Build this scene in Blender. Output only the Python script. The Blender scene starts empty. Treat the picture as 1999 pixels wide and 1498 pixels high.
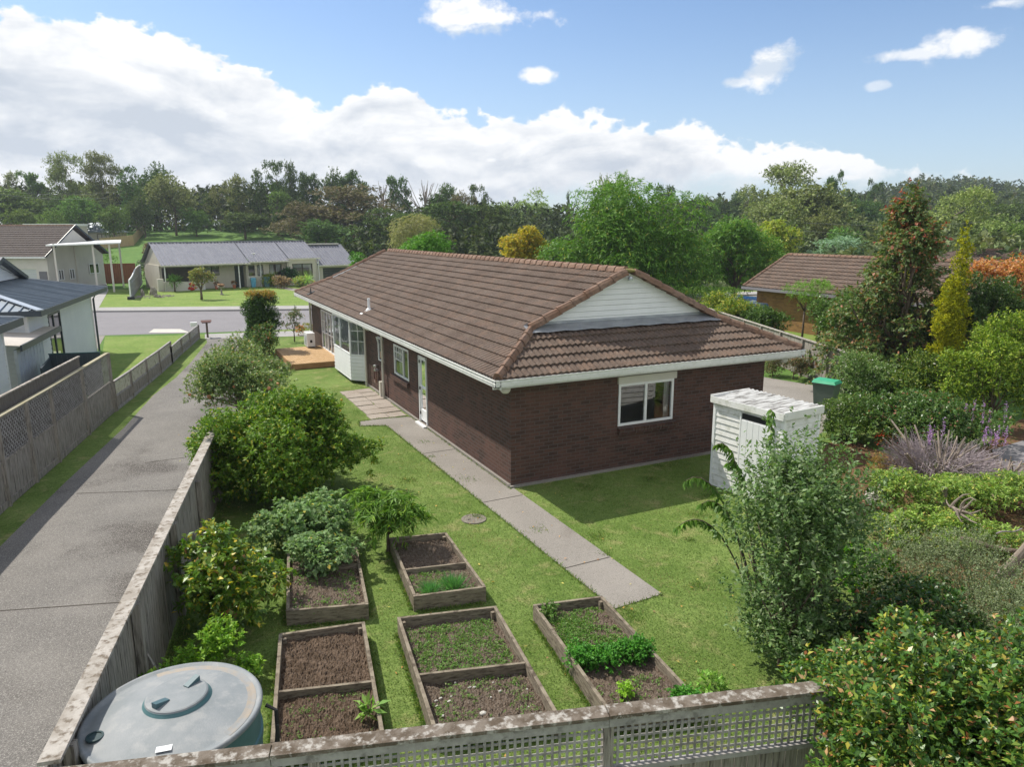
import bpy, math, random
import numpy as np
from mathutils import Matrix, Vector
R = math.radians
random.seed(7)
rng = np.random.default_rng(7)
S = bpy.context.scene
col = S.collection

# ------------------------------------------------------------------ camera
C = np.array([-6.7265, -13.850, 5.6914])
YAW, PITCH, ROLL, F = .454, .211, -.002, 1408.56
fw = np.array([math.sin(YAW)*math.cos(PITCH), math.cos(YAW)*math.cos(PITCH), -math.sin(PITCH)])
_r = np.array([math.cos(YAW), -math.sin(YAW), 0]); _u = np.cross(_r, fw)
rt = math.cos(ROLL)*_r + math.sin(ROLL)*_u; up = -math.sin(ROLL)*_r + math.cos(ROLL)*_u
cd = bpy.data.cameras.new('camera'); cam = bpy.data.objects.new('camera', cd); col.objects.link(cam)
cam.matrix_world = Matrix(((rt[0], up[0], -fw[0], C[0]), (rt[1], up[1], -fw[1], C[1]), (rt[2], up[2], -fw[2], C[2]), (0, 0, 0, 1)))
cd.sensor_width = 36; cd.lens = F/1999*36; cd.clip_end = 6000; cd.clip_start = .1
S.camera = cam

# ------------------------------------------------------------------ world, sun, exposure
SUN = np.array([-.95, 1.6, 2.3]); SUN = SUN/np.linalg.norm(SUN)
SUN_EL = math.asin(SUN[2]); SUN_AZ = math.atan2(SUN[0], SUN[1])
S.view_settings.view_transform = 'Standard'; S.view_settings.look = 'None'
S.view_settings.exposure = .36; S.view_settings.gamma = 1; S.view_settings.use_curve_mapping = False
S.cycles.use_denoising = True
S.cycles.max_bounces = 8; S.cycles.transparent_max_bounces = 16
sd = bpy.data.lights.new('sun', 'SUN'); sun = bpy.data.objects.new('sun', sd); col.objects.link(sun)
sd.energy = 4.05; sd.angle = R(.5); sd.color = (1, .94, .84)
sun.rotation_euler = Vector(SUN).to_track_quat('Z', 'Y').to_euler(); sun.location = (0, 0, 40)

class NT:
    """small helper to write node trees"""
    def __init__(s, tree): s.t = tree; s.n = tree.nodes; s.l = tree.links
    def new(s, typ, ins=None, **kw):
        n = s.n.new(typ)
        for k, v in kw.items(): setattr(n, k, v)
        for k, v in (ins or {}).items(): s.set(n, k, v)
        return n
    def set(s, n, k, v):
        i = n.inputs[k]
        if isinstance(v, bpy.types.NodeSocket): s.l.new(v, i)
        elif isinstance(v, bpy.types.Node): s.l.new(v.outputs[0], i)
        else:
            if isinstance(v, tuple) and len(v) == 3 and i.type == 'RGBA': v = v+(1,)
            i.default_value = v
    def m(s, op, a, b=0.0, c=None, clamp=False):
        n = s.n.new('ShaderNodeMath'); n.operation = op; n.use_clamp = clamp
        s.set(n, 0, a); s.set(n, 1, b)
        if c is not None: s.set(n, 2, c)
        return n.outputs[0]
    def ss(s, x, a, b):
        n = s.n.new('ShaderNodeMapRange'); n.interpolation_type = 'SMOOTHSTEP'
        s.set(n, 0, x); s.set(n, 1, a); s.set(n, 2, b); return n.outputs[0]
    def mix(s, f, a, b, blend='MIX'):
        n = s.n.new('ShaderNodeMix'); n.data_type = 'RGBA'; n.blend_type = blend
        s.set(n, 0, f); s.set(n, 6, a); s.set(n, 7, b); return n.outputs[2]
    def noise(s, vec, scale, detail=4, rough=.55, dist=0.0):
        n = s.n.new('ShaderNodeTexNoise'); s.l.new(vec, n.inputs['Vector']) if vec is not None else None
        n.inputs['Scale'].default_value = scale; n.inputs['Detail'].default_value = detail
        n.inputs['Roughness'].default_value = rough; n.inputs['Distortion'].default_value = dist
        return n.outputs[0]
    def scale(s, vec, sc, off=(0, 0, 0)):
        n = s.n.new('ShaderNodeMapping'); s.l.new(vec, n.inputs[0]); n.inputs['Scale'].default_value = sc
        n.inputs['Location'].default_value = off; return n.outputs[0]

def ray(x, y): return fw+(x-999.5)/F*rt-(y-749)/F*up
def azel(x, y):
    d = ray(x, y); d = d/np.linalg.norm(d); return math.atan2(d[0], d[1]), math.asin(d[2])

W = bpy.data.worlds.new('World'); S.world = W; W.use_nodes = True
def build_world():
    t = NT(W.node_tree); t.n.clear()
    sky = t.new('ShaderNodeTexSky', sky_type='NISHITA', sun_disc=False, sun_elevation=SUN_EL, sun_rotation=SUN_AZ % (2*math.pi),
                altitude=50, air_density=1.0, dust_density=.6, ozone_density=2.0)
    tc = t.new('ShaderNodeTexCoord'); g = tc.outputs['Generated']
    sx = t.new('ShaderNodeSeparateXYZ', {0: g})
    az = t.m('ARCTAN2', sx.outputs[0], sx.outputs[1]); el = t.m('ARCSINE', sx.outputs[2])
    A0, A1, E = azel(-300, 400)[0], azel(2300, 400)[0], .55
    u = t.m('DIVIDE', t.m('SUBTRACT', az, A0), A1-A0)
    def curve(pts):
        n = t.new('ShaderNodeFloatCurve'); c = n.mapping.curves[0]
        q = sorted([((a-A0)/(A1-A0), e/E) for a, e in (azel(*p) for p in pts)])
        q = [(0, q[0][1])]+[p for p in q if 0 < p[0] < 1]+[(1, q[-1][1])]
        c.points[0].location = q[0]; c.points[1].location = q[-1]
        for p in q[1:-1]: c.points.new(*p)
        n.mapping.update(); t.set(n, 'Value', u)
        return t.m('MULTIPLY', n.outputs[0], E)
    top = curve([(-200, 20), (0, 40), (100, 50), (230, 80), (330, 90), (420, 132), (520, 172), (580, 204), (640, 216), (700, 204), (800, 210), (900, 236), (1000, 248), (1130, 241), (1250, 271), (1340, 262), (1420, 300), (1520, 310), (1620, 306), (1700, 320), (1745, 345), (1790, 365), (2200, 380)])
    bot = curve([(-200, 446), (800, 446), (980, 400), (1100, 366), (1200, 352), (1400, 350), (1600, 346), (1700, 340), (1740, 330), (1790, 325), (2200, 300)])
    p = t.scale(g, (1, 1, 1.45))
    wob = t.m('SUBTRACT', t.noise(p, 9, 9, .62), .5)
    fine = t.m('SUBTRACT', t.noise(p, 26, 6, .6), .5)
    bil = t.m('SUBTRACT', .16, t.m('ABSOLUTE', t.m('SUBTRACT', t.noise(p, 13, 5, .5), .5))); bil2 = t.m('SUBTRACT', .13, t.m('ABSOLUTE', t.m('SUBTRACT', t.noise(p, 37, 4, .5), .5)))
    w2 = t.m('ADD', t.m('ADD', t.m('MULTIPLY', wob, .05), t.m('MULTIPLY', bil, .13)), t.m('MULTIPLY', bil2, .05))
    dt = t.m('ADD', t.m('SUBTRACT', top, el), w2)
    db = t.m('ADD', t.m('SUBTRACT', el, bot), t.m('MULTIPLY', w2, .6))
    bank = t.m('MULTIPLY', t.ss(dt, -.001, .009), t.ss(db, -.012, .02))
    # light and shade inside the bank
    p2 = t.scale(g, (1, 1, 2.4), (0, 0, .05))
    lump = t.noise(p2, 6.5, 8, .58, .3)
    lump2 = t.noise(t.scale(g, (1, 1, 2.4), (.0, .0, .09)), 6.5, 8, .58, .3)
    rel = t.m('ADD', t.m('MULTIPLY', t.m('SUBTRACT', lump, lump2), 2.0), t.m('MULTIPLY', bil, 1.1))
    edge = t.m('SUBTRACT', 1.0, t.ss(dt, .0, .085))
    low = t.ss(t.m('SUBTRACT', .085, el), 0, .06)
    lit = t.m('ADD', t.m('ADD', t.m('MULTIPLY', edge, .75), rel), t.m('MULTIPLY', t.m('SUBTRACT', lump, .47), 1.7))
    lit = t.m('ADD', lit, t.m('MULTIPLY', low, .18))
    lit = t.m('ADD', lit, .16, clamp=True)
    ccol = t.mix(lit, (4.5, 4.95, 5.6), (7.8, 7.85, 7.9))
    skyc = t.mix(1.0, sky, (.92, .99, 1.08), 'MULTIPLY')
    skyc = t.mix(t.m('MULTIPLY', t.ss(el, .30, 0.0), .42), skyc, (4.9, 5.9, 7.1))
    out = t.mix(bank, skyc, ccol)
    # small separate clouds
    cm = None
    for (x, y, rx, ry, tilt, dens) in [(955, 32, 128, 36, 0, 1.15), (1050, 148, 38, 15, 0, 1.0), (1500, 128, 62, 34, -.55, 1.0), (1445, 160, 40, 12, 0, .8), (1880, 78, 80, 30, -.12, .95), (1795, 104, 66, 13, 0, .8),
                                (1960, 6, 60, 16, 0, .8), (835, 318, 40, 13, 0, .7), (1330, 425, 60, 14, 0, .0), (1660, 347, 30, 8, 0, .8), (1716, 168, 24, 9, 0, .5), (960, 312, 14, 5, 0, .8)]:
        a, e = azel(x, y); dx = t.m('SUBTRACT', az, a); dy = t.m('SUBTRACT', el, e)
        ct, st = math.cos(-tilt), math.sin(-tilt)
        X = t.m('DIVIDE', t.m('ADD', t.m('MULTIPLY', dx, ct), t.m('MULTIPLY', dy, st)), rx/F)
        Y = t.m('DIVIDE', t.m('SUBTRACT', t.m('MULTIPLY', dy, ct), t.m('MULTIPLY', dx, st)), ry/F)
        d = t.m('SUBTRACT', 1.0, t.m('SQRT', t.m('ADD', t.m('POWER', X, 2.0), t.m('POWER', Y, 2.0))))
        d = t.m('ADD', d, t.m('ADD', t.m('MULTIPLY', wob, 2.6), t.m('MULTIPLY', fine, 1.7)))
        k = t.m('MULTIPLY', t.ss(d, .02, .65), dens, clamp=True)
        cm = k if cm is None else t.m('MAXIMUM', cm, k)
    out = t.mix(cm, out, t.mix(t.ss(t.m('ADD', rel, lump), .25, .6), (5.0, 5.7, 6.6), (7.7, 7.75, 7.8)))
    # broken bright cumulus added out of view as fill light for shaded sides
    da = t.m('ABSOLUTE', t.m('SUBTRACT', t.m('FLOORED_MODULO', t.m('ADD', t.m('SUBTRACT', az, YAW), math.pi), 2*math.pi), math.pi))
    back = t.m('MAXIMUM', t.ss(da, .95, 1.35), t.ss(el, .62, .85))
    fill_cum = t.m('MULTIPLY', t.ss(t.noise(t.scale(g, (1, 1, 1.8)), 3.2, 7, .55), .42, .5), t.ss(el, .02, .08))
    out = t.mix(t.m('MULTIPLY', back, fill_cum), out, t.mix(t.ss(el, .35, .75), (9.5, 9.3, 9.0), (5.5, 5.6, 5.7)))
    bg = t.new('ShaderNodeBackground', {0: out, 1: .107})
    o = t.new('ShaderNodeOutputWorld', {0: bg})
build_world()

# ------------------------------------------------------------------ pixel -> place on the ground (photo measurements)
def PL(x, y, o, n):
    d = ray(x, y); o = np.array(o, float); n = np.array(n, float)
    return C+((o-C)@n/(d@n))*d
def G(x, y, z=0.0): return PL(x, y, (0, 0, z), (0, 0, 1))
FH = np.array([math.sin(YAW), math.cos(YAW)]); RH = np.array([math.cos(YAW), -math.sin(YAW)])
def DP(px, depth, z=0.0):
    """ground position seen in photo column px at horizontal distance depth"""
    zc = depth*math.cos(PITCH)+(C[2]-z)*math.sin(PITCH)
    q = C[:2]+FH*depth+RH*((px-999.5)/F*zc)
    return np.array([q[0], q[1], z])
def ZP(py, depth): return C[2]-depth*math.tan(PITCH+math.atan((py-749)/F))
def depth_of(P): return float((np.array(P[:2])-C[:2])@FH)

# ------------------------------------------------------------------ object helpers
BASE = {}
def tag(o, label=None, cat=None, group=None, kind=None):
    if label: o['label'] = label
    if cat: o['category'] = cat
    if group: o['group'] = group
    if kind: o['kind'] = kind
    return o
def thing(name, label, cat, loc, group=None):
    o = bpy.data.objects.new(name, None); o.empty_display_size = .2; col.objects.link(o)
    o.location = tuple(float(v) for v in loc); BASE[o] = np.array(loc, float)
    return tag(o, label, cat, group)
def link_mesh(name, me, parent=None, loc=(0, 0, 0)):
    o = bpy.data.objects.new(name, me); col.objects.link(o)
    if parent is not None: o.parent = parent; BASE[o] = BASE[parent]
    else: o.location = tuple(float(v) for v in loc); BASE[o] = np.array(loc, float)
    return o

class MB:
    def __init__(s): s.v = []; s.f = []
    def add(s, vs, fs):
        b = len(s.v); s.v += [tuple(map(float, p)) for p in vs]; s.f += [tuple(i+b for i in f) for f in fs]
    def quad(s, a, b, c, d): s.add([a, b, c, d], [(0, 1, 2, 3)])
    def obox(s, o, a, b, c):
        o, a, b, c = (np.array(q, float) for q in (o, a, b, c))
        if np.dot(np.cross(a, b), c) < 0: a, b = b, a
        P = [o, o+a, o+a+b, o+b, o+c, o+a+c, o+a+b+c, o+b+c]
        s.add(P, [(0, 3, 2, 1), (4, 5, 6, 7), (0, 1, 5, 4), (1, 2, 6, 5), (2, 3, 7, 6), (3, 0, 4, 7)])
    def box(s, x0, y0, z0, x1, y1, z1): s.obox((x0, y0, z0), (x1-x0, 0, 0), (0, y1-y0, 0), (0, 0, z1-z0))
    def beam(s, p, q, w, h, upv=(0, 0, 1)):
        """box along p->q, width w (sideways) height h (along upv), p,q on the centre line"""
        p = np.array(p, float); q = np.array(q, float); d = q-p; L = np.linalg.norm(d); d = d/L
        sd_ = np.cross(d, upv); sd_ = sd_/np.linalg.norm(sd_); uu = np.cross(sd_, d)
        s.obox(p-sd_*w/2-uu*h/2, d*L, sd_*w, uu*h)
    def tube(s, pts, rad, n=7, cap=True):
        pts = [np.array(p, float) for p in pts]; rings = []
        for i, p in enumerate(pts):
            d = pts[min(i+1, len(pts)-1)]-pts[max(i-1, 0)]; d = d/(np.linalg.norm(d)+1e-9)
            a = np.cross(d, (0, 0, 1.0)) if abs(d[2]) < .95 else np.cross(d, (1.0, 0, 0)); a = a/np.linalg.norm(a); b = np.cross(a, d)
            r = rad[i] if hasattr(rad, '__len__') else rad
            rings.append([p+r*(math.cos(2*math.pi*k/n)*a+math.sin(2*math.pi*k/n)*b) for k in range(n)])
        vs = [q for rr in rings for q in rr]; fs = []
        for i in range(len(pts)-1):
            for k in range(n):
                fs.append((i*n+k, (i+1)*n+k, (i+1)*n+(k+1) % n, i*n+(k+1) % n))
        if cap: fs += [tuple(range(n)), tuple(range(len(vs)-1, len(vs)-n-1, -1))]
        s.add(vs, fs)
    def lathe(s, o, prof, n=48, up_=(0, 0, 1)):
        o = np.array(o, float); vs = []; fs = []
        for (r, z) in prof:
            for k in range(n): vs.append(o+np.array([r*math.cos(2*math.pi*k/n), r*math.sin(2*math.pi*k/n), z]))
        for i in range(len(prof)-1):
            for k in range(n): fs.append((i*n+k, i*n+(k+1) % n, (i+1)*n+(k+1) % n, (i+1)*n+k))
        if prof[-1][0] > 1e-4: fs.append(tuple((len(prof)-1)*n+k for k in range(n)))
        s.add(vs, fs)
    def blob(s, c, r, seed=0, n=10, amp=.15):
        c = np.array(c, float); r = np.array(r if hasattr(r, '__len__') else (r, r, r), float)
        rg = np.random.default_rng(seed); ph = rg.uniform(0, 6.28, 6); vs = []; m = n//2+1
        for i in range(m+1):
            th = math.pi*i/m
            for k in range(n):
                f = 2*math.pi*k/n; a = 1+amp*(math.sin(2*f+ph[0]+th)+math.sin(3*th+ph[1]-f)+.6*math.sin(5*f+ph[2]+2*th))/2
                vs.append(c+r*a*np.array([math.sin(th)*math.cos(f), math.sin(th)*math.sin(f), math.cos(th)]))
        fs = [(i*n+k, i*n+(k+1) % n, (i+1)*n+(k+1) % n, (i+1)*n+k)[::-1] for i in range(m) for k in range(n)]
        s.add(vs, fs)
    def build(s, name, mat, parent=None, loc=(0, 0, 0), smooth=False):
        b = BASE[parent] if parent is not None else np.array(loc, float)
        me = bpy.data.meshes.new(name); me.from_pydata([tuple(np.array(p)-b) for p in s.v], [], s.f); me.materials.append(mat); me.update()
        if smooth: me.polygons.foreach_set('use_smooth', [True]*len(me.polygons))
        return link_mesh(name, me, parent, loc)
def struct(name, mb, mat, loc=(0, 0, 0)): return tag(mb.build(name, mat, None, loc), kind='structure')
def sheet(poly, z):
    m = MB(); m.add([(p[0], p[1], z) for p in poly], [tuple(range(len(poly)))]); return m
def pix_sheet(pix, z): return sheet([G(x, y, z) for x, y in pix], z)

# ------------------------------------------------------------------ materials
MATS = {}
def mat(name, c, c2=None, scale=4, rough=.75, bump=0.0, bscale=None, stretch=(1, 1, 1), spec=.35, metal=0, c3=None, s3=30, f3=.5, thr=(.35, .65), coat=0, dist=.01):
    if name in MATS: return MATS[name]
    m = bpy.data.materials.new(name); m.use_nodes = True; t = NT(m.node_tree); b = t.n['Principled BSDF']
    tc = t.new('ShaderNodeTexCoord'); v = t.scale(tc.outputs['Object'], stretch)
    out = None
    if c2 is not None:
        n = t.noise(v, scale, 6, .6); out = t.mix(t.ss(n, *thr), c, c2)
    if c3 is not None:
        n3 = t.noise(v, s3, 5, .65); out = t.mix(t.m('MULTIPLY', t.ss(n3, .48, .66), f3), out if out else c, c3)
    t.set(b, 'Base Color', out if out is not None else c)
    b.inputs['Roughness'].default_value = rough; b.inputs['Specular IOR Level'].default_value = spec; b.inputs['Metallic'].default_value = metal
    b.inputs['Coat Weight'].default_value = coat
    if bump:
        bn = t.new('ShaderNodeBump', {'Height': t.noise(v, bscale or scale*4, 6, .65), 'Strength': bump, 'Distance': dist})
        t.set(b, 'Normal', bn)
    MATS[name] = m; return m
def leafmat(name, rough=.5, spec=.35, trans=.25, hue=None, rnd=.0):
    if name in MATS: return MATS[name]
    m = bpy.data.materials.new(name); m.use_nodes = True; t = NT(m.node_tree); b = t.n['Principled BSDF']
    at = t.new('ShaderNodeAttribute', attribute_name='tint'); c = at.outputs['Color']
    if rnd:
        oi = t.new('ShaderNodeObjectInfo'); hs = t.new('ShaderNodeHueSaturation', {'Hue': t.m('ADD', .5-rnd*.06, t.m('MULTIPLY', oi.outputs['Random'], rnd*.12)), 'Value': t.m('ADD', 1-rnd*.4, t.m('MULTIPLY', oi.outputs['Random'], rnd*.8)), 'Color': c}); c = hs.outputs[0]
    t.set(b, 'Base Color', c); b.inputs['Roughness'].default_value = rough; b.inputs['Specular IOR Level'].default_value = spec
    tr = t.new('ShaderNodeBsdfTranslucent', {'Color': t.mix(1.0, c, (1.25, 1.35, .6), 'MULTIPLY')})
    mx = t.new('ShaderNodeMixShader', {0: trans, 1: b.outputs[0], 2: tr.outputs[0]})
    t.set(t.n['Material Output'], 'Surface', mx); MATS[name] = m; return m
def glassmat():
    m = bpy.data.materials.new('window_glass'); m.use_nodes = True; t = NT(m.node_tree)
    fr = t.new('ShaderNodeFresnel', {'IOR': 1.75}); gl = t.new('ShaderNodeBsdfGlossy', {'Roughness': .02, 'Color': (.95, .97, 1)})
    tr = t.new('ShaderNodeBsdfTransparent', {'Color': (.86, .89, .89)})
    mx = t.new('ShaderNodeMixShader', {0: t.m('ADD', fr.outputs[0], .06), 1: tr.outputs[0], 2: gl.outputs[0]})
    t.set(t.n['Material Output'], 'Surface', mx); MATS['glass'] = m; return m
GLASS = glassmat()
def brickmat(name, c1, c2, mortar, bw=.24, bh=.086):
    m = bpy.data.materials.new(name); m.use_nodes = True; t = NT(m.node_tree); b = t.n['Principled BSDF']
    geo = t.new('ShaderNodeNewGeometry'); sx = t.new('ShaderNodeSeparateXYZ', {0: geo.outputs['Position']})
    cb = t.new('ShaderNodeCombineXYZ', {0: t.m('ADD', sx.outputs[0], sx.outputs[1]), 1: sx.outputs[2]})
    br = t.new('ShaderNodeTexBrick', {'Vector': cb, 'Color1': c1, 'Color2': c2, 'Mortar': mortar, 'Scale': 1.0, 'Mortar Size': .010, 'Mortar Smooth': .25, 'Bias': 0.0, 'Brick Width': bw, 'Row Height': bh})
    n = t.noise(geo.outputs['Position'], 1.3, 5, .6); n2 = t.noise(geo.outputs['Position'], 40, 4, .7)
    c = t.mix(t.m('MULTIPLY', t.ss(n, .4, .7), .35), br.outputs[0], tuple(v*1.5 for v in c1), 'MIX')
    c = t.mix(.5, c, t.mix(n2, (.55, .55, .55), (1.5, 1.45, 1.4)), 'MULTIPLY')
    t.set(b, 'Base Color', c); b.inputs['Roughness'].default_value = .85; b.inputs['Specular IOR Level'].default_value = .25
    h = t.m('SUBTRACT', t.m('MULTIPLY', n2, .25), br.outputs[1])
    bn = t.new('ShaderNodeBump', {'Height': h, 'Strength': .7, 'Distance': .012}); t.set(b, 'Normal', bn)
    MATS[name] = m; return m
def grassmat(name, a, b_, dry, k=1.0):
    m = bpy.data.materials.new(name); m.use_nodes = True; t = NT(m.node_tree); b = t.n['Principled BSDF']
    geo = t.new('ShaderNodeNewGeometry'); v = geo.outputs['Position']
    c = t.mix(t.ss(t.noise(v, .55, 6, .65), .35, .65), a, b_)
    c = t.mix(t.m('MULTIPLY', t.ss(t.noise(v, 1.7, 7, .7, .4), .5, .72), .75*k), c, dry)
    c = t.mix(.75, c, t.mix(t.ss(t.noise(v, 34, 4, .8), .3, .7), (.45, .5, .42), (1.5, 1.45, 1.5)), 'MULTIPLY')
    c = t.mix(.5, c, t.mix(t.ss(t.noise(v, 7, 3, .7), .3, .7), (.7, .75, .7), (1.25, 1.2, 1.25)), 'MULTIPLY')
    t.set(b, 'Base Color', c); b.inputs['Roughness'].default_value = .9; b.inputs['Specular IOR Level'].default_value = .15
    bn = t.new('ShaderNodeBump', {'Height': t.noise(v, 45, 5, .8), 'Strength': .8, 'Distance': .03}); t.set(b, 'Normal', bn)
    MATS[name] = m; return m
def roadmat(name, a, b_, spk, dark, stain=.5):
    m = bpy.data.materials.new(name); m.use_nodes = True; t = NT(m.node_tree); b = t.n['Principled BSDF']
    geo = t.new('ShaderNodeNewGeometry'); v = geo.outputs['Position']
    c = t.mix(t.ss(t.noise(v, .7, 6, .6), .35, .65), a, b_)
    c = t.mix(t.m('MULTIPLY', t.ss(t.noise(v, .33, 4, .55, .5), .52, .68), stain), c, dark)
    c = t.mix(t.ss(t.noise(v, 60, 3, .8), .5, .62), c, spk)
    c = t.mix(t.m('MULTIPLY', t.ss(t.noise(v, 42, 3, .8), .55, .7), .7), c, tuple(x*.5 for x in dark))
    t.set(b, 'Base Color', c); b.inputs['Roughness'].default_value = .9; b.inputs['Specular IOR Level'].default_value = .2
    bn = t.new('ShaderNodeBump', {'Height': t.noise(v, 70, 4, .8), 'Strength': .5, 'Distance': .01}); t.set(b, 'Normal', bn)
    MATS[name] = m; return m

M_LAWN = grassmat('lawn_grass', (.122, .195, .040), (.185, .262, .068), (.34, .31, .14))
M_VERGE = grassmat('verge_grass', (.16, .25, .05), (.21, .29, .07), (.30, .29, .12), .8)
M_FIELD = grassmat('field_grass', (.085, .18, .035), (.115, .21, .045), (.17, .2, .06), .4)
M_DRIVE = roadmat('drive_concrete', (.150, .142, .133), (.195, .184, .170), (.33, .315, .29), (.07, .062, .057), .95)
M_ROAD = roadmat('road_asphalt', (.215, .205, .215), (.235, .225, .235), (.28, .27, .28), (.18, .17, .18), .3)
M_CONC = roadmat('pale_concrete', (.235, .217, .194), (.285, .262, .235), (.345, .32, .288), (.14, .122, .10), .7)
M_KERB = roadmat('kerb_concrete', (.33, .32, .31), (.38, .37, .36), (.42, .41, .4), (.25, .24, .23), .3)
M_SOIL = mat('garden_soil', (.10, .068, .045), (.17, .12, .085), 9, .95, 1.0, 30, c3=(.28, .22, .17), s3=55, f3=.55, spec=.1, dist=.05)
M_MULCH = mat('bark_mulch', (.16, .085, .05), (.24, .14, .085), 12, .95, 1.0, 40, c3=(.09, .16, .03), s3=6, f3=.5, spec=.1, dist=.04)
M_WHITE = mat('white_paint', (.82, .83, .83), (.77, .78, .78), 2.5, .5, spec=.4)
M_WHITED = mat('weathered_white_paint', (.80, .80, .79), (.70, .70, .66), 2.2, .55, c3=(.34, .36, .26), s3=5, f3=.45, thr=(.3, .7))
M_GUT = mat('gutter_paint', (.74, .745, .71), (.67, .675, .64), 1.3, .5, c3=(.42, .45, .36), s3=9, f3=.3)
M_PVC = mat('cream_pvc', (.58, .55, .48), rough=.5)
M_BRICK = brickmat('dark_brown_brick', (.112, .060, .047), (.060, .037, .031), (.105, .088, .08))
M_BRICKR = brickmat('tan_brick', (.30, .165, .06), (.20, .105, .04), (.20, .15, .09))
M_TILE = None
def tilemat():
    m = bpy.data.materials.new('concrete_roof_tile'); m.use_nodes = True; t = NT(m.node_tree); b = t.n['Principled BSDF']
    geo = t.new('ShaderNodeNewGeometry'); v = geo.outputs['Position']
    c = t.mix(t.ss(t.noise(v, 1.1, 5, .6), .35, .65), (.113, .080, .061), (.150, .111, .088))
    n = t.noise(t.scale(v, (1, 1, 1)), 3.2, 3, .5); c = t.mix(t.m('MULTIPLY', t.ss(n, .5, .65), .45), c, (.21, .135, .095))
    c = t.mix(t.m('MULTIPLY', t.ss(t.noise(v, 14, 6, .75), .54, .68), .5), c, (.27, .25, .22))
    c = t.mix(t.m('MULTIPLY', t.ss(t.noise(t.scale(v, (1, 1, .4)), 17, 5, .8), .5, .66), .7), c, (.05, .037, .03))
    t.set(b, 'Base Color', c); b.inputs['Roughness'].default_value = .85; b.inputs['Specular IOR Level'].default_value = .25
    t.set(b, 'Normal', t.new('ShaderNodeBump', {'Height': t.noise(v, 60, 4, .7), 'Strength': .4, 'Distance': .01}))
    return m
M_TILE = tilemat()
M_CAP = mat('ridge_tile', (.20, .115, .075), (.25, .165, .12), 2.2, .85, .4, 50, c3=(.10, .065, .05), s3=8, f3=.8)
M_CAPM = mat('mossy_ridge_tile', (.21, .19, .05), (.26, .22, .09), 6, .95, .5, 50, c3=(.1, .1, .04), s3=12)
M_LEAD = mat('lead_flashing', (.28, .295, .31), (.40, .415, .43), 3, .5, .4, 8, stretch=(1, 1, 4), c3=(.16, .19, .25), s3=6, metal=.3)
M_WOOD = mat('weathered_fence_wood', (.27, .245, .215), (.38, .35, .31), 7, .9, .7, 40, stretch=(6, 6, .5), c3=(.055, .045, .038), s3=5, f3=.75, spec=.15)
M_WOODL = mat('grey_lattice_wood', (.31, .295, .285), (.40, .385, .37), 9, .9, .4, 50, c3=(.12, .11, .10), s3=7, f3=.6, spec=.15)
M_CAPW = mat('lichened_fence_cap', (.33, .30, .26), (.46, .43, .39), 5, .95, .8, 50, c3=(.13, .10, .07), s3=11, f3=.85, spec=.1)
M_CAPF = mat('mossy_fence_cap', (.105, .082, .06), (.20, .17, .14), 7, .95, 1.0, 40, c3=(.52, .50, .46), s3=11, f3=.75, spec=.1)
M_BED = mat('bed_timber', (.20, .165, .125), (.29, .25, .19), 6, .9, .7, 30, stretch=(1, 1, 5), c3=(.07, .055, .04), s3=7, f3=.8, spec=.15)
M_DECK = mat('pine_decking', (.44, .28, .13), (.54, .36, .19), 5, .7, .3, 40)
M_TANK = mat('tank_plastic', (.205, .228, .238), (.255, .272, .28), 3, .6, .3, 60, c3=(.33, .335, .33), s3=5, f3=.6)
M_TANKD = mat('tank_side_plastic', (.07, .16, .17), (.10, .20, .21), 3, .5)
M_TANKW = mat('tank_stain', (.34, .29, .23), (.27, .28, .28), 7, .6)
M_DARK = mat('dark_interior', (.02, .02, .022), rough=.9)
M_NAVY = mat('navy_steel', (.035, .05, .065), (.045, .06, .075), 3, .4, spec=.5)
M_NROOF = mat('navy_roof_steel', (.13, .165, .20), (.16, .195, .23), 2, .38, spec=.5, metal=.25)
M_GROOF = mat('grey_roof_steel', (.19, .195, .23), (.225, .23, .265), 1.5, .45, spec=.45, metal=.15)
M_CREAM = mat('cream_render', (.50, .47, .40), (.56, .53, .46), .8, .8, .2, 40)
M_CREAM2 = mat('pale_render', (.62, .60, .54), (.56, .54, .49), .7, .8)
M_WB = mat('painted_weatherboard', (.72, .745, .765), (.67, .70, .72), 1.2, .5)
M_CURT = mat('net_curtain', (.78, .79, .78), (.60, .61, .61), 10, .9, stretch=(3, 3, .3))
M_BARK = mat('bark', (.10, .075, .055), (.19, .15, .12), 9, .95, .9, 40, stretch=(2, 2, .5), spec=.1)
M_PALEBARK = mat('pale_bark', (.32, .27, .22), (.22, .18, .15), 6, .9, .5, 30, stretch=(2, 2, .6), spec=.1)
M_TWIG = mat('dry_twigs', (.25, .205, .215), (.37, .32, .33), 12, .9, spec=.1)
M_TERRA = mat('terracotta', (.45, .15, .07), (.38, .13, .07), 6, .8)
M_ROCK = mat('garden_rock', (.22, .19, .17), (.34, .31, .28), 5, .9, .8, 20)
M_GREENBIN = mat('bin_plastic', (.10, .14, .11), (.12, .16, .13), 3, .5)
M_BINLID = mat('green_lid_plastic', (.04, .34, .17), (.06, .40, .22), 3, .4)
M_REDF = mat('red_stained_fence', (.20, .055, .03), (.26, .08, .045), 6, .8, stretch=(3, 3, .4))
M_PINEF = mat('new_pine_fence', (.36, .26, .13), (.42, .31, .17), 3, .8, stretch=(3, 3, .4))
M_STEEL = mat('galvanised_steel', (.42, .44, .46), rough=.35, metal=.8)
M_BLACK = mat('black_rubber', (.03, .03, .03), rough=.7)
M_SHELL = mat('concrete_shell', (.50, .48, .43), (.60, .58, .52), 8, .8, .3, 60)

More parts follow.
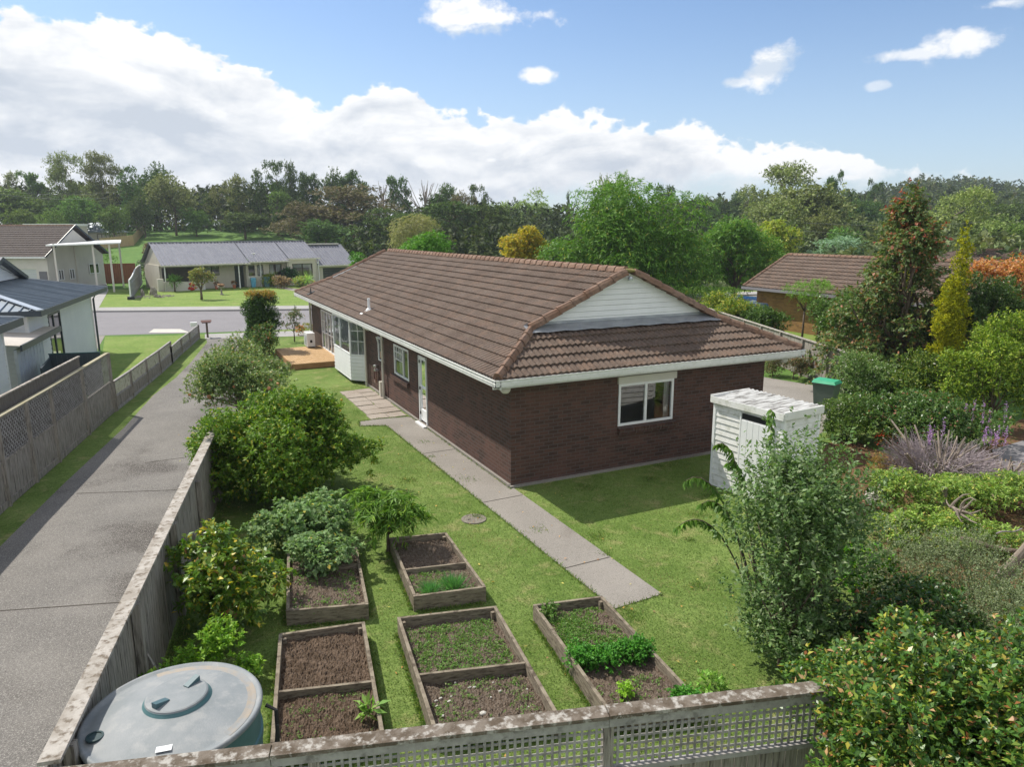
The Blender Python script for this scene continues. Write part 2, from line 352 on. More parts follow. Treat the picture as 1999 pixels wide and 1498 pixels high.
L_STD = leafmat('leaves', .55, .3, .3)
L_GLOSS = leafmat('glossy_leaves', .36, .5, .25)
L_WET = leafmat('polished_leaves', .36, .5, .25)
L_MATTE = leafmat('matte_leaves', .7, .2, .32)
L_FAR = leafmat('distant_leaves', .65, .15, .22, rnd=.35)
L_PETAL = leafmat('petals', .6, .2, .2)

# ------------------------------------------------------------------ foliage machinery (every leaf a folded four-point blade)
def unit(a): return a/(np.linalg.norm(a, axis=-1, keepdims=True)+1e-9)
def leaves_mesh(name, P, D, N, L, Wd, tint, matl, fold=.18):
    n = len(P); D = unit(D); Sd = unit(np.cross(D, N)); Nn = np.cross(Sd, D)
    L = L[:, None]; Wd = Wd[:, None]
    V = np.empty((n, 4, 3)); V[:, 0] = P; mid = P+D*L*.45+Nn*Wd*fold
    V[:, 1] = mid+Sd*Wd*.5; V[:, 2] = P+D*L-Nn*L*.10; V[:, 3] = mid-Sd*Wd*.5
    me = bpy.data.meshes.new(name); me.vertices.add(4*n); me.vertices.foreach_set('co', V.astype(np.float32).ravel())
    me.loops.add(4*n); me.loops.foreach_set('vertex_index', np.arange(4*n, dtype=np.int32))
    me.polygons.add(n); me.polygons.foreach_set('loop_start', np.arange(0, 4*n, 4, dtype=np.int32)); me.polygons.foreach_set('loop_total', np.full(n, 4, np.int32))
    at = me.attributes.new('tint', 'FLOAT_COLOR', 'POINT'); c = np.ones((n, 4, 4), np.float32); c[:, :, :3] = tint[:, None, :]
    at.data.foreach_set('color', c.ravel()); me.materials.append(matl); me.update(); return me
def pick_tint(rg, n, tints, var=.25, pos=None):
    w = np.array([t[1] for t in tints], float); w /= w.sum(); c = np.array([t[0] for t in tints], float)
    idx = rg.choice(len(tints), n, p=w); T = c[idx]*1.42*(1+rg.uniform(-var, var, (n, 1)))
    return np.clip(T*(1+rg.uniform(-.06, .06, (n, 3))), .003, .9)
def shoots_mesh(name, lobes, tints, matl, shoots=600, k=10, sl=.3, L=.07, Wd=.03, up_=.4, droop=0.0, spread=.8, inner=.35, seed=1, keep=None, shoot_tint=None, zmin=None, var=.25):
    rg = np.random.default_rng(seed); lob = np.array(lobes, float)
    w = lob[:, 3]*lob[:, 4]+lob[:, 4]*lob[:, 5]+lob[:, 3]*lob[:, 5]; w /= w.sum(); li = rg.choice(len(lob), shoots, p=w); lo = lob[li]
    d = unit(rg.normal(size=(shoots, 3))); d[:, 2] = np.where(rg.random(shoots) < .5, np.abs(d[:, 2]), d[:, 2])
    rr = rg.random((shoots, 1))**inner
    P = lo[:, :3]+d*lo[:, 3:6]*rr
    S_ = unit(unit(d/lo[:, 3:6])*.75+rg.normal(size=(shoots, 3))*.35+np.array([0, 0, up_]))
    if zmin is not None:
        ok = P[:, 2] > zmin; P, S_ = P[ok], S_[ok]; shoots = len(P)
    if keep is not None:
        ok = keep(P); P, S_ = P[ok], S_[ok]; shoots = len(P)
    t = rg.random((shoots, k))**.8; ln = sl*rg.uniform(.5, 1.3, (shoots, 1))
    sag = np.zeros((shoots, k, 3)); sag[:, :, 2] = -(t**2)*droop*ln
    LP = (P[:, None]+S_[:, None]*(t*ln)[:, :, None]+sag).reshape(-1, 3)
    Sr = np.repeat(S_, k, 0); rad = unit(np.cross(Sr, unit(rg.normal(size=Sr.shape))))
    D = unit(Sr*.6+rad*spread+np.array([0, 0, -droop*.8])); n = len(D)
    N = unit(rg.normal(size=(n, 3))*.45+np.array([0, 0, .9])+Sr*.25)
    if shoot_tint: T = np.repeat(pick_tint(rg, shoots, shoot_tint, .15), k, 0)*(1+rg.uniform(-var, var, (n, 1)))
    else: T = pick_tint(rg, n, tints, var)
    if shoot_tint and tints:
        mixm = rg.random(n) < .12; T[mixm] = pick_tint(rg, int(mixm.sum()), tints, var)
    sz = rg.uniform(.65, 1.25, n)
    return leaves_mesh(name, LP, D, N, L*sz, Wd*sz, T, matl)
def rlobes(rg, R_, H, z0, n, r=.38, flat=1.0, top=0.0):
    """n lobes spread over an ellipsoid crown of radius R_, from z0 to z0+H"""
    out = []; cz = z0+H/2
    for i in range(n):
        d = unit(rg.normal(size=3)); f = rg.uniform(.35, .85); q = r*rg.uniform(.7, 1.25)
        z = cz+d[2]*H/2*f; taper = 1-top*max(0, (z-z0)/H)
        out.append((d[0]*R_*f*taper, d[1]*R_*f*taper, z, R_*q*taper, R_*q*taper, min(R_, H/2)*q*flat))
    return out
def limbs(mb, lobes, base=(0, 0, 0), h0=.3, r0=.08, n=None, seed=0, twist=.12):
    rg = np.random.default_rng(seed); base = np.array(base, float)
    fork = base+np.array([rg.normal()*.05*h0, rg.normal()*.05*h0, h0])
    mb.tube([base-np.array([0, 0, .05]), base+(fork-base)*.5+rg.normal(size=3)*.02*h0, fork], [r0*1.25, r0, r0*.85], 8)
    for i, l in enumerate(lobes[:n] if n else lobes):
        e = np.array(l[:3]); a = fork+(e-fork)*.35+rg.normal(size=3)*twist*np.linalg.norm(e-fork)*.4; a[2] += abs(e[2]-fork[2])*.1
        m_ = fork+(e-fork)*.7+rg.normal(size=3)*twist*np.linalg.norm(e-fork)*.3
        mb.tube([fork, a, m_, e], [r0*.6, r0*.42, r0*.26, r0*.1], 5)
def plant(name, label, cat, loc, lobes, tints, matl=None, trunk=None, bark=None, group=None, crown='crown', **kw):
    t = thing(name, label, cat, loc, group)
    me = shoots_mesh(crown, lobes, tints, matl or L_STD, **kw); link_mesh(crown, me, t)
    if trunk:
        mb = MB(); limbs(mb, lobes, **trunk); mb.v = [tuple(np.array(v)+BASE[t]) for v in mb.v]
        mb.build('trunk' if cat == 'tree' else 'stems', bark or M_BARK, t, smooth=True)
    return t
GRN = (.055, .12, .018); YG = (.17, .23, .025); DK = (.022, .05, .012); YEL = (.42, .33, .03); OLV = (.085, .10, .035)
exec_parts = []

# ================================================================== THE SETTING
def lerp(pts, x):
    return np.interp(x, [p[0] for p in pts], [p[1] for p in pts])
def ground_h(x, y):
    """height of the land: flat by the houses, rising to the field and the wooded hills behind"""
    dx, dy = x-C[0], y-C[1]; d = dx*FH[0]+dy*FH[1]; l = dx*RH[0]+dy*RH[1]
    px = np.where(d > 1, 999.5+F*.978*l/np.maximum(d, 1), 999.5)
    s1 = np.clip((d-84)/70, 0, 1); s1 = s1*s1*(3-2*s1)
    left = s1*5.6*np.clip((900-px)/300, .35, 1)
    s2 = np.clip((d-150)/250, 0, 1); s2 = s2*s2*(3-2*s2)
    right = s2*(lerp_np(px)); fade = np.clip((900-d)/400, 0, 1)
    return (left+right*fade)*np.clip(d/20, 0, 1)
def lerp_np(px): return np.interp(px, [600, 1000, 1350, 1500, 1650, 1750, 1850, 2000, 2300], [2, 2, 6, 8, 10, 18.5, 17, 13, 10])
def terrain():
    rs = [0, 4, 8, 14, 20, 30, 45, 60, 75]+list(range(84, 170, 5))+[180, 200, 220, 240, 260, 290, 320, 350, 380, 420, 470, 540, 640, 760, 900]
    n = 160; vs = [(C[0], C[1], 0.0)]; fs = []
    for r in rs[1:]:
        for k in range(n):
            a = 2*math.pi*k/n; x = C[0]+r*math.sin(a); y = C[1]+r*math.cos(a); vs.append((x, y, float(ground_h(np.float64(x), np.float64(y)))))
    for k in range(n): fs.append((0, 1+(k+1) % n, 1+k))
    for i in range(len(rs)-2):
        for k in range(n):
            a = 1+i*n+k; b = 1+i*n+(k+1) % n; fs.append((a, b, b+n, a+n))
    mb = MB(); mb.v = vs; mb.f = fs; o = struct('ground', mb, M_FIELD); o.data.polygons.foreach_set('use_smooth', [True]*len(fs)); return o
terrain()

# lawns, drive, road
LAWN = [(-8.6, -16), (8.6, -16), (14, -8), (14, 3), (9.5, 30), (-3.1, 29.5), (-4.0, 20), (-6.2, 2), (-7.4, -4)]
struct('back_lawn', sheet(LAWN, .004), M_LAWN)
DRIVE_L = [(-12.2, -18), (-10.7, -6), (-9.77, 1.33), (-9.1, 4.6), (-8.0, 9.5), (-7.2, 13.9), (-6.4, 16.9), (-5.7, 20.4), (-4.7, 26.1), (-4.6, 29.2)]
DRIVE_R = [(-1.4, 28.6), (-2.1, 25), (-3.0, 21), (-3.7, 15), (-4.9, 8), (-6.15, 1.8), (-7.25, -3.9), (-8.0, -8), (-9.4, -18)]
struct('driveway', sheet(DRIVE_L+DRIVE_R, .012), M_DRIVE)
m = MB()   # joints cut across the drive
def joint(a, b, w, z): m.beam((a[0], a[1], z), (b[0], b[1], z), w, .004)
for (p, q) in [((0, 1195), (240, 1178)), ((150, 965), (352, 958)), ((283, 905), (395, 890))]:
    joint(G(*p), G(*q), .02, .0145)
struct('drive_joints', m, mat('joint_dark', (.07, .06, .05), rough=.95))  # thin strips in a plain dark joint colour
struct('drive_verge', sheet([(-11.6, -18), (-10.2, -6), (-10.05, 3.6), (-8.9, 9.1), (-8.35, 11.8), (-7.4, 16), (-6.5, 20.3), (-5.5, 25.2), (-5.0, 29.5)]+DRIVE_L[::-1][:]+[], .008), M_LAWN)
struct('neighbour_lawn', sheet([(-8.3, 11.8), (-7.4, 16), (-6.5, 20.3), (-5.5, 25.2), (-5.0, 29.3), G(205, 658)[:2], G(200, 690)[:2], (-9.7, 20), (-10.2, 14)], .006), M_VERGE)
struct('neighbour_path', sheet([G(205, 656)[:2], G(186, 690)[:2], (-10.4, 22), (-14, 24), (-16, 34), G(-60, 660)[:2]], .010), M_CONC)
near = [G(x, y)[:2] for x, y in [(-260, 678), (0, 664), (205, 655), (400, 650), (600, 642), (780, 634)]]
far = [G(x, y)[:2] for x, y in [(-260, 618), (0, 613), (190, 610), (420, 608), (600, 606), (780, 603)]]
dn = (near[-1]-near[-2]); dn /= np.linalg.norm(dn)
near.append(near[-1]+dn*90); far.append(far[-1]+dn*90)
struct('road', sheet(near+far[::-1], .006), M_ROAD)
def offs(line, w):
    out = []
    for i, p in enumerate(line):
        d = line[min(i+1, len(line)-1)]-line[max(i-1, 0)]; d = d/np.linalg.norm(d); out.append(p+np.array([-d[1], d[0]])*w)
    return out
m = MB()
for i in range(len(far)-1): m.beam((*far[i], .06), (*far[i+1], .06), .16, .13)
struct('kerb', m, M_KERB)
f1 = offs(far, .07); f2 = offs(far, 2.3)
struct('footpath', sheet(f1+f2[::-1], .118), M_KERB)
struct('far_lawn', sheet(f2+[G(780, 540)[:2], G(623, 556)[:2], G(466, 563)[:2], G(320, 570)[:2], G(200, 566)[:2], G(0, 580)[:2]], .11), M_VERGE)
struct('far_drive', sheet([far[1], far[2], G(212, 570)[:2], G(205, 545)[:2], G(-60, 560)[:2]], .124), M_KERB)
struct('crossing_slab', sheet([G(x, y)[:2] for x, y in [(290, 650), (372, 650), (352, 643), (300, 643)]], .014), mat('new_concrete', (.52, .49, .43), (.58, .55, .5), 3, .9))
struct('near_footpath', sheet([G(x, y)[:2] for x, y in [(400, 653), (760, 640), (760, 652), (400, 662)]], .016), M_KERB)
struct('garden_path', sheet([G(x, y)[:2] for x, y in [(535, 563), (575, 571), (640, 590), (640, 584), (580, 566), (520, 559)]], .122), M_CONC)

# path beside the house with its joints
PATH = [(.02, -5.45), (-.92, -5.5), (-1.03, 6.3), (-1.75, 6.6), (-1.65, 7.1), (-1.05, 7.15), (-.07, 7.0), (-.07, -.15), (.02, -.15)]
struct('path', sheet(PATH, .014), M_CONC)
struct('path_apron', sheet([(-.07, -.12), (.02, -.4), (.02, -.12)], .015), M_CONC)
m = MB()
for y in (-4.0, -.6, 3.2): m.beam((-.95, y, .0165), (0.0, y+.02, .0165), .018, .004)
struct('path_joints', m, MATS['joint_dark'])
m = MB(); rg = random.Random(3)
for j in range(7):
    y = 7.15+j*.62
    for (a, b) in ((-1.25, -.68), (-.64, -.1)):
        o = rg.uniform(-.03, .03); m.obox((a+o, y+rg.uniform(-.02, .03), .0), (b-a, rg.uniform(-.03, .03), 0), (rg.uniform(-.03, .03), .56, 0), (0, 0, .022+rg.uniform(0, .012)))
tag(m.build('paving_slabs', roadmat('aggregate_slab', (.30, .25, .21), (.36, .31, .27), (.50, .46, .40), (.20, .13, .09), .7)), kind='structure')
struct('side_drive', sheet([G(x, y)[:2] for x, y in [(1480, 735), (1600, 755), (1650, 790), (1600, 850), (1480, 830)]]+[], .010), M_CONC)
struct('front_mulch', sheet([G(x, y)[:2] for x, y in [(1600, 870), (1660, 858), (1760, 900), (1830, 960), (1800, 1050), (1640, 1020), (1560, 985), (1610, 940)]], .009), M_MULCH)
struct('garden_bed_soil', sheet([G(x, y)[:2] for x, y in [(1700, 1080), (1800, 960), (1990, 820), (2400, 760), (2600, 1400), (1850, 1500), (1650, 1300)]], .0065), M_MULCH)
struct('neighbour_drive', sheet([G(x, y)[:2] for x, y in [(1935, 880), (2100, 830), (2400, 900), (2300, 1050), (1990, 960)]], .013), M_ROAD)

# ================================================================== BUILDING HELPERS
def roof_sheet(mb, o, u, s, k, rngf, smax, course=.30, pitch=.15, amp=.022, lip=.035, sub=4, flat=False, prof=None):
    o = np.array(o, float); u = np.array(u, float); s = np.array(s, float); nz = np.array([-s[0]*k, -s[1]*k, 1]); nz /= np.linalg.norm(nz)
    us = []; smax = float(smax); s0 = 0
    a0 = min(rngf(0)[0], rngf(smax)[0]); b0 = max(rngf(0)[1], rngf(smax)[1])
    grid = np.arange(a0, b0+pitch/sub, pitch/sub)
    if prof is None: prof = lambda x: amp*(.5+.5*np.cos(2*math.pi*x/pitch))**.8
    while s0 < smax-.02:
        s1 = min(s0+course, smax); A, B = rngf(s0), rngf(s1+1e-6)
        U0 = np.clip(grid, *A); U1 = np.clip(grid, *B); base = len(mb.v)
        rows = []
        for (uu, ss, extra) in ((U0, s0, 0. if flat else -.004), (U0, s0, 0. if flat else lip), (U1, s1, 0. if flat else .006)):
            h = prof(uu)+extra; pts = o+uu[:, None]*u+ss*s+np.array([0, 0, 1])*k*ss+h[:, None]*nz; mb.v += [tuple(p) for p in pts]
        n = len(grid)
        for i in range(n-1):
            if U0[i+1]-U0[i] < 1e-5 and U1[i+1]-U1[i] < 1e-5: continue
            a = base+i
            for r_ in ((1,) if flat else (0, 1)):
                f = (a+r_*n, a+1+r_*n, a+1+(r_+1)*n, a+(r_+1)*n); mb.f.append(f)
        s0 = s1
def caps(mb, p, q, w=.2, h=.09, seg=.38, lift=.03):
    p = np.array(p, float); q = np.array(q, float); d = q-p; L = np.linalg.norm(d); d /= L; sdv = np.cross(d, (0, 0, 1)); sdv /= np.linalg.norm(sdv); uu = np.cross(sdv, d)
    n = max(1, int(L/seg))
    for i in range(n):
        a = p+d*(L*i/n-.03); b = p+d*(L*(i+1)/n+.02); w0, w1 = w, w*.86; l0, l1 = lift+.028, lift
        vs = []
        for (c_, ww, ll) in ((a, w0, l0), (b, w1, l1)):
            for (x, y) in ((-1, -.75), (-.72, .35), (-.3, .95), (.3, .95), (.72, .35), (1, -.75)): vs.append(c_+sdv*x*ww/2+uu*(ll+y*h))
        fs = [(j, j+1, j+7, j+6) for j in range(5)]+[(0, 6, 11, 5), (5, 4, 3, 2, 1, 0), (6, 7, 8, 9, 10, 11)]
        mb.add(vs, fs)
def clad(mb, o, u, n, z0, z1, xr, h=.15, lip=.018):
    """overlapping horizontal boards, each a slanted face with an under-lip"""
    o = np.array(o, float); u = np.array(u, float); n = np.array(n, float); z = z0
    while z < z1-1e-3:
        zt = min(z+h, z1); a0, b0 = xr(z); a1, b1 = xr(zt)
        P = lambda x, zz, out: o+u*x+np.array([0, 0, zz])+n*out
        if b0-a0 > .01:
            gp = .011; mb.quad(P(a0, z+gp, lip+.008), P(b0, z+gp, lip+.008), P(b1, zt, .006), P(a1, zt, .006)); mb.quad(P(a0, z+gp, -.014), P(b0, z+gp, -.014), P(b0, z+gp, lip+.008), P(a0, z+gp, lip+.008))
            mb.quad(P(a0, z, -.014), P(b0, z, -.014), P(b0, z+gp, -.014), P(a0, z+gp, -.014)); mb.quad(P(a0, z, -.014), P(b0, z, -.014), P(b0, z, .006), P(a0, z, .006))
        z = zt
def wall(mb, o, u, n, L, H, holes=(), th=.2, z0=0.0):
    """wall with real openings: holes are (x0, x1, z0, z1)"""
    o = np.array(o, float); u = np.array(u, float); n = np.array(n, float)
    xs = sorted({0, L, *[h[0] for h in holes], *[h[1] for h in holes]}); zs = sorted({z0, H, *[h[2] for h in holes], *[h[3] for h in holes]})
    P = lambda x, z, d: o+u*x+np.array([0, 0, z])-n*d
    for i in range(len(xs)-1):
        for j in range(len(zs)-1):
            cx, cz = (xs[i]+xs[i+1])/2, (zs[j]+zs[j+1])/2
            if any(h[0] < cx < h[1] and h[2] < cz < h[3] for h in holes): continue
            for d in (0, th): mb.quad(P(xs[i], zs[j], d), P(xs[i+1], zs[j], d), P(xs[i+1], zs[j+1], d), P(xs[i], zs[j+1], d))
    for (a, b, c, e) in holes:
        mb.quad(P(a, c, 0), P(b, c, 0), P(b, c, th), P(a, c, th)); mb.quad(P(a, e, 0), P(b, e, 0), P(b, e, th), P(a, e, th))
        mb.quad(P(a, c, 0), P(a, e, 0), P(a, e, th), P(a, c, th)); mb.quad(P(b, c, 0), P(b, e, 0), P(b, e, th), P(b, c, th))
def window(parent, o, u, n, w, h, cols=(0, 1), bars=None, fr=.05, m_=None, curtain=None, inset=.045, glass=True, name='window', tilt=0.0):
    """o = lower corner on the wall face; frame part with pane and curtain sub-parts"""
    o = np.array(o, float); u = np.array(u, float); n = np.array(n, float); Z = np.array([0, 0, 1.0])
    if tilt:   # top-hung sash pushed open
        Z = Z*math.cos(tilt)-n*math.sin(tilt); o = o+n*math.sin(tilt)*h
    mb = MB(); dep = .055; b = o-n*inset
    def bar(x0, x1, z0, z1, d=dep): mb.obox(b+u*x0+Z*z0, u*(x1-x0), Z*(z1-z0), n*d)
    bar(0, w, 0, fr); bar(0, w, h-fr, h); bar(0, fr, fr, h-fr); bar(w-fr, w, fr, h-fr)
    for c in cols[1:-1]: bar(w*c-fr*.55, w*c+fr*.55, fr, h-fr, dep*.96)
    for (x0, x1, z0, z1) in (bars or []): bar(x0*w, x1*w if x1*w > x0*w+.001 else x0*w+.022, z0*h, z1*h if z1*h > z0*h+.001 else z0*h+.022, dep*.7)
    f = mb.build(name, m_ or M_WHITE, parent)
    if glass:
        g = MB(); g.quad(b+u*fr*.8+Z*fr*.8+n*.02, b+u*(w-fr*.8)+Z*fr*.8+n*.02, b+u*(w-fr*.8)+Z*(h-fr*.8)+n*.02, b+u*fr*.8+Z*(h-fr*.8)+n*.02); g.build('pane', GLASS, f)
    if curtain:
        for (c0, c1, z0, z1) in curtain:
            cm = MB(); N_ = max(6, int((c1-c0)*w/.03))
            for i in range(N_):
                x0, x1 = (c0+(c1-c0)*i/N_)*w, (c0+(c1-c0)*(i+1)/N_)*w; d0, d1 = .12+.022*math.sin(i*1.9), .12+.022*math.sin((i+1)*1.9)
                cm.quad(b+u*x0-n*d0+Z*z0*h, b+u*x1-n*d1+Z*z0*h, b+u*x1-n*d1+Z*z1*h, b+u*x0-n*d0+Z*z1*h)
            cm.build('curtain', M_CURT, f)
    return f
X, Y, ZZ = np.array([1., 0, 0]), np.array([0, 1., 0]), np.array([0, 0, 1.])

# ================================================================== MAIN HOUSE
WD, LN, OV, K_ = 7.43, 22.52, .62, .4625
EZ = 2.62
def main_house():
    h = thing('brick_house', 'long dark brown brick bungalow with brown tiled roof and white gable, filling the photo centre', 'house', (0, 0, 0))
    WT, LT = WD+2*OV, LN+2*OV; GS = 1.62
    w = MB()
    wall(w, (0, 0, 0), X, -Y, WD, 2.42, [(2.83, 4.47, 1.06, 2.12)])
    wall(w, (0, LN, 0), -Y, -X, LN, 2.42, [(LN-6.23, LN-5.5, .06, 2.08), (LN-8.72, LN-7.18, 1.06, 2.06), (LN-10.62, LN-9.92, 1.2, 2.06), (LN-15.5, LN-12.27, .3, 2.3), (LN-20.25, LN-17.65, .24, 2.08)])
    wall(w, (WD, 0, 0), Y, X, LN, 2.42); wall(w, (WD, LN, 0), -X, Y, WD, 2.42)
    w.build('wall', M_BRICK, h)
    m = MB(); m.box(-.05, -.09, -.05, WD+.05, -.001, .05); m.box(-.06, .0, -.05, -.001, LN, .07); m.build('footing', M_CONC, h)
    m = MB(); m.quad((0.2, .2, .3), (WD-.2, .2, .3), (WD-.2, LN-.2, .3), (.2, LN-.2, .3)); m.quad((0.2, .2, 2.4), (WD-.2, .2, 2.4), (WD-.2, LN-.2, 2.4), (.2, LN-.2, 2.4))
    for y in (4.8, 9.2, 12.1, 16.2): m.box(.2, y, .3, 4.4, y+.1, 2.4)
    m.build('interior', mat('room_paint', (.35, .33, .30), rough=.9), h)
    # roof
    r = MB(); kw = dict(course=.305, pitch=.165, amp=.04, lip=.045, sub=8, prof=lambda x: .036*(1-np.exp(-((np.mod(x, .165)-.0825)/.022)**2)))
    side = lambda s: (s, LT-s) if s < GS else (GS-.06, LT-GS+.06)
    hip = lambda s: (s, WT-s)
    roof_sheet(r, (-OV, -OV, EZ), Y, X, K_, side, WT/2, **kw); roof_sheet(r, (WT-OV, -OV, EZ), Y, -X, K_, side, WT/2, **kw)
    roof_sheet(r, (-OV, -OV, EZ), X, Y, K_, hip, GS+.25, course=.305, pitch=.15, amp=.036, lip=.050, sub=6); roof_sheet(r, (-OV, LT-OV, EZ), X, -Y, K_, hip, GS+.25, **kw)
    rf = r.build('roof', M_TILE, h)
    c = MB(); rx, rz = WT/2-OV, EZ+K_*WT/2+.03; yg, yg2 = GS-OV-.06, LT-OV-GS+.06; zg = EZ+K_*GS
    caps(c, (rx, yg+.2, rz), (rx, yg2-.2, rz), .24, .08)
    for (sx, ex) in ((-1, -OV), (1, WT-OV)):
        for (sy, ey, g_) in ((1, -OV, yg), (-1, LT-OV, yg2)):
            ix = ex-sx*GS
            caps(c, (ex-sx*.05, ey+sy*.05, EZ+.04), (ix, g_, zg+.04), .22, .085); caps(c, (ix+0*sx, g_, zg+.05), (rx+sx*.12, g_, rz-.03), .24, .09)
    c.build('ridge_tiles', M_CAP, rf)
    c = MB(); c.blob((rx, yg+.02, rz+.035), (.17, .10, .055), 3, 10, .2); c.build('moss_patch', M_CAPM, rf)
    # gables
    for (yy, nn, gy) in ((yg+.13, -Y, 1), (yg2-.13, Y, -1)):
        g = MB(); z0, z1 = zg+.10, rz-.10; x0 = -OV+GS+.12
        clad(g, (0, yy, 0), X, nn, z0, z1, lambda z: (x0+(z-z0)/K_+.02, 2*rx-x0-(z-z0)/K_-.02), .128, .016)
        b = g.build('gable', M_WHITE, h)
        e = MB()
        for sx in (-1, 1):
            e.beam((rx+sx*(rx-x0+.2), yy-nn[1]*0+nn[1]*.03, z0-.03), (rx, yy+nn[1]*.03, z1+.06), .03, .05)
        e.build('gable_trim', M_WHITE, b)
    f = MB(); a0 = EZ+K_*(GS-.22)+.085; a1 = EZ+K_*(GS+.02)+.10
    n_ = 24; L0, L1 = -OV+GS-.16, WT-OV-GS+.16
    for i in range(n_):
        xa, xb = L0+(L1-L0)*i/n_, L0+(L1-L0)*(i+1)/n_; wv = .012*math.sin(i*2.1)
        f.quad((xa, yg-.22, a0+wv), (xb, yg-.22, a0+.012*math.sin((i+1)*2.1)), (xb, yg+.10, a1+.01), (xa, yg+.10, a1+.01))
    f.quad((L0, yg+.10, a1+.01), (L1, yg+.10, a1+.01), (L1-.1, yg+.11, a1+.07), (L0+.1, yg+.11, a1+.07)); f.build('flashing', M_LEAD, rf)
    m = MB(); m.lathe((rx, yg-.02, rz-.2), [(0, 0), (.06, .0), (.06, .05), (.05, .09), (0, .1)], 12); m.build('gable_light', M_STEEL, h)
    m = MB(); m.obox((-.02, 1.14, 3.31), (.2, 0, .09), (0, .25, 0), (0, 0, .05)); 
    # gutters and soffit
    g = MB(); e0, e1, f0, f1 = -OV-.06, WT-OV+.06, -OV-.06, LT-OV+.06
    for (a, b_, nn) in (((e0, f0), (e1, f0), (0, -1)), ((e0, f0), (e0, f1), (-1, 0)), ((e1, f0), (e1, f1), (1, 0)), ((e0, f1), (e1, f1), (0, 1))):
        a3, b3 = np.array([*a, 0.]), np.array([*b_, 0.]); nv = np.array([*nn, 0.])
        g.obox(a3+ZZ*2.50-nv*.012, b3-a3, nv*.012, ZZ*.14); g.obox(a3+ZZ*2.62, b3-a3, nv*.016, ZZ*.018)   # outer face and rolled lip
        g.obox(a3+ZZ*2.49-nv*.12, b3-a3, nv*.12, ZZ*.012); g.obox(a3+ZZ*2.43-nv*.135, b3-a3, nv*.02, ZZ*.19)    # sole and fascia
        g.obox(a3+ZZ*2.545+nv*.0, b3-a3, nv*.008, ZZ*.02)
    g.build('gutter', M_GUT, h)
    s = MB()
    s.quad((e0+.1, f0+.1, 2.43), (e1-.1, f0+.1, 2.43), (e1-.1, .0, 2.43), (e0+.1, .0, 2.43)); s.quad((e0+.1, 0, 2.43), (.0, 0, 2.43), (.0, LN, 2.43), (e0+.1, LN, 2.43))
    s.quad((WD, 0, 2.43), (e1-.1, 0, 2.43), (e1-.1, LN, 2.43), (WD, LN, 2.43)); s.quad((e0+.1, LN, 2.43), (e1-.1, LN, 2.43), (e1-.1, f1-.1, 2.43), (e0+.1, f1-.1, 2.43))
    s.build('soffit', M_CREAM2, h)
    # right-hand end window
    wn = window(h, (2.84, 0, 1.07), X, -Y, 1.62, 1.03, (0, .49, 1), None, .06, curtain=[(0.02, .1, 0, 1), (.9, .98, 0, 1)])
    m = MB(); m.box(2.80, -.05, 2.11, 4.51, .02, 2.28); m.build('blind_box', M_CREAM2, h)
    m = MB()
    for i in range(19): m.obox((2.84+i*.09, -.085, .86), (.08, 0, 0), (0, .1, .03), (0, -.02, .15))
    m.build('brick_sill', M_BRICK, wn)
    # long side: door
    d = MB(); d.obox((-.03, 5.53, .07), (0, .05, 0), (.06, 0, 0), (0, 0, 1.98)); d.obox((-.03, 6.16, .07), (0, .05, 0), (.06, 0, 0), (0, 0, 1.98)); d.obox((-.03, 5.53, 2.03), (0, .68, 0), (.06, 0, 0), (0, 0, .04))
    dd = d.build('door', M_WHITE, h)
    d = MB(); d.obox((.0, 5.59, .12), (.035, 0, 0), (0, .57, 0), (0, 0, .34)); d.obox((.0, 5.59, .46), (.035, 0, 0), (0, .07, 0), (0, 0, 1.56)); d.obox((.0, 6.09, .46), (.035, 0, 0), (0, .07, 0), (0, 0, 1.56)); d.obox((.0, 5.66, 1.1), (.035, 0, 0), (0, .43, 0), (0, 0, .07)); d.obox((.0, 5.66, 1.95), (.035, 0, 0), (0, .43, 0), (0, 0, .07)); d.build('door_leaf', M_WHITE, dd)
    d = MB(); d.quad((.02, 5.66, .46), (.02, 6.09, .46), (.02, 6.09, 1.95), (.02, 5.66, 1.95)); d.build('door_glass', GLASS, dd)
    d = MB()
    for z in (.3, 1.05, 1.85): d = MB(); d.obox((-.045, 6.08, z), (.03, 0, 0), (0, .025, 0), (0, 0, .09)); d.build('hinge', M_BLACK, dd)
    d = MB(); d.tube([(-.02, 5.64, 1.0), (-.07, 5.64, 1.0), (-.07, 5.74, 1.0)], .011); d.build('handle', M_BLACK, dd)
    d = MB(); d.box(-.16, 5.48, .0, .0, 6.25, .06); d.build('door_step', M_WHITE, h)
    d = MB(); d.box(-.002, 6.23, .07, -.022, 6.31, 2.42); d.build('door_jamb', mat('dark_jamb', (.05, .03, .025), rough=.8), h)
    # window by the door, far to near: grid sash then plain pane
    wn = window(h, (0, 8.71, 1.07), -Y, -X, 1.52, .98, (0, .62, 1), [(.31, 0, .5, 1), (.02, .62, .5, 0), (.02, .62, .75, 0), (.155, 0, .5, 1), (.46, 0, .5, 1)], .05, curtain=[(.03, .35, 0, 1)])
    m = MB()
    for i in range(20): m.obox((-.09, 8.95-i*.09, .88), (.1, 0, .03), (0, -.08, 0), (0, 0, .13))
    m.build('brick_sill', M_BRICK, wn)
    window(h, (0, 10.61, 1.21), -Y, -X, .68, .84, (0, 1), None, .04); window(h, (-.02, 10.60, 1.23), -Y, -X, .66, .84, (0, 1), None, .035, tilt=-R(16), inset=0, name='window_sash')
    # bay
    bz0, bz1, by0, by1, bx = .12, 2.42, 12.75, 15.5, -.47; bs = 1.08
    b = MB(); clad(b, (bx, by1, 0), -Y, -X, bz0, bs, lambda z: (0, by1-by0), .135, .016)
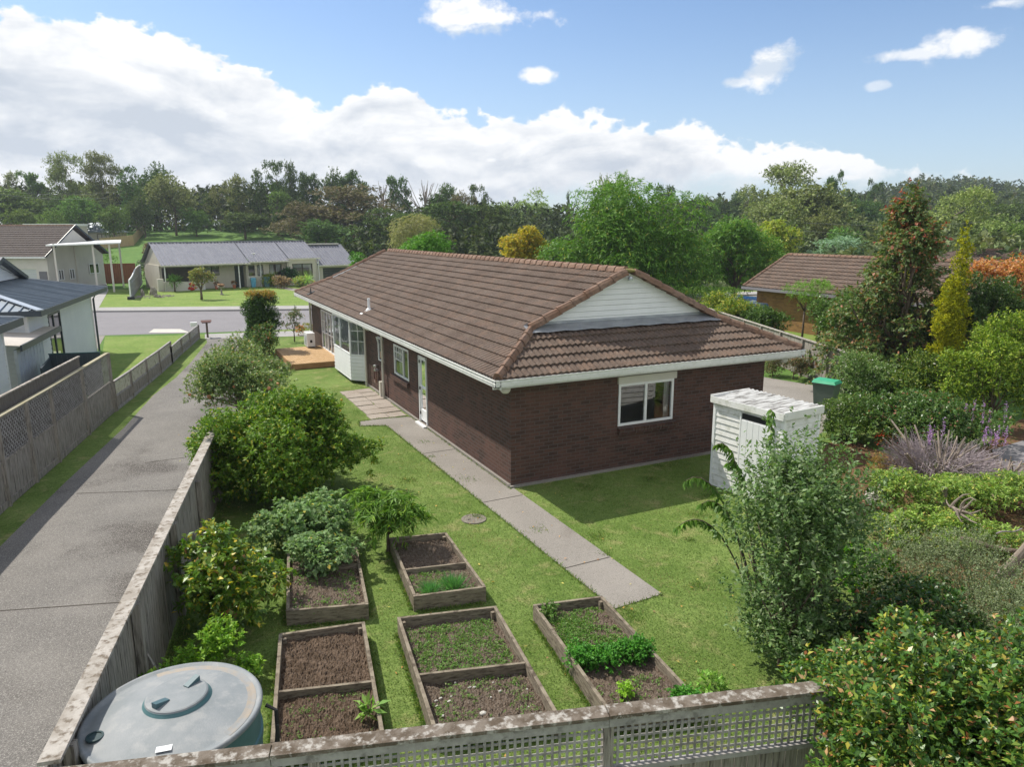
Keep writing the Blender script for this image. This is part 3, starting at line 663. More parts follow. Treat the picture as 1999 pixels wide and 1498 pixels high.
    aL = math.hypot(.47, by0-12.27); au = np.array([.47, 12.27-by0, 0])/aL; an = np.array([au[1], -au[0], 0])
    clad(b, (bx, by0, 0), au, an, bz0, bs, lambda z: (0, aL), .135, .016)
    b.quad((bx, by1, bz0), (0, by1, bz0), (0, by1, bz1), (bx, by1, bz1)); b.quad((bx, by1, bz0), (bx, by0, bz0), (0, 12.27, bz0), (0, by1, bz0)); b.quad((bx, by1, bz1), (bx, by0, bz1), (0, 12.27, bz1), (0, by1, bz1))
    bb = b.build('bay_window', M_WHITE, h)
    window(bb, (bx, by1, bs), -Y, -X, by1-by0, bz1-bs-.03, (0, .42, 1), None, .05, curtain=[(.01, .99, 0, 1)], name='bay_pane_frame', inset=.03)
    window(bb, np.array([bx, by0, bs]), au, an, aL, bz1-bs-.03, (0, 1), [(.5, 0, .0, 1), (.03, .97, .4, 0), (.03, .97, .7, 0)], .045, curtain=[(.02, .98, 0, 1)], name='bay_pane_frame', inset=.03)
    window(bb, np.array([bx, by0, bs+.5])+an*.02, au, an, aL*.97, .78, (0, 1), [(.5, 0, 0, 1)], .03, name='window_sash', tilt=-R(9), inset=0, glass=True)
    # tall windows over the deck
    window(h, (0, 20.22, .25), -Y, -X, 2.54, 1.82, (0, .25, .5, .75, 1), [(.02, .98, .42, .45), (.125, 0, .45, 1), (.02, .25, .72, 0), (.375, 0, .0, .42)], .055, curtain=[(.5, .98, 0, 1)])
    # downpipes and services
    for y in (9.72, 11.95):
        p = MB(); p.tube([(-.11, y, .0), (-.11, y, 2.25), (-.3, y+.02, 2.38), (-.6, y+.02, 2.48)], .042, 10); p.build('downpipe', M_PVC, h)
    p = MB(); p.tube([(-.15, 11.95, 2.2), (-.15, 11.2, 2.2)], .04, 10); p.build('waste_pipe', M_PVC, h); p = MB(); p.tube([(-.1, 22.35, 0), (-.1, 22.35, 2.35)], .05, 10); p.build('downpipe', M_PVC, h)
    p = MB(); p.box(-.16, 9.95, 0, -.0, 10.12, .55); p.build('meter_box', M_PVC, h)
    # vent pipe through the roof, aerial mount
    v = MB(); z0 = EZ+K_*(.53)+.03; v.tube([(-.09, 11.25, z0-.05), (-.09, 11.25, z0+.36)], .05, 12); v.tube([(-.09, 11.25, z0+.36), (-.09, 11.25, z0+.42)], [.058, .05], 12)
    v.obox((-.40, 11.12, z0-.14), (.42, 0, .19), (0, .26, 0), (0, 0, .03)); v.lathe((-.09, 11.25, z0-.02), [(.12, 0), (.1, .06), (.06, .1)], 14); v.build('vent_pipe', M_WHITE, rf, smooth=False)
    v = MB(); v.obox((-.55, 20.2, 2.71), (.34, 0, .15), (0, .28, 0), (0, 0, .05)); v.tube([(-.42, 20.35, 2.75), (-.38, 20.35, 3.05)], .02); v.tube([(-.42, 20.2, 2.82), (-.3, 20.7, 2.9)], .02); v.build('aerial_mount', M_BLACK, rf)
    for (x, y) in ((-.3, -.36), (WD+.28, -.36)):
        l = MB(); l.lathe((x, y, 2.27), [(0, 0), (.06, .01), (.10, .05), (.115, .1), (.09, .16)], 20); l.build('soffit_light', M_CREAM2, h, smooth=True)
main_house()

# hose reel on the wall, deck, heat pump
m = MB()
for k in range(7):
    r_ = .17+.02*math.sin(k*2.3); m.tube([(-.09-.012*(k % 3), 10.75+r_*math.cos(a)*.85, .62+(r_+.04*(k % 2))*math.sin(a)*1.25) for a in np.linspace(0, 6.28, 18)], .012, 5, False)
hr = thing('hose_reel', 'coiled copper-brown garden hose hung on the brick wall between the two downpipes', 'garden hose', (-.1, 10.75, .3)); m.build('hose', mat('hose_rubber', (.16, .075, .055), (.28, .2, .17), 6, .5), hr)
m = MB(); m.lathe((-.1, 10.7, .95), [(0, 0), (.07, .0), (.08, .06), (.0, .09)], 12); m.obox((-.13, 10.62, .8), (.12, 0, 0), (0, .2, 0), (0, 0, .06)); m.build('bracket', M_STEEL, hr)
dk = thing('deck', 'low pine timber deck beside the white bay window', 'deck', (-1, 18.5, 0)); m = MB()
for i in range(20): m.box(-2.05+i*.1025, 16.42, .22, -2.05+i*.1025+.094, 20.9, .25)
m.build('deck_boards', M_DECK, dk); m = MB(); m.box(-2.06, 16.40, .02, -.01, 16.43, .225); m.box(-2.07, 16.40, .02, -2.04, 20.9, .225); m.build('fascia', mat('deck_fascia', (.30, .155, .07), (.36, .2, .1), 4, .8), dk)
hp = thing('heat_pump', 'white heat pump outdoor unit on the far end of the pine deck', 'heat pump', (-.6, 20.6, .25)); m = MB(); m.box(-.68, 20.35, .31, -.32, 21.15, .94); m.build('casing', M_WHITE, hp)
m = MB(); m.lathe((0, 0, 0), [(0, 0)]) if False else None
for i in range(9): m.box(-.695, 20.45, .38+i*.055, -.683, 21.0, .395+i*.055)
m.build('grille', M_STEEL, hp); m = MB(); m.box(-.65, 20.45, .25, -.35, 20.52, .31); m.build('foot', M_BLACK, hp); m = MB(); m.box(-.65, 20.95, .25, -.35, 21.02, .31); m.build('foot', M_BLACK, hp)
m = MB(); m.box(-.55, 20.335, .5, -.45, 20.349, .62); m.build('handle_recess', M_BLACK, hp)
dc = thing('drain_cover', 'round concrete drain cover set in the lawn beside the path', 'drain cover', (*G(925, 1015)[:2], 0)); b = BASE[dc]
m = MB(); m.lathe(b, [(.25, .0), (.25, .022), (.2, .024), (.19, .018), (0, .02)], 32); m.build('cover', mat('old_concrete', (.17, .15, .125), (.23, .21, .17), 20, .9), dc); 
for s_ in (-.1, .1): m = MB(); m.beam(b+np.array([s_-.03, 0, .023]), b+np.array([s_+.03, 0, .023]), .02, .008); m.build('lifting_slot', M_BLACK, dc)

# ================================================================== GARDEN SHED
def shed():
    A = np.array([4.16, -1.85]); L, Wd, h = 1.82, 1.08, 2.0
    t = thing('garden_shed', 'small white weatherboard garden shed with lichened corrugated roof beside the brick house', 'shed', (4.7, -2.8, 0))
    u = np.array([.09, -1, 0]); u /= np.linalg.norm(u); v = np.array([1, .09, 0]); v /= np.linalg.norm(v); O = np.array([A[0], A[1], 0])
    w = MB()
    clad(w, O, u, -v, .0, h, lambda z: (0, L), .135, .016); clad(w, O+u*L, v, u, .0, h, lambda z: (0, Wd), .135, .016)
    clad(w, O+u*L+v*Wd, -u, v, .0, h, lambda z: (0, L), .135, .016); clad(w, O+v*Wd, -v, -u, .0, h, lambda z: (0, Wd), .135, .016)
    w.obox(O+u*.03+v*.03, u*(L-.06), v*(Wd-.06), ZZ*(h-.01)); w.build('wall', M_WHITED, t)
    for (p, q) in ((0, 0), (L, 0), (L, Wd), (0, Wd)): c = MB(); c.obox(O+u*(p-.032)+v*(q-.032), u*.064, v*.064, ZZ*(h+.01)); c.build('corner_trim', M_WHITE, t)
    r = MB(); e = .06
    roof_sheet(r, O-u*e-v*(e+.02)+ZZ*(h+.02), u, v, .045, lambda s: (0, L+2*e), Wd+2*e, course=3, pitch=.12, amp=.03, lip=0, sub=6)
    r.build('roof', mat('lichened_roof', (.62, .62, .60), (.20, .19, .175), 2.5, .9, .4, 40, stretch=(1, 9, 1), thr=(.45, .6), c3=(.75, .75, .74), s3=10, f3=.5), t)
    f = MB(); f.obox(O-u*e-v*(e+.045)+ZZ*(h-.07), u*(L+2*e), v*.02, ZZ*.14); f.obox(O+u*(L+e)-v*(e+.03)+ZZ*(h-.06), v*(Wd+2*e+.03), u*.02, ZZ*.16); f.obox(O-u*(e+.02)-v*(e+.03)+ZZ*(h-.06), v*(Wd+2*e), u*.02, ZZ*.16)
    f.build('fascia', M_WHITED, t)
    d = MB(); d.obox(O+u*.78-v*.045+ZZ*.06, u*.80, v*.03, ZZ*1.66)
    for k in range(5): d.obox(O+u*(.80+k*.155)-v*.052+ZZ*.08, u*.14, v*.008, ZZ*1.62)
    dd = d.build('door', M_WHITE, t)
    d = MB(); d.obox(O+u*1.50-v*.075+ZZ*.95, u*.02, v*.03, ZZ*.14); d.build('handle', M_STEEL, dd)
    d = MB(); d.obox(O+u*.78-v*.03+ZZ*1.73, u*.80, v*.025, ZZ*.12); d.build('door_gap', M_DARK, t)
    d = MB(); d.obox(O+u*1.585-v*.05+ZZ*.02, u*.035, v*.04, ZZ*1.85); d.obox(O+u*.74-v*.05+ZZ*.02, u*.035, v*.04, ZZ*1.85); d.build('door_frame', M_WHITE, t)
shed()

# ================================================================== WHEELIE BIN
def bin_at(P, name, label, body, lid, s=1.0, rot=0.0, group=None):
    t = thing(name, label, 'bin', P, group); P = np.array(P, float); c, s_ = math.cos(rot), math.sin(rot); u = np.array([c, s_, 0]); v = np.array([-s_, c, 0])
    m = MB(); q = lambda a, b_, z: P+u*a*s+v*b_*s+ZZ*z*s
    vs = [q(-.22, -.25, .02), q(.22, -.25, .02), q(.22, .25, .02), q(-.22, .25, .02), q(-.28, -.33, .95), q(.28, -.33, .95), q(.28, .33, .95), q(-.28, .33, .95)]
    m.add(vs, [(0, 3, 2, 1), (0, 1, 5, 4), (1, 2, 6, 5), (2, 3, 7, 6), (3, 0, 4, 7), (4, 5, 6, 7)]); m.obox(q(-.3, -.35, .93), u*.6*s, v*.7*s, ZZ*.05*s); m.build('body', body, t)
    m = MB(); m.add([q(-.31, -.37, .98), q(.31, -.37, .98), q(.31, .36, .98), q(-.31, .36, .98), q(-.24, -.30, 1.06), q(.24, -.30, 1.06), q(.24, .33, 1.07), q(-.24, .33, 1.07)], [(0, 1, 5, 4), (1, 2, 6, 5), (2, 3, 7, 6), (3, 0, 4, 7), (4, 5, 6, 7)]); m.build('lid', lid, t)
    m = MB(); m.tube([q(-.2, .40, 1.0), q(.2, .40, 1.0)], .018); m.build('handle', M_BLACK, t)
    for a in (-.24, .24):
        m = MB(); m.tube([q(a-.025, .27, .1), q(a+.025, .27, .1)], .1*s, 14); m.build('wheel', M_BLACK, t)
bin_at(G(1609, 806), 'wheelie_bin', 'dark grey-green wheelie bin with bright green lid on the concrete behind the shed', M_GREENBIN, M_BINLID, 1.0, .35)

# ================================================================== RAISED BEDS
def bed(corners, h, div, label, soil, noise=.03, lvl=.6, seed=0):
    """corners: near-left, near-right, far-right, far-left on the ground; div: list of fractions along the length with a cross board"""
    c = [np.array([p[0], p[1], 0.]) for p in corners]; mid = sum(c)/4
    t = thing('raised_bed', label, 'raised bed', mid, 'timber raised vegetable beds'); th = .045
    for a, b_ in ((0, 1), (1, 2), (2, 3), (3, 0)):
        p, q = c[a], c[b_]; d = (q-p)/np.linalg.norm(q-p); nn = np.array([d[1], -d[0], 0])
        if np.dot(nn, mid-p) > 0: nn = -nn
        m = MB(); e = th if a in (0, 2) else 0.0; m.obox(p-d*e, d*(np.linalg.norm(q-p)+2*e), nn*th, ZZ*(h+(.004 if a % 2 else 0))); m.build('board', M_BED, t)
    for f in div:
        p = c[0]+(c[3]-c[0])*f; q = c[1]+(c[2]-c[1])*f; m = MB(); m.beam(p+ZZ*h/2, q+ZZ*h/2, th*.9, h-.02); m.build('divider_board', M_BED, t)
    for k in range(4):
        m = MB(); p = c[k]+(mid-c[k])/np.linalg.norm(mid-c[k])*.07; m.obox(p-X*.025-Y*.025, X*.05, Y*.05, ZZ*(h-.03)); m.build('corner_post', M_BED, t)
    # soil with clods
    rg = np.random.default_rng(seed); n = 70; vs = []; fs = []; ph = rg.uniform(0, 6.28, 12)
    hh = h*lvl+rg.normal(size=(n+1, n+1))*noise*.33
    for i in range(n+1):
        for j in range(n+1):
            a, b_ = i/n, j/n; p = (c[0]*(1-a)+c[1]*a)*(1-b_)+(c[3]*(1-a)+c[2]*a)*b_
            z = hh[i, j]+noise*(math.sin(p[0]*9+ph[0])*math.cos(p[1]*8+ph[1])*.5+math.sin(p[0]*21+ph[2]+p[1]*13)*.35)
            vs.append((p[0], p[1], z))
    for i in range(n):
        for j in range(n): a = i*(n+1)+j; fs.append((a, a+n+1, a+n+2, a+1))
    m = MB(); m.v = vs; m.f = fs; m.build('soil', soil, t)
    return c, h*lvl
def g2(*q): return [G(x, y)[:2] for x, y in q]
SOIL2 = mat('rough_soil', (.15, .11, .08), (.22, .17, .13), 12, .95, 1.0, 45, c3=(.40, .34, .28), s3=45, f3=.6, spec=.1, dist=.06)
BEDH = .26
def topq(pix, z):  return [G(x, y, z)[:2] for x, y in pix]
B = {}
B['A'] = bed(topq([(536, 1450), (742, 1432), (706, 1218), (551, 1240)], BEDH), BEDH, [.42], 'raised timber bed of bare brown soil with a cross board, right beside the water tank', M_SOIL, .03, .62, 1)
B['B'] = bed(topq([(565, 1190), (713, 1178), (690, 1060), (566, 1072)], BEDH), BEDH, [.62], 'raised timber bed with the grey-green bushy vegetable plants growing over its far end', SOIL2, .025, .7, 2)
B['C'] = bed(topq([(812, 1162), (942, 1145), (868, 1042), (765, 1052)], BEDH), BEDH, [.42], 'small raised timber bed with two tufts of chives under the peach tree', SOIL2, .025, .62, 3)
B['D'] = bed(topq([(852, 1420), (1083, 1395), (964, 1187), (782, 1208)], BEDH), BEDH, [.43], 'wide raised timber bed with green weeds behind its cross board and pale shells in front', SOIL2, .03, .45, 4)
B['E'] = bed(topq([(1196, 1392), (1360, 1370), (1172, 1167), (1048, 1183)], BEDH), BEDH, [], 'long raised timber bed with a dense band of parsley nearest the concrete path', SOIL2, .03, .5, 5)

# ================================================================== WATER TANK
def tank():
    cx, cy, z, r = -6.96, -7.2, 1.35, .775
    t = thing('water_tank', 'round blue-grey plastic water tank with a screw lid in the fence corner', 'water tank', (cx, cy, 0))
    m = MB(); m.lathe((cx, cy, 0), [(r-.03, 0), (r-.03, z*.3), (r-.015, z*.31), (r-.015, z*.36), (r-.03, z*.37), (r-.03, z*.7), (r-.015, z*.71), (r-.015, z*.76), (r-.03, z*.77), (r-.03, z-.06), (r, z-.04)], 96); m.build('body', M_TANKD, t, smooth=False)
    m = MB(); m.lathe((cx, cy, 0), [(r, z-.04), (r+.004, z-.015), (r-.01, z+.004), (r-.035, z+.002), (r-.055, z-.014), (r-.10, z-.010), (.30, z+.075), (0, z+.09)], 96); top_ = m.build('top', M_TANK, t, smooth=True)
    m = MB(); m.lathe((cx, cy, .003), [(r-.056, z-.0135), (r-.095, z-.0115), (r-.15, z-.003), (r-.155, z-.0035)], 96)
    m.v, m.f = m.v, [f for i, f in enumerate(m.f) if len(f) == 4 and (-.95 < ((i % 96)/96*2*math.pi if (i % 96)/96 < .5 else (i % 96)/96*2*math.pi-2*math.pi) < 1.75)]
    m.build('stain_ring', M_TANKW, top_)
    lx, ly = cx+.04, cy+.06; m = MB(); m.lathe((lx, ly, z), [(.275, .05), (.275, .105), (.268, .122), (.255, .128), (0, .135)], 64); lid = m.build('lid', M_TANK, t); m = MB(); m.lathe((lx, ly, z), [(.30, .045), (.30, .07), (.279, .10), (.2765, .108)], 64); m.build('lid_rim', M_TANKD, lid)
    for s_, n_ in ((-1, 0), (1, 1)):
        a = R(38); d = np.array([math.cos(a), math.sin(a), 0]); p = np.array([lx, ly, z+.13])+d*s_*.17; q = np.cross(d, ZZ)
        m = MB(); w = .03
        m.add([p-d*.07-q*w, p+d*.07-q*w, p+d*.07+q*w, p-d*.07+q*w, p-d*.07*s_-q*w+ZZ*.012, p-d*.07*s_+q*w+ZZ*.012, p+d*.07*s_-q*w+ZZ*.05, p+d*.07*s_+q*w+ZZ*.05], [(0, 1, 6, 4), (3, 5, 7, 2), (4, 6, 7, 5), (1, 2, 7, 6), (0, 4, 5, 3)] if s_ > 0 else [(1, 0, 6, 4), (2, 5, 7, 3), (4, 6, 7, 5), (0, 3, 7, 6), (1, 4, 5, 2)])
        m.build('grip', mat('tank_grip', (.07, .13, .15), rough=.5), lid)
    hx, hy = G(185, 1440, z+.01)[:2]; m = MB(); m.lathe((hx, hy, z+.004), [(.072, 0.0), (.072, .016), (.055, .018), (.054, .008)], 32); m.lathe((hx, hy, z+.008), [(.055, 0.003), (0, .0035)], 32); m.build('inlet_hole', mat('inlet_dark', (.03, .06, .065), rough=.6), t)
    q = G(318, 1464, z+.01); m = MB(); m.obox(q-np.array([.06, .04, -.012]), (.125, -.02, 0), (.015, .085, 0), (0, 0, .004)); m.build('sticker', M_WHITE, t)
tank()
st = thing('tank_fitting', 'dark steel stake standing against the right side of the water tank', 'stake', (-6.08, -7.15, 0)); m = MB(); m.tube([(-6.10, -7.35, 0), (-6.06, -7.1, 1.0), (-6.15, -7.05, 1.05)], .02); m.tube([(-6.2, -7.45, 0), (-6.07, -7.2, .9)], .015); m.build('stake_bars', M_BLACK, st)
st = thing('clay_pipe', 'orange clay pipe lying against the left board of the parsley bed', 'pipe', (*G(1150, 1370)[:2], 0)); m = MB(); a, b_ = G(1147, 1352, .03), G(1172, 1400, .03); m.tube([a, b_], .035, 10); m.tube([a+np.array([.08, 0, 0]), b_+np.array([.08, .02, 0])], .03, 10); m.build('pipe', M_TERRA, st)

# ================================================================== FENCES
def paling_fence(t, P, Q, h, seed=0, bw=.145, zb=.02, side=1, off=.03, th=.018, jig=.012):
    rg = random.Random(seed); P = np.array([P[0], P[1], 0.]); Q = np.array([Q[0], Q[1], 0.]); d = Q-P; L = np.linalg.norm(d); d /= L; n = np.array([d[1], -d[0], 0])*side
    m = MB(); k = int(L/(bw+.006))
    for i in range(k):
        a = i*L/k; m.obox(P+d*a+n*(off+rg.uniform(0, .006))+ZZ*zb, d*(L/k-.007), n*th, ZZ*(h-zb+rg.uniform(-jig, 0)))
    return m
def side_fence():
    P, Q, h = np.array([-7.86, -7.75]), np.array([-5.78, 3.1]), 1.52
    t = thing('side_boundary_fence', 'weathered paling fence with white lichened capping between the drive and the vegetable beds', 'fence', (*P, 0))
    paling_fence(t, P, Q, h-.02, 1, side=1, off=-.02).build('palings', M_WOOD, t)
    d = (Q-P)/np.linalg.norm(Q-P); d3 = np.array([*d, 0.]); n = np.array([d[1], -d[0], 0]); L = np.linalg.norm(Q-P)
    m = MB(); nseg = 5
    for i in range(nseg): m.obox(np.array([*P, h])+d3*(L*i/nseg)-n*.085, d3*(L/nseg-.006), n*.17, ZZ*.035)
    m.build('capping', M_CAPW, t)
    for z in (.35, 1.2):
        m = MB(); m.obox(np.array([*P, z])-n*.075, d3*L, n*.05, ZZ*.09); m.build('rail', M_WOOD, t)
    for k in range(5):
        m = MB(); m.obox(np.array([*P, 0])+d3*(L*(k+.1)/4.6)+n*.012, d3*.1, n*.09, ZZ*(1.48 if k != 3 else 1.3)); m.build('post', M_WOOD, t)
    for k, a in enumerate((1.6, 5.2)):
        m = MB(); p = np.array([*P, 0])+d3*(a+1.2); m.beam(p+n*.32, p+n*.05+ZZ*.75, .05, .09); m.build('brace', M_WOOD, t)
side_fence()
def front_fence():
    h = 1.55; pts = [(-7.80, -7.93), (-6.27, -8.25), (-3.57, -9.15), (-1.78, -9.70), (-1.25, -9.86)]
    t = thing('lattice_topped_fence', 'weathered front fence with square lattice top and mossy capping across the foot of the photo', 'fence', (-3.6, -9.1, 0))
    P, Q = np.array(pts[0]), np.array(pts[-1]); d = (Q-P)/np.linalg.norm(Q-P); L = np.linalg.norm(Q-P); d3 = np.array([*d, 0.]); n = np.array([d[1], -d[0], 0]); O = np.array([*P, 0.])
    zl0, zl1 = h-.52, h-.09
    jn = [0, 1.62, 4.46, L]
    m = MB(); rg = random.Random(5)
    for i in range(3): m.obox(O+d3*jn[i]-n*.075+ZZ*(h-.035+.004*i), d3*(jn[i+1]-jn[i]-.012), n*.16, ZZ*.035)
    m.build('capping', M_CAPF, t)
    m = MB()
    for i in range(3): m.obox(O+d3*jn[i]+n*.035+ZZ*(h-.125), d3*(jn[i+1]-jn[i]-.006), n*.022, ZZ*.088)
    m.obox(O+n*.02+ZZ*(zl0-.06), d3*L, n*.055, ZZ*.05); m.build('rail', M_WOODL, t)
    m = MB(); a = .05
    while a < L:
        if all(abs(a-j) > .06 for j in (1.95, 4.46)): m.obox(O+d3*a+n*.028+ZZ*(zl0-.012), d3*.024, n*.007, ZZ*(zl1-zl0+.06))
        a += .066
    z = zl0+.02
    while z < zl1: m.obox(O+n*.019+ZZ*z, d3*L, n*.007, ZZ*.024); z += .075
    m.build('lattice', M_WOODL, t)
    m = MB(); k = int(L/.125)
    for i in range(k): m.obox(O+d3*(i*L/k)+n*(-.005+rg.uniform(0, .008)), d3*(L/k-.009), n*.018, ZZ*(zl0-.08+rg.uniform(-.02, .005)))
    m.build('palings', M_WOOD, t)
    for a in (1.95, 4.46):
        m = MB(); m.obox(O+d3*(a-.045)-n*.04, d3*.09, n*.09, ZZ*(h-.04)); m.build('post', M_WOOD, t)
    m = MB(); m.obox(O-n*.05+ZZ*.3, d3*L, n*.04, ZZ*.09); m.build('bottom_rail', M_WOOD, t)
front_fence()
def diag_lattice(m, P, Q, z0a, z1a, z0b, z1b, n, sp=.092, w=.028):
    P = np.array([*P, 0.]); Q = np.array([*Q, 0.]); d = Q-P; L = np.linalg.norm(d); d /= L
    lo = lambda x: z0a+(z0b-z0a)*x/L; hi = lambda x: z1a+(z1b-z1a)*x/L; H = max(z1a, z1b)-min(z0a, z0b)
    for sg, off in ((1, 0.0), (-1, .008)):
        x = -H-.2
        while x < L+H+.2:
            pts = []
            for k in range(41):
                s_ = k/40*(H+.05); xx = x+s_*sg if sg > 0 else x-s_; zz = min(z0a, z0b)+s_
                if 0 <= xx <= L and lo(xx) <= zz <= hi(xx): pts.append((xx, zz))
            if len(pts) > 1: a, b_ = pts[0], pts[-1]; m.beam(P+d*a[0]+ZZ*a[1]+n*off, P+d*b_[0]+ZZ*b_[1]+n*off, w, .006, n)
            x += sp*1.414
LF = [(-11.3, -3.5), (-10.62, .2), (-9.99, 3.64), (-9.37, 6.6), (-8.89, 9.11), (-8.36, 11.79)]
def tall_lattice_fence():
    t = thing('tall_lattice_fence', 'tall grey paling fence with diagonal lattice top left of the drive', 'fence', (*LF[2], 0)); h = 1.9
    for i in range(len(LF)-1):
        P, Q = np.array(LF[i]), np.array(LF[i+1]); d = (Q-P)/np.linalg.norm(Q-P); d3 = np.array([*d, 0.]); n = np.array([d[1], -d[0], 0]); L = np.linalg.norm(Q-P)
        paling_fence(t, P, Q, .98, 20+i, side=1, off=0.0).build('palings', M_WOOD, t)
        m = MB(); diag_lattice(m, P+n[:2]*.01, Q+n[:2]*.01, 1.0, h-.03, 1.0, h-.03, n); m.build('lattice_panel', M_WOODL, t)
        m = MB(); m.obox(np.array([*P, .96])+n*.0, d3*L, n*.045, ZZ*.05); m.obox(np.array([*P, h-.04]), d3*L, n*.04, ZZ*.05); m.obox(np.array([*P, .02])+n*.02, d3*L, n*.03, ZZ*.14); m.build('rail', M_WOOD, t)
        m = MB(); m.obox(np.array([*P, h])-n*.04, d3*L, n*.11, ZZ*.025); m.build('capping', mat('yellowed_capping', (.34, .31, .19), (.40, .37, .27), 4, .9, .4, 30), t)
    for p in LF[1:]+[tuple(np.array(LF[2])*.5+np.array(LF[3])*.5)]:
        m = MB(); m.box(p[0]-.01, p[1]-.05, 0, p[0]+.085, p[1]+.05, h+.0); m.build('post', M_WOOD, t)
tall_lattice_fence()
def plank_fence():
    t = thing('plank_screen', 'pale plank screen running just behind the tall diagonal lattice fence', 'fence', (-9.6, 7, 0)); P, Q = np.array([-11.45, -2.3]), np.array([-8.93, 9.6]); d = (Q-P)/np.linalg.norm(Q-P); d3 = np.array([*d, 0.]); n = np.array([d[1], -d[0], 0]); L = np.linalg.norm(Q-P)
    m = MB(); k = int(L/.16)
    for i in range(k): m.obox(np.array([*P, 0])+d3*i*L/k, d3*(L/k-.006), n*.02, ZZ*(2.16+.006*(i % 3)))
    m.build('planks', mat('shade_dark_planks', (.12, .105, .09), (.18, .16, .14), 7, .9, .5, 40, stretch=(6, 6, .5)), t); m = MB(); m.obox(np.array([*P, 2.175])-n*.02, d3*L, n*.07, ZZ*.03); m.build('capping', M_CAPW, t)  # planks coloured darker to stand in for the shade behind the lattice
plank_fence()
def low_fence():
    pts = [(-8.30, 11.9), (-7.87, 13.71), (-7.40, 15.99), (-6.96, 17.98), (-6.49, 20.3), (-6.01, 22.9), (-5.56, 25.0), (-5.0, 27.8)]
    for a, b_, h, lab in ((0, 4, .98, 'low weathered picket fence section with a lattice top next to the tall lattice fence'), (4, 7, .74, 'lowest weathered picket fence section with a lattice top ending at the letterbox')):
        t = thing('low_picket_fence', lab, 'fence', (*pts[a], 0), 'low fence along the drive')
        for i in range(a, b_):
            P, Q = np.array(pts[i]), np.array(pts[i+1]); d = (Q-P)/np.linalg.norm(Q-P); d3 = np.array([*d, 0.]); n = np.array([d[1], -d[0], 0]); L = np.linalg.norm(Q-P)
            paling_fence(t, P, Q, h*.46, 40+i, bw=.12, side=1, off=0).build('palings', M_WOOD, t)
            m = MB()
            for k in range(7): m.obox(np.array([*P, h*.5+k*(h*.46)/7]), d3*L, n*.01, ZZ*h*.047)
            for k in range(int(L/.16)): m.obox(np.array([*P, h*.47])+d3*(k*.16)+n*.01, d3*.03, n*.008, ZZ*h*.48)
            m.build('lattice_panel', M_WOODL, t)
            m = MB(); m.obox(np.array([*P, h-.03])-n*.02, d3*L, n*.07, ZZ*.03); m.obox(np.array([*P, h*.46]), d3*L, n*.04, ZZ*.04); m.obox(np.array([*P, .0])+n*.012, d3*L, n*.03, ZZ*.10); m.build('rail', M_WOODL, t)
        for p in pts[a:b_+1]:
            m = MB(); m.box(p[0]-.02, p[1]-.045, 0, p[0]+.07, p[1]+.045, h+.01); m.build('post', M_WOOD, t)
low_fence()
t = thing('letterbox', 'small letterbox with a dull red roof at the street end of the drive fence', 'letterbox', (-4.75, 28.0, 0)); m = MB(); m.box(-4.60, 27.9, 0, -4.50, 28.0, .85); m.build('post', M_BARK, t)
m = MB(); m.box(-4.78, 27.85, .80, -4.35, 28.15, .86); m.add([(-4.82, 27.8, .86), (-4.3, 27.8, .86), (-4.3, 28.2, .86), (-4.82, 28.2, .86), (-4.82, 28.0, .95), (-4.3, 28.0, .95)], [(0, 1, 5, 4), (2, 3, 4, 5), (0, 4, 3), (1, 2, 5)]); m.build('roof', mat('faded_red', (.15, .08, .07), rough=.8), t)
m = MB(); m.box(-5.35, 27.75, .66, -5.02, 28.0, .88); m.build('box', M_WHITE, t)

def right_fence():
    A, B_ = np.array(G(1500, 640, 1.45)[:2]), np.array(G(1656, 690, 1.45)[:2]); A2 = A+(A-B_)*2.2
    t = thing('right_boundary_fence', 'grey paling fence seen past the right end of the brown tile roof', 'fence', (*A, 0)); h = 1.45
    d = (B_-A2); L = np.linalg.norm(d); d /= L; d3 = np.array([*d, 0]); n = np.array([d[1], -d[0], 0])
    paling_fence(t, A2, B_, h, 77, side=1, off=0).build('palings', M_WOOD, t); m = MB(); m.obox(np.array([*A2, h])-n*.06, d3*L, n*.14, ZZ*.03); m.build('capping', M_CAPW, t)
    for k in range(int(L/2)+1): m = MB(); m.obox(np.array([*A2, 0])+d3*k*2+n*.02, d3*.1, n*.08, ZZ*(h-.02)); m.build('post', M_WOOD, t)
right_fence()

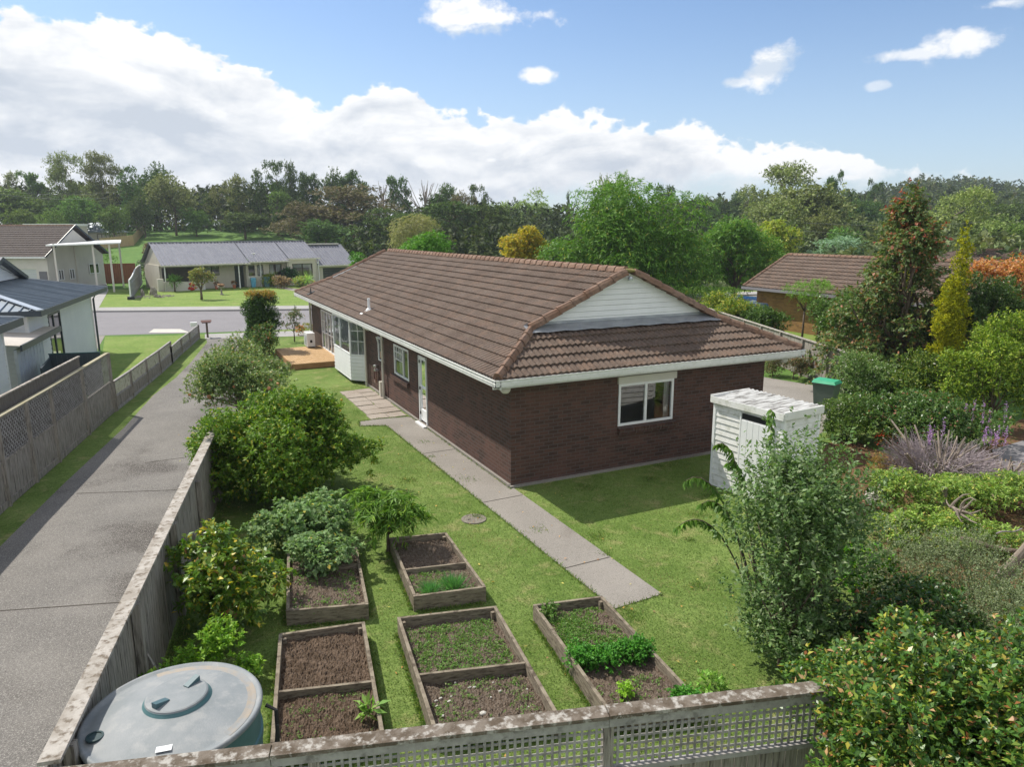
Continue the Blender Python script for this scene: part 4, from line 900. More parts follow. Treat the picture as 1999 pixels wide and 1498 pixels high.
# ================================================================== WHITE WEATHERBOARD HOUSE ON THE LEFT
def left_house():
    t = thing('weatherboard_house', 'white weatherboard house with navy steel roof at the left edge, nearest the street', 'house', (-13, 21, 0))
    u = np.array([.131, .991, 0]); v = np.array([-.991, .131, 0])   # u along the drive side, v away from the drive
    O = np.array([-10.92, 15.9, 0]); L, D, EH = 9.75, 12.0, 2.86
    w = MB(); wl = (1.55, 2.55); 
    holes = [(2.5, 4.2, .65, 2.55)]
    clad_zones = [(0, 2.5, .1, EH), (4.2, L, .1, EH), (2.5, 4.2, .1, .65), (2.5, 4.2, 2.55, EH)]
    for a, b_, z0, z1 in clad_zones: clad(w, O, u, -v, z0, z1, lambda z, a=a, b_=b_: (a, b_), .17, .018)
    wall(w, O, u, -v, L, EH, holes, th=.12); clad(w, O, v, -u, .1, EH, lambda z: (0, D), .17, .018); clad(w, O+u*L, v, u, .1, EH, lambda z: (0, D), .17, .018)
    w.quad(O+v*D, O+v*D+u*L, O+v*D+u*L+ZZ*EH, O+v*D+ZZ*EH); w.quad(O+ZZ*EH, O+u*L+ZZ*EH, O+u*L+v*D+ZZ*EH, O+v*D+ZZ*EH); w.quad(O, O+u*L, O+u*L+v*D, O+v*D); w.build('wall', M_WB, t)
    m = MB(); m.obox(O+u*(L-.07)-v*.04, u*.11, v*.11, ZZ*EH); m.build('corner_trim', M_WHITE, t); m = MB(); m.obox(O-u*.04-v*.04, u*.11, v*.11, ZZ*EH); m.build('corner_trim', M_WHITE, t)
    window(t, O+u*2.5+ZZ*.65, u, -v, 1.7, 1.9, (0, .42, 1), None, .07, M_NAVY, curtain=[(.05, .35, 0, 1)], inset=.02)
    r = MB(); ov = .62; RO = O-u*ov-v*ov+ZZ*(EH+.12); WT = L+2*ov; k = .235; gs = 2.7; mid = WT/2
    pr_ = lambda x: np.where((np.mod(x, .3) < .05), .05, .0)
    kw = dict(course=.22, flat=True, pitch=.3, amp=.03, lip=.0, sub=10, prof=pr_)
    roof_sheet(r, RO, u, v, k, lambda s: (s, WT-s), gs+.2, **kw)
    roof_sheet(r, RO, v, u, k, lambda s: (min(s, gs), D+2*ov), mid, **kw); roof_sheet(r, RO+u*WT, v, -u, k, lambda s: (min(s, gs), D+2*ov), mid, **kw)
    rf = r.build('roof', M_NROOF, t)
    c = MB(); top = RO+u*mid+ZZ*k*mid
    c.beam(top+v*gs, top+v*(D+ov), .28, .04); c.beam(RO+ZZ*.04, RO+u*gs+v*gs+ZZ*(k*gs+.05), .24, .04); c.beam(RO+u*WT+ZZ*.04, RO+u*(WT-gs)+v*gs+ZZ*(k*gs+.05), .24, .04)
    c.build('ridge_capping', mat('pale_roof_capping', (.42, .46, .50), rough=.35, metal=.2), rf)
    g = MB(); gz = EH+.12+k*gs+.07; ga = mid-gs-.1
    G0 = RO+u*mid+v*(gs+.05); clad(g, np.array([G0[0], G0[1], 0]), u, -v, gz, EH+.12+k*mid+.25, lambda z: (-(ga-(z-gz)/((k*mid+.25-k*gs-.07)/ga)), ga-(z-gz)/((k*mid+.25-k*gs-.07)/ga)), .15, .016)
    g.build('gable', M_WB, t)
    b = MB(); ap = RO+u*mid+v*(gs-.12)+ZZ*(k*mid+.30)
    for sx in (-1, 1): b.beam(RO+u*(mid+sx*(ga+.25))+v*(gs-.1)+ZZ*(k*gs+.04), ap, .25, .16)
    b.build('barge_board', M_NAVY, t)
    f = MB()
    f.obox(RO-v*.02-ZZ*.17, u*WT, v*.10, ZZ*.19); f.obox(RO-u*.02-ZZ*.17, v*(D+2*ov), u*.10, ZZ*.19); f.obox(RO+u*(WT-.08)-ZZ*.17, v*(D+2*ov), u*.10, ZZ*.19); f.build('gutter', M_NAVY, t)
    f = MB(); f.obox(RO+u*.1+v*.1-ZZ*.13, u*(WT-.2), v*(D+2*ov-.2), ZZ*.02); f.build('soffit', M_WB, t)
    f = MB(); q = O+u*(L+.05)-v*.12; f.tube([q, q+ZZ*2.5, q+ZZ*2.72+u*.15-v*.1, RO+u*(WT-.3)-v*.0-ZZ*.12], .045, 8); f.build('downpipe', M_NAVY, t)
    # lean-to between the two houses
    t2 = thing('lean_to', 'pale panel lean-to with a sheet plastic roof between the two weatherboard houses at the left', 'lean-to', (-11, 15, 0))
    a = np.array([-10.90, 13.1, 0]); u2 = np.array([.12, .993, 0]); v2 = np.array([-.993, .12, 0]); m = MB(); m.obox(a, u2*2.9, v2*.08, ZZ*2.0)
    for k2 in range(9): m.obox(a+u2*k2*.36-v2*.012, u2*.04, v2*.015, ZZ*2.0)
    m.build('wall_panel', mat('pale_blue_panel', (.46, .51, .55), (.42, .47, .51), 3, .6), t2); m = MB(); m.obox(a-u2*.2-v2*.22+ZZ*1.98, u2*4.9, v2*.05, ZZ*.19); m.build('fascia', M_NAVY, t2)
    m = MB(); roof_sheet(m, a-u2*.2-v2*.2+ZZ*2.12, u2, v2, .09, lambda s: (0, 4.85), 2.6, course=9, pitch=.1, amp=.03, lip=0); m.build('roof', mat('translucent_sheet', (.58, .53, .48), (.5, .46, .42), 3, .5), t2)
    m = MB(); m.obox(a-v2*.1+u2*-.1+ZZ*.55, u2*1.5, v2*.08, ZZ*.14); m.build('rail', mat('dark_red_rail', (.13, .035, .03), rough=.7), t2)
    # nearer wing
    t3 = thing('weatherboard_wing', 'small white weatherboard building cut off by the left photo edge, behind the tall fence', 'house', (-12.5, 9, 0))
    O3 = np.array([-11.12, 12.55, 0]); L3, D3, E3 = 10., 7., 2.88; u3 = -u; w = MB(); clad(w, O3, u3, -v, .1, E3, lambda z: (0, L3), .19, .02); w.obox(O3+v*.01, u3*L3, v*D3, ZZ*E3)
    clad(w, O3, v, u, .1, E3, lambda z: (0, D3), .19, .02); w.build('wall', M_WB, t3); m = MB(); m.obox(O3-v*.03+u*-.07, u*.1, v*.1, ZZ*E3); m.build('corner_trim', M_WHITE, t3)
    r = MB(); R3 = O3+u*.5-v*.45+ZZ*(E3+.12); roof_sheet(r, R3, u3, v, .2, lambda s: (min(s, 3.9), L3+1), 3.95, **kw); roof_sheet(r, R3, v, u3, .2, lambda s: (s, 7.9-s), 3.9, **kw); r.build('roof', M_NROOF, t3)
    f = MB(); f.obox(R3-v*.03-ZZ*.2, u3*(L3+1), v*.12, ZZ*.23); f.obox(R3-ZZ*.2+u*.02, v*(D3+.9), u3*.10, ZZ*.23); f.build('gutter', M_NAVY, t3)
    c = MB(); c.beam(R3+ZZ*.04, R3+u3*3.9+v*3.9+ZZ*(.2*3.9+.05), .24, .04); c.build('ridge_capping', MATS['pale_roof_capping'], t3)
    # navy yard fence and its shed box
    t4 = thing('navy_yard_fence', 'navy ribbed steel yard fence beside the weatherboard house', 'fence', (-9.6, 14.8, 0)); m = MB(); P, Q = np.array([-10.3, 15.1, 0]), np.array([-8.75, 14.8, 0]); m.obox(P, Q-P, (0, .05, 0), ZZ*1.5)
    for k2 in range(10): m.obox(P+(Q-P)*k2/10-Y*.02, (Q-P)/22, (0, .02, 0), ZZ*1.5)
    m.obox(P, (.0, -2.3, 0), (.05, 0, 0), ZZ*1.42); m.build('steel_sheets', M_NAVY, t4)
    m = MB(); m.obox(P+ZZ*1.5-X*.02-Y*.01, (Q-P)*1.02, (0, .07, 0), ZZ*.03); m.build('top_rail', mat('green_rail', (.02, .07, .07), rough=.4), t4)
left_house()

# ================================================================== HOUSE ACROSS THE STREET
def across_house():
    A = np.array([*G(323, 572)[:2], 0]); u = np.array([.983, .181, 0]); u /= np.linalg.norm(u); v = np.array([-u[1], u[0], 0])
    t = thing('cream_house', 'long single-storey cream house with grey corrugated roof across the street', 'house', A+u*8+v*4)
    E, RZ, D = 2.42, 4.42, 4.3; Pn = lambda x, z, d=0: A+u*x+ZZ*z+v*d
    w = MB()
    # recessed porch on the left, wall line set in
    wall(w, A+v*1.5, u, -v, 7.7, E, [(3.9, 5.3, 1.35, 2.2), (6.75, 7.62, .1, 2.2)], th=.15)
    wall(w, A+u*7.7+v*.6, u, -v, 3.9, E+.1, [(.15, .75, 1.2, 2.25), (1.0, 1.6, 1.2, 2.25), (2.2, 3.45, 1.15, 2.3)], th=.15)
    wall(w, A+u*11.6, u, -v, 3.0, 2.8, [(.45, 2.55, .75, 2.3)], th=.15)
    for (x, d0, d1, z) in ((0, 1.5, 8.6, E), (7.7, .6, 1.7, E), (11.6, 0, .8, 2.8), (14.6, 0, 8.6, 2.6)): w.obox(A+u*(x-.07)+v*d0, u*.14, v*(d1-d0), ZZ*z)
    w.obox(A+v*8.6, u*14.6, v*.1, ZZ*E)
    w.add([Pn(0, E-.05, 0), Pn(0, E-.05, 8.6), Pn(0, RZ-.15, 4.3)], [(0, 1, 2)]); w.add([Pn(14.6, E, 0), Pn(14.6, E, 8.6), Pn(14.6, RZ-.05, 4.3)], [(0, 1, 2)])
    w.build('wall', M_CREAM, t)
    w = MB(); w.obox(A-v*.05, u*1.9, v*.15, ZZ*.95); w.obox(A, u*.15, v*1.5, ZZ*.95); w.obox(A-u*.5+v*.3, u*.5, v*.5, ZZ*1.25); w.obox(A+u*1.9-v*.05, u*1.6, v*.15, ZZ*.9); w.build('porch_wall', M_CREAM2, t)
    w = MB(); w.quad(Pn(.1, .1, 1.65), Pn(7.6, .1, 1.65), Pn(7.6, .1, 0), Pn(.1, .1, 0)); w.build('porch_floor', M_CONC, t)
    w = MB(); w.obox(Pn(0.15, .9, 1.46), u*3.3, v*.05, ZZ*1.3); w.build('porch_screen', mat('dark_bronze_glass', (.03, .03, .03), (.06, .05, .045), 3, .15), t)
    for x in (.08, 3.42, 6.7, 8.95):
        w = MB(); w.obox(Pn(x, .0, -.05 if x < 8 else .5), u*.09, v*.09, ZZ*2.4); w.build('porch_post', M_WHITE, t)
    r = MB(); kw = dict(course=30, pitch=.32, amp=.045, lip=0, sub=8, prof=lambda x: np.where(np.mod(x, .32) < .12, .075, 0.0)); k = (RZ-E)/4.8
    roof_sheet(r, Pn(-.25, E+.06, -.5), u, v, k, lambda s: (0, 7.95), 4.8, **kw)
    roof_sheet(r, Pn(7.7, E+.06+k*.25, -.25), u, v, k, lambda s: (0, 4.1), 4.55, **kw)
    roof_sheet(r, Pn(11.8, E+.06+k*.75, .25-.0), u, v, k, lambda s: (0, 3.2), 4.05, **kw)
    roof_sheet(r, Pn(-.25, E+.06, 9.1), u, -v, k, lambda s: (0, 15.1), 4.8, **kw)
    # garage wing
    roof_sheet(r, Pn(14.3, 2.02, .1), u, v, .47, lambda s: (0, 4.9), 4.3, **kw); roof_sheet(r, Pn(14.3, 2.02, 8.7), u, -v, .47, lambda s: (0, 4.9), 4.3, **kw)
    rf = r.build('roof', M_GROOF, t)
    r = MB(); r.beam(Pn(-.25, RZ+.12, 4.3), Pn(15, RZ+.12, 4.3), .3, .05); r.build('ridge_capping', M_GROOF, rf); r = MB(); r.beam(Pn(14.9, 4.14, 4.3), Pn(18.9, 4.14, 4.3), .4, .12); r.build('ridge_capping', M_CREAM2, rf)
    g = MB()
    for (x0, x1, d, z) in ((-.25, 7.75, -.55, E-.02), (7.7, 11.8, -.3, E+.09), (11.6, 15.0, .12-.3, E+.30), (14.9, 19.2, .02, 1.93)): g.obox(Pn(x0, z, d), u*(x1-x0), v*.10, ZZ*.12)
    g.build('gutter', M_CREAM2, t)
    g = MB(); g.tube([Pn(14.7, 2.6, -.25), Pn(14.8, 2.2, -.06), Pn(14.8, 0.05, -.06)], .04, 6); g.tube([Pn(9.0, 2.5, .45), Pn(8.98, .1, .5)], .04, 6); g.build('downpipe', M_WHITE, t)
    g = MB(); wall(g, Pn(14.75, 0, .5), u, -v, 4.2, 1.98, [(.7, 3.9, 0, 1.75)], th=.2); g.obox(Pn(18.9, 0, .5), u*.1, v*8, ZZ*1.98); g.add([Pn(19.0, 1.9, .5), Pn(19.0, 1.9, 8.5), Pn(19.0, 4.0, 4.3)], [(0, 1, 2)]); g.build('garage_wall', M_CREAM, t)
    g = MB(); 
    for i in range(7): g.obox(Pn(15.45, .02+i*.25, .62), u*3.2, v*.04, ZZ*.24)
    g.build('garage_door', mat('charcoal_door', (.035, .04, .04), rough=.5), t)
    g = MB(); g.obox(Pn(14.62, 2.28, -.25), u*.1, v*.45, ZZ*.1); g.build('bracket', M_WHITE, t)
    fm = mat('bronze_frame', (.05, .04, .035), rough=.4)
    window(t, Pn(3.9, 1.35, 1.5), u, -v, 1.4, .85, (0, .5, 1), None, .05, fm); window(t, Pn(7.85, 1.2, .6), u, -v, .6, 1.05, (0, 1), None, .05, fm); window(t, Pn(8.7, 1.2, .6), u, -v, .6, 1.05, (0, 1), None, .05, fm, curtain=[(0, 1, 0, 1)])
    window(t, Pn(9.9, 1.15, .6), u, -v, 1.25, 1.15, (0, .5, 1), None, .05, fm, curtain=[(.02, .4, 0, 1), (.55, .95, .3, 1)])
    wn = window(t, Pn(12.05, .75, 0), u, -v, 2.1, 1.55, (0, .5, 1), None, .06, fm, curtain=[(.03, .48, .72, .97), (.53, .95, .72, .97), (.86, .97, 0, .97)])
    l = MB(); l.lathe(Pn(12.72, 1.22, .5), [(.26, 0), (.08, .33)], 16); l.tube([Pn(12.72, .75, .5), Pn(12.72, 1.3, .5)], .03); l.build('lamp_shade', M_CREAM2, wn)
    d = MB(); d.obox(Pn(6.75, .1, 1.55), u*.87, v*.04, ZZ*2.1); dd = d.build('front_door', mat('dark_green_door', (.03, .045, .045), rough=.4), t); d = MB()
    for i in range(6): d.obox(Pn(6.83, .2+i*.33, 1.53), u*.7, v*.02, ZZ*.02)
    d.build('screen_bars', fm, dd)
    a = MB(); a.obox(Pn(3.3, 2.48, -.55), u*3.4, v*.9, ZZ*.03); a.obox(Pn(3.3, 2.42, -.60), u*3.4, v*.05, ZZ*.12)
    for i in range(5): a.obox(Pn(3.9+i*.55, 2.20, -.45), u*.03, v*.03, ZZ*.25)
    a.build('awning', M_CREAM2, t)
    # dish
    s = thing('satellite_dish', 'small white satellite dish on the grey roof of the cream house', 'satellite dish', Pn(8.3, E+.6, .1)); b = BASE[s]; m = MB(); m.lathe(b+ZZ*.3, [(0, 0), (.12, .02), (.25, .09), (.24, .1), (.1, .03)], 16); m.build('dish', M_WHITE, s); m = MB(); m.tube([b, b+ZZ*.32], .02); m.tube([b+ZZ*.3, b+ZZ*.62], .012); m.build('mast', M_STEEL, s)
    # on the porch wall and in the garden
    f = thing('wall_ornament', 'red metal wall ornament on the porch wall of the cream house', 'ornament', Pn(2.3, .45, -.08)); m = MB(); rg = random.Random(4)
    for k_ in range(14):
        a_ = rg.uniform(0, 6.28); q = Pn(2.3+.42*math.cos(a_)*rg.random(), .48+.26*math.sin(a_), -.10); m.blob(q, (.13, .05, .1), k_, 8, .3)
    m.build('flowers', mat('red_enamel', (.42, .03, .02), rough=.5), f)
    bin_at(Pn(8.15, .12, .35), 'storage_bin', 'light blue bin beside the front door of the cream house', mat('sky_blue_plastic', (.12, .38, .55), rough=.5), mat('sky_blue_lid', (.16, .45, .62), rough=.5), .85)
    bin_at(Pn(9.3, .1, -.1), 'wheelie_bin', 'dark green bin standing next to the yellow-green hedge of the cream house', M_TANKD, M_TANKD, .95)
    for i, x in enumerate((4.55, 6.2)):
        p = thing('plant_pot', ['terracotta pot with a reddish plant left of the bird bath by the cream wall', 'terracotta pot with a reddish plant right of the bird bath by the cream wall'][i], 'plant pot', Pn(x, .1, -.0), 'pots along the porch'); b = BASE[p]
        m = MB(); m.lathe(b, [(.11, 0), (.17, .3), (.19, .3), (.19, .34), (.0, .33)], 14); m.build('pot', M_TERRA, p)
        link_mesh('leaves', shoots_mesh('leaves', [(0, 0, .5, .2, .2, .2)], [((.25, .09, .04), 1), (OLV, .6)], L_STD, 60, 8, .12, .08, .04, seed=i), p)
    return A, u, v, Pn
AH = across_house()

def bird_bath():
    P = G(433, 578)+ZZ*.1; t = thing('bird_bath', 'stone bird bath with a wide bowl on the lawn in front of the cream house', 'bird bath', P); m = MB(); m.lathe(P, [(.17, 0), (.15, .08), (.08, .12), (.07, .55), (.1, .62), (.32, .68), (.34, .74), (.30, .72), (0, .69)], 18); m.build('basin', M_ROCK, t, smooth=True)
    m = MB(); m.blob(P+ZZ*.85, (.28, .28, .14), 3, 9, .3); m.build('planting', mat('rusty_foliage', (.22, .12, .06), (.3, .18, .09), 20, .9, .8, 30), t)
bird_bath()
def rock_garden():
    P = G(298, 582); rg = random.Random(8)
    for i, (x, y, r_) in enumerate([(300, 578, .36), (279, 580, .22), (305, 583, .2), (312, 584, .18)]):
        q = G(x, y)+ZZ*.1; t = thing('boulder', ['largest upright brown boulder of the rock garden on the far lawn', 'tall narrow boulder at the left end of the rock garden on the far lawn', 'small grey boulder in front of the largest one in the rock garden', 'small boulder at the right end of the rock garden on the far lawn'][i], 'boulder', q, 'boulders in the rock garden'); m = MB(); m.blob(q+ZZ*r_*.6, (r_*.9, r_*.7, r_*[1.2, 2.0, .8, .7][i]), i+5, 9, .28); m.build('rock', M_ROCK, t)
    m = MB()
    for k in range(90):
        a_ = rg.uniform(0, 6.28); d = rg.uniform(.5, 1)*1.3; q = P+ZZ*.1+np.array([d*math.cos(a_)*1.3, d*math.sin(a_)*1.1, .02]); m.blob(q, (rg.uniform(.05, .11),)*2+(.05,), k, 6, .2)
    tag(m.build('pebbles', M_ROCK), 'ring of grey pebbles around the rock garden on the far lawn', 'pebbles', kind='stuff')
rock_garden()
def curved_fence():
    P, Q = G(256, 588)[:2], G(278, 556)[:2]; t = thing('curved_top_fence', 'silver-grey slatted fence panel with a curved top standing on the lawn across the street', 'fence', (*P, 0)); d = Q-P; L = np.linalg.norm(d); d /= L; d3 = np.array([*d, 0]); n = np.array([d[1], -d[0], 0]); hh = lambda x: 1.55+.75*(1/(1+math.exp(-(x/L-.35)*9)))-.35*(x/L)
    m = MB(); k = int(L/.3)
    for i in range(k): m.obox(np.array([*P, .1])+d3*i*L/k, d3*(L/k*.8), n*.03, ZZ*hh(i*L/k))
    m.obox(np.array([*P, .3])+n*.03, d3*L, n*.05, ZZ*.1); m.obox(np.array([*P, 1.3])+n*.03, d3*L, n*.05, ZZ*.1); m.build('slats', mat('weathered_slats', (.22, .22, .22), (.3, .3, .31), 5, .8), t); m = MB(); m.tube([np.array([*P, .05])-d3*.02]+[np.array([*P, .12+hh(x)])+d3*x for x in np.linspace(0, L, 12)], .06, 6); m.build('edge_rail', M_WHITE, t); m = MB(); m.obox(np.array([*P, .1])-d3*.1-n*.25, d3*.5, n*.5, ZZ*.25); m.build('footing_block', M_BLACK, t)
curved_fence()

# ================================================================== FAR LEFT HOUSE, PERGOLA, RED FENCE
def far_left():
    # garage and gabled house with brown tile roof; ridge runs left-right as seen
    dep = 74.0; a0 = DP(100, dep-6); u = np.array([*RH, 0.]); u = u*math.cos(.10)-np.array([*FH, 0])*math.sin(.10); v = np.array([-u[1], u[0], 0]); gz = 0.0
    t = thing('gabled_house', 'cream gabled house with dark brown tile roof at the far left beyond the street', 'house', a0)
    O = a0; W_, D_ = 14., 8.; E, RZ = ZP(500, dep-6.3), ZP(439, dep-2)
    P = lambda x, z, d=0: O+u*x+ZZ*z+v*d     # x negative to the left
    k = (RZ-E)/4.6; w = MB(); wall(w, P(-W_, 0, 0), u, -v, W_, E, [(W_-6.8, W_-1.2, 0, 2.1)], th=.2)
    w.obox(P(-.1, 0, .02), u*.1, v*D_, ZZ*E); w.add([P(.0, E-.02, 0), P(.0, E-.02, D_), P(.0, E+k*4.05, 4.0)], [(0, 1, 2)]); w.build('wall', M_CREAM2, t)
    w = MB()
    for i in range(9): w.obox(P(-6.8, .02+i*.23, .10), u*5.6, v*.03, ZZ*.22)
    w.build('garage_door', mat('pale_garage_door', (.52, .55, .54), rough=.5), t)
    r = MB(); roof_sheet(r, P(-W_, E, -.6), u, v, k, lambda s: (0, W_+.35), 4.6, course=.33, pitch=.3, amp=.03, lip=.05); roof_sheet(r, P(-W_, E, 8.6), u, -v, k, lambda s: (0, W_+.35), 4.6, course=.33, pitch=.3, amp=.03, lip=.05); rf = r.build('roof', mat('dark_tile', (.075, .058, .052), (.10, .08, .072), 3, .85, c3=(.05, .04, .035), s3=20), t)
    r = MB(); r.beam(P(.37, E, -.6), P(.37, RZ+.05, 4.0), .05, .15); r.beam(P(.37, E, 8.6), P(.37, RZ+.05, 4.0), .05, .15); r.build('barge_board', M_NAVY, rf); r = MB(); caps(r, P(-W_, RZ, 4.0), P(.3, RZ, 4.0), .25, .08); r.build('ridge_tiles', M_CAP, rf)
    g = MB(); g.obox(P(-W_, E-.12, -.68), u*(W_+.35), v*.1, ZZ*.14); g.build('gutter', M_WHITE, t)
    for (x, d, w_, z0) in ((0, 1.2, .7, 1.0), (0, 2.7, .7, 1.0), (0, 5.6, 1.5, 1.35)):
        f = window(t, P(.02, z0, d), v, u, w_, 1.0, (0, .5, 1), None, .07, M_WHITE, inset=-.03); g = MB(); g.quad(P(.035, z0, d), P(.035, z0, d+w_), P(.035, z0+1, d+w_), P(.035, z0+1, d)); g.build('window_backing', M_DARK, f)
    for d in (1.0, 3.8):
        g = MB(); g.tube([P(.06, 0, d+.0), P(.06, E+.8, d)], .05, 6); g.build('downpipe', M_PVC, t)
    g = MB(); g.obox(P(-.9, 0, -.06), u*.75, v*.05, ZZ*1.9); g.build('side_gate', mat('grey_gate', (.16, .16, .17), rough=.6), t)
    # white pergola
    pt = thing('pergola', 'white flat pergola roof on four posts beside the gabled house at the far left', 'pergola', DP(180, 70)); top = ZP(478, 68)
    c = [DP(102, 66), DP(247, 66), DP(247, 75), DP(128, 75)]
    m = MB(); za = ZP(479, 66); zb = ZP(474, 66); m.add([(*c[0][:2], za), (*c[1][:2], zb), (*c[2][:2], zb+.1), (*c[3][:2], za+.1)]+[(*c[0][:2], za+.12), (*c[1][:2], zb+.12), (*c[2][:2], zb+.22), (*c[3][:2], za+.22)], [(0, 3, 2, 1), (4, 5, 6, 7), (0, 1, 5, 4), (1, 2, 6, 5), (2, 3, 7, 6), (3, 0, 4, 7)]); m.build('roof', M_WHITE, pt)
    for px, d in ((117, 66.5), (192, 66.5), (224, 66.5), (242, 74)):
        q = DP(px, d); m = MB(); m.box(q[0]-.08, q[1]-.08, 0, q[0]+.08, q[1]+.08, zb); m.build('post', M_CREAM2, pt)
    # red fence behind the pergola
    rf_ = thing('red_stained_fence', 'dark red stained board fence behind the white pergola', 'fence', DP(215, 79)); P1, P2 = DP(158, 78), DP(268, 80); d = P2-P1; L = np.linalg.norm(d); d /= L; m = MB(); k2 = int(L/.2)
    for i in range(k2): m.obox(P1+d*i*L/k2, d*(L/k2-.01), np.array([-d[1], d[0], 0])*.03, ZZ*(ZP(514, 79)))
    m.build('boards', M_REDF, rf_); m = MB(); m.obox(P1+ZZ*(ZP(514, 79)-.02)-np.array([-d[1], d[0], 0])*.03, d*L, np.array([-d[1], d[0], 0])*.09, ZZ*.06); m.build('top_rail', M_REDF, rf_)
    # small house behind with hip roof and its white sheet
    q = DP(185, 128, 3.6); th_ = thing('hip_roofed_house', 'small dark-roofed cream house half hidden behind the gabled roof', 'house', q); uu, vv = np.array([*RH, 0.]), np.array([*FH, 0.])
    m = MB(); ez = ZP(452, 128); m.obox(q-uu*5, uu*7.6, vv*6, ZZ*(ez-3.6)); m.build('wall', M_CREAM, th_); m = MB(); rz = ZP(437, 130)
    a, b_, c_, d_ = q-uu*5.4-vv*.5, q+uu*3.0-vv*.5, q+uu*3.0+vv*6.5, q-uu*5.4+vv*6.5
    for z_ in (0,): m.add([(*a[:2], ez), (*b_[:2], ez), (*c_[:2], ez), (*d_[:2], ez), (*(q-uu*2+vv*3)[:2], rz+.3), (*(q-uu*.2+vv*3)[:2], rz+.3)], [(0, 1, 5, 4), (1, 2, 5), (2, 3, 4, 5), (3, 0, 4)])
    m.build('roof', M_NROOF, th_)
    window(th_, q+uu*.6+ZZ*.5-vv*.02, uu, -vv, 1.6, .9, (0, .5, 1), None, .08, M_DARK)
    q2 = DP(100, 118, 3.2); tw = thing('white_roofed_shed', 'shed whose bright white roof edge shows above the brown tile ridge at the far left', 'shed', q2); m = MB(); z1 = ZP(435, 118); m.obox(q2-uu*3.9, uu*7.8, vv*4, ZZ*(z1-3.2-.3)); m.build('wall', M_CREAM, tw); m = MB(); m.obox(np.array([*q2[:2], z1-.35])-uu*4-vv*.1, uu*8, vv*4.2, ZZ*.35); m.build('roof', M_WHITE, tw)
    # pine fence at the foot of the field
    pf = thing('pine_fence', 'new yellowish pine fence at the edge of the green field', 'fence', DP(230, 122, 4)); pts = [(196, 118), (262, 122), (283, 140)]; m = MB()
    for (x0, d0), (x1, d1) in zip(pts, pts[1:]):
        A_, B_ = DP(x0, d0, 3.3), DP(x1, d1, 4.6 if d1 > 130 else 3.5); A_[2] = float(ground_h(A_[0], A_[1]))-.2; B_[2] = float(ground_h(B_[0], B_[1]))-.2; L = np.linalg.norm(B_-A_); k3 = int(L/.5)
        for i in range(k3):
            p = A_+(B_-A_)*i/k3; m.obox(p, (B_-A_)/k3*.96, vv*.05, ZZ*1.9)
    m.build('boards', M_PINEF, pf)
far_left()

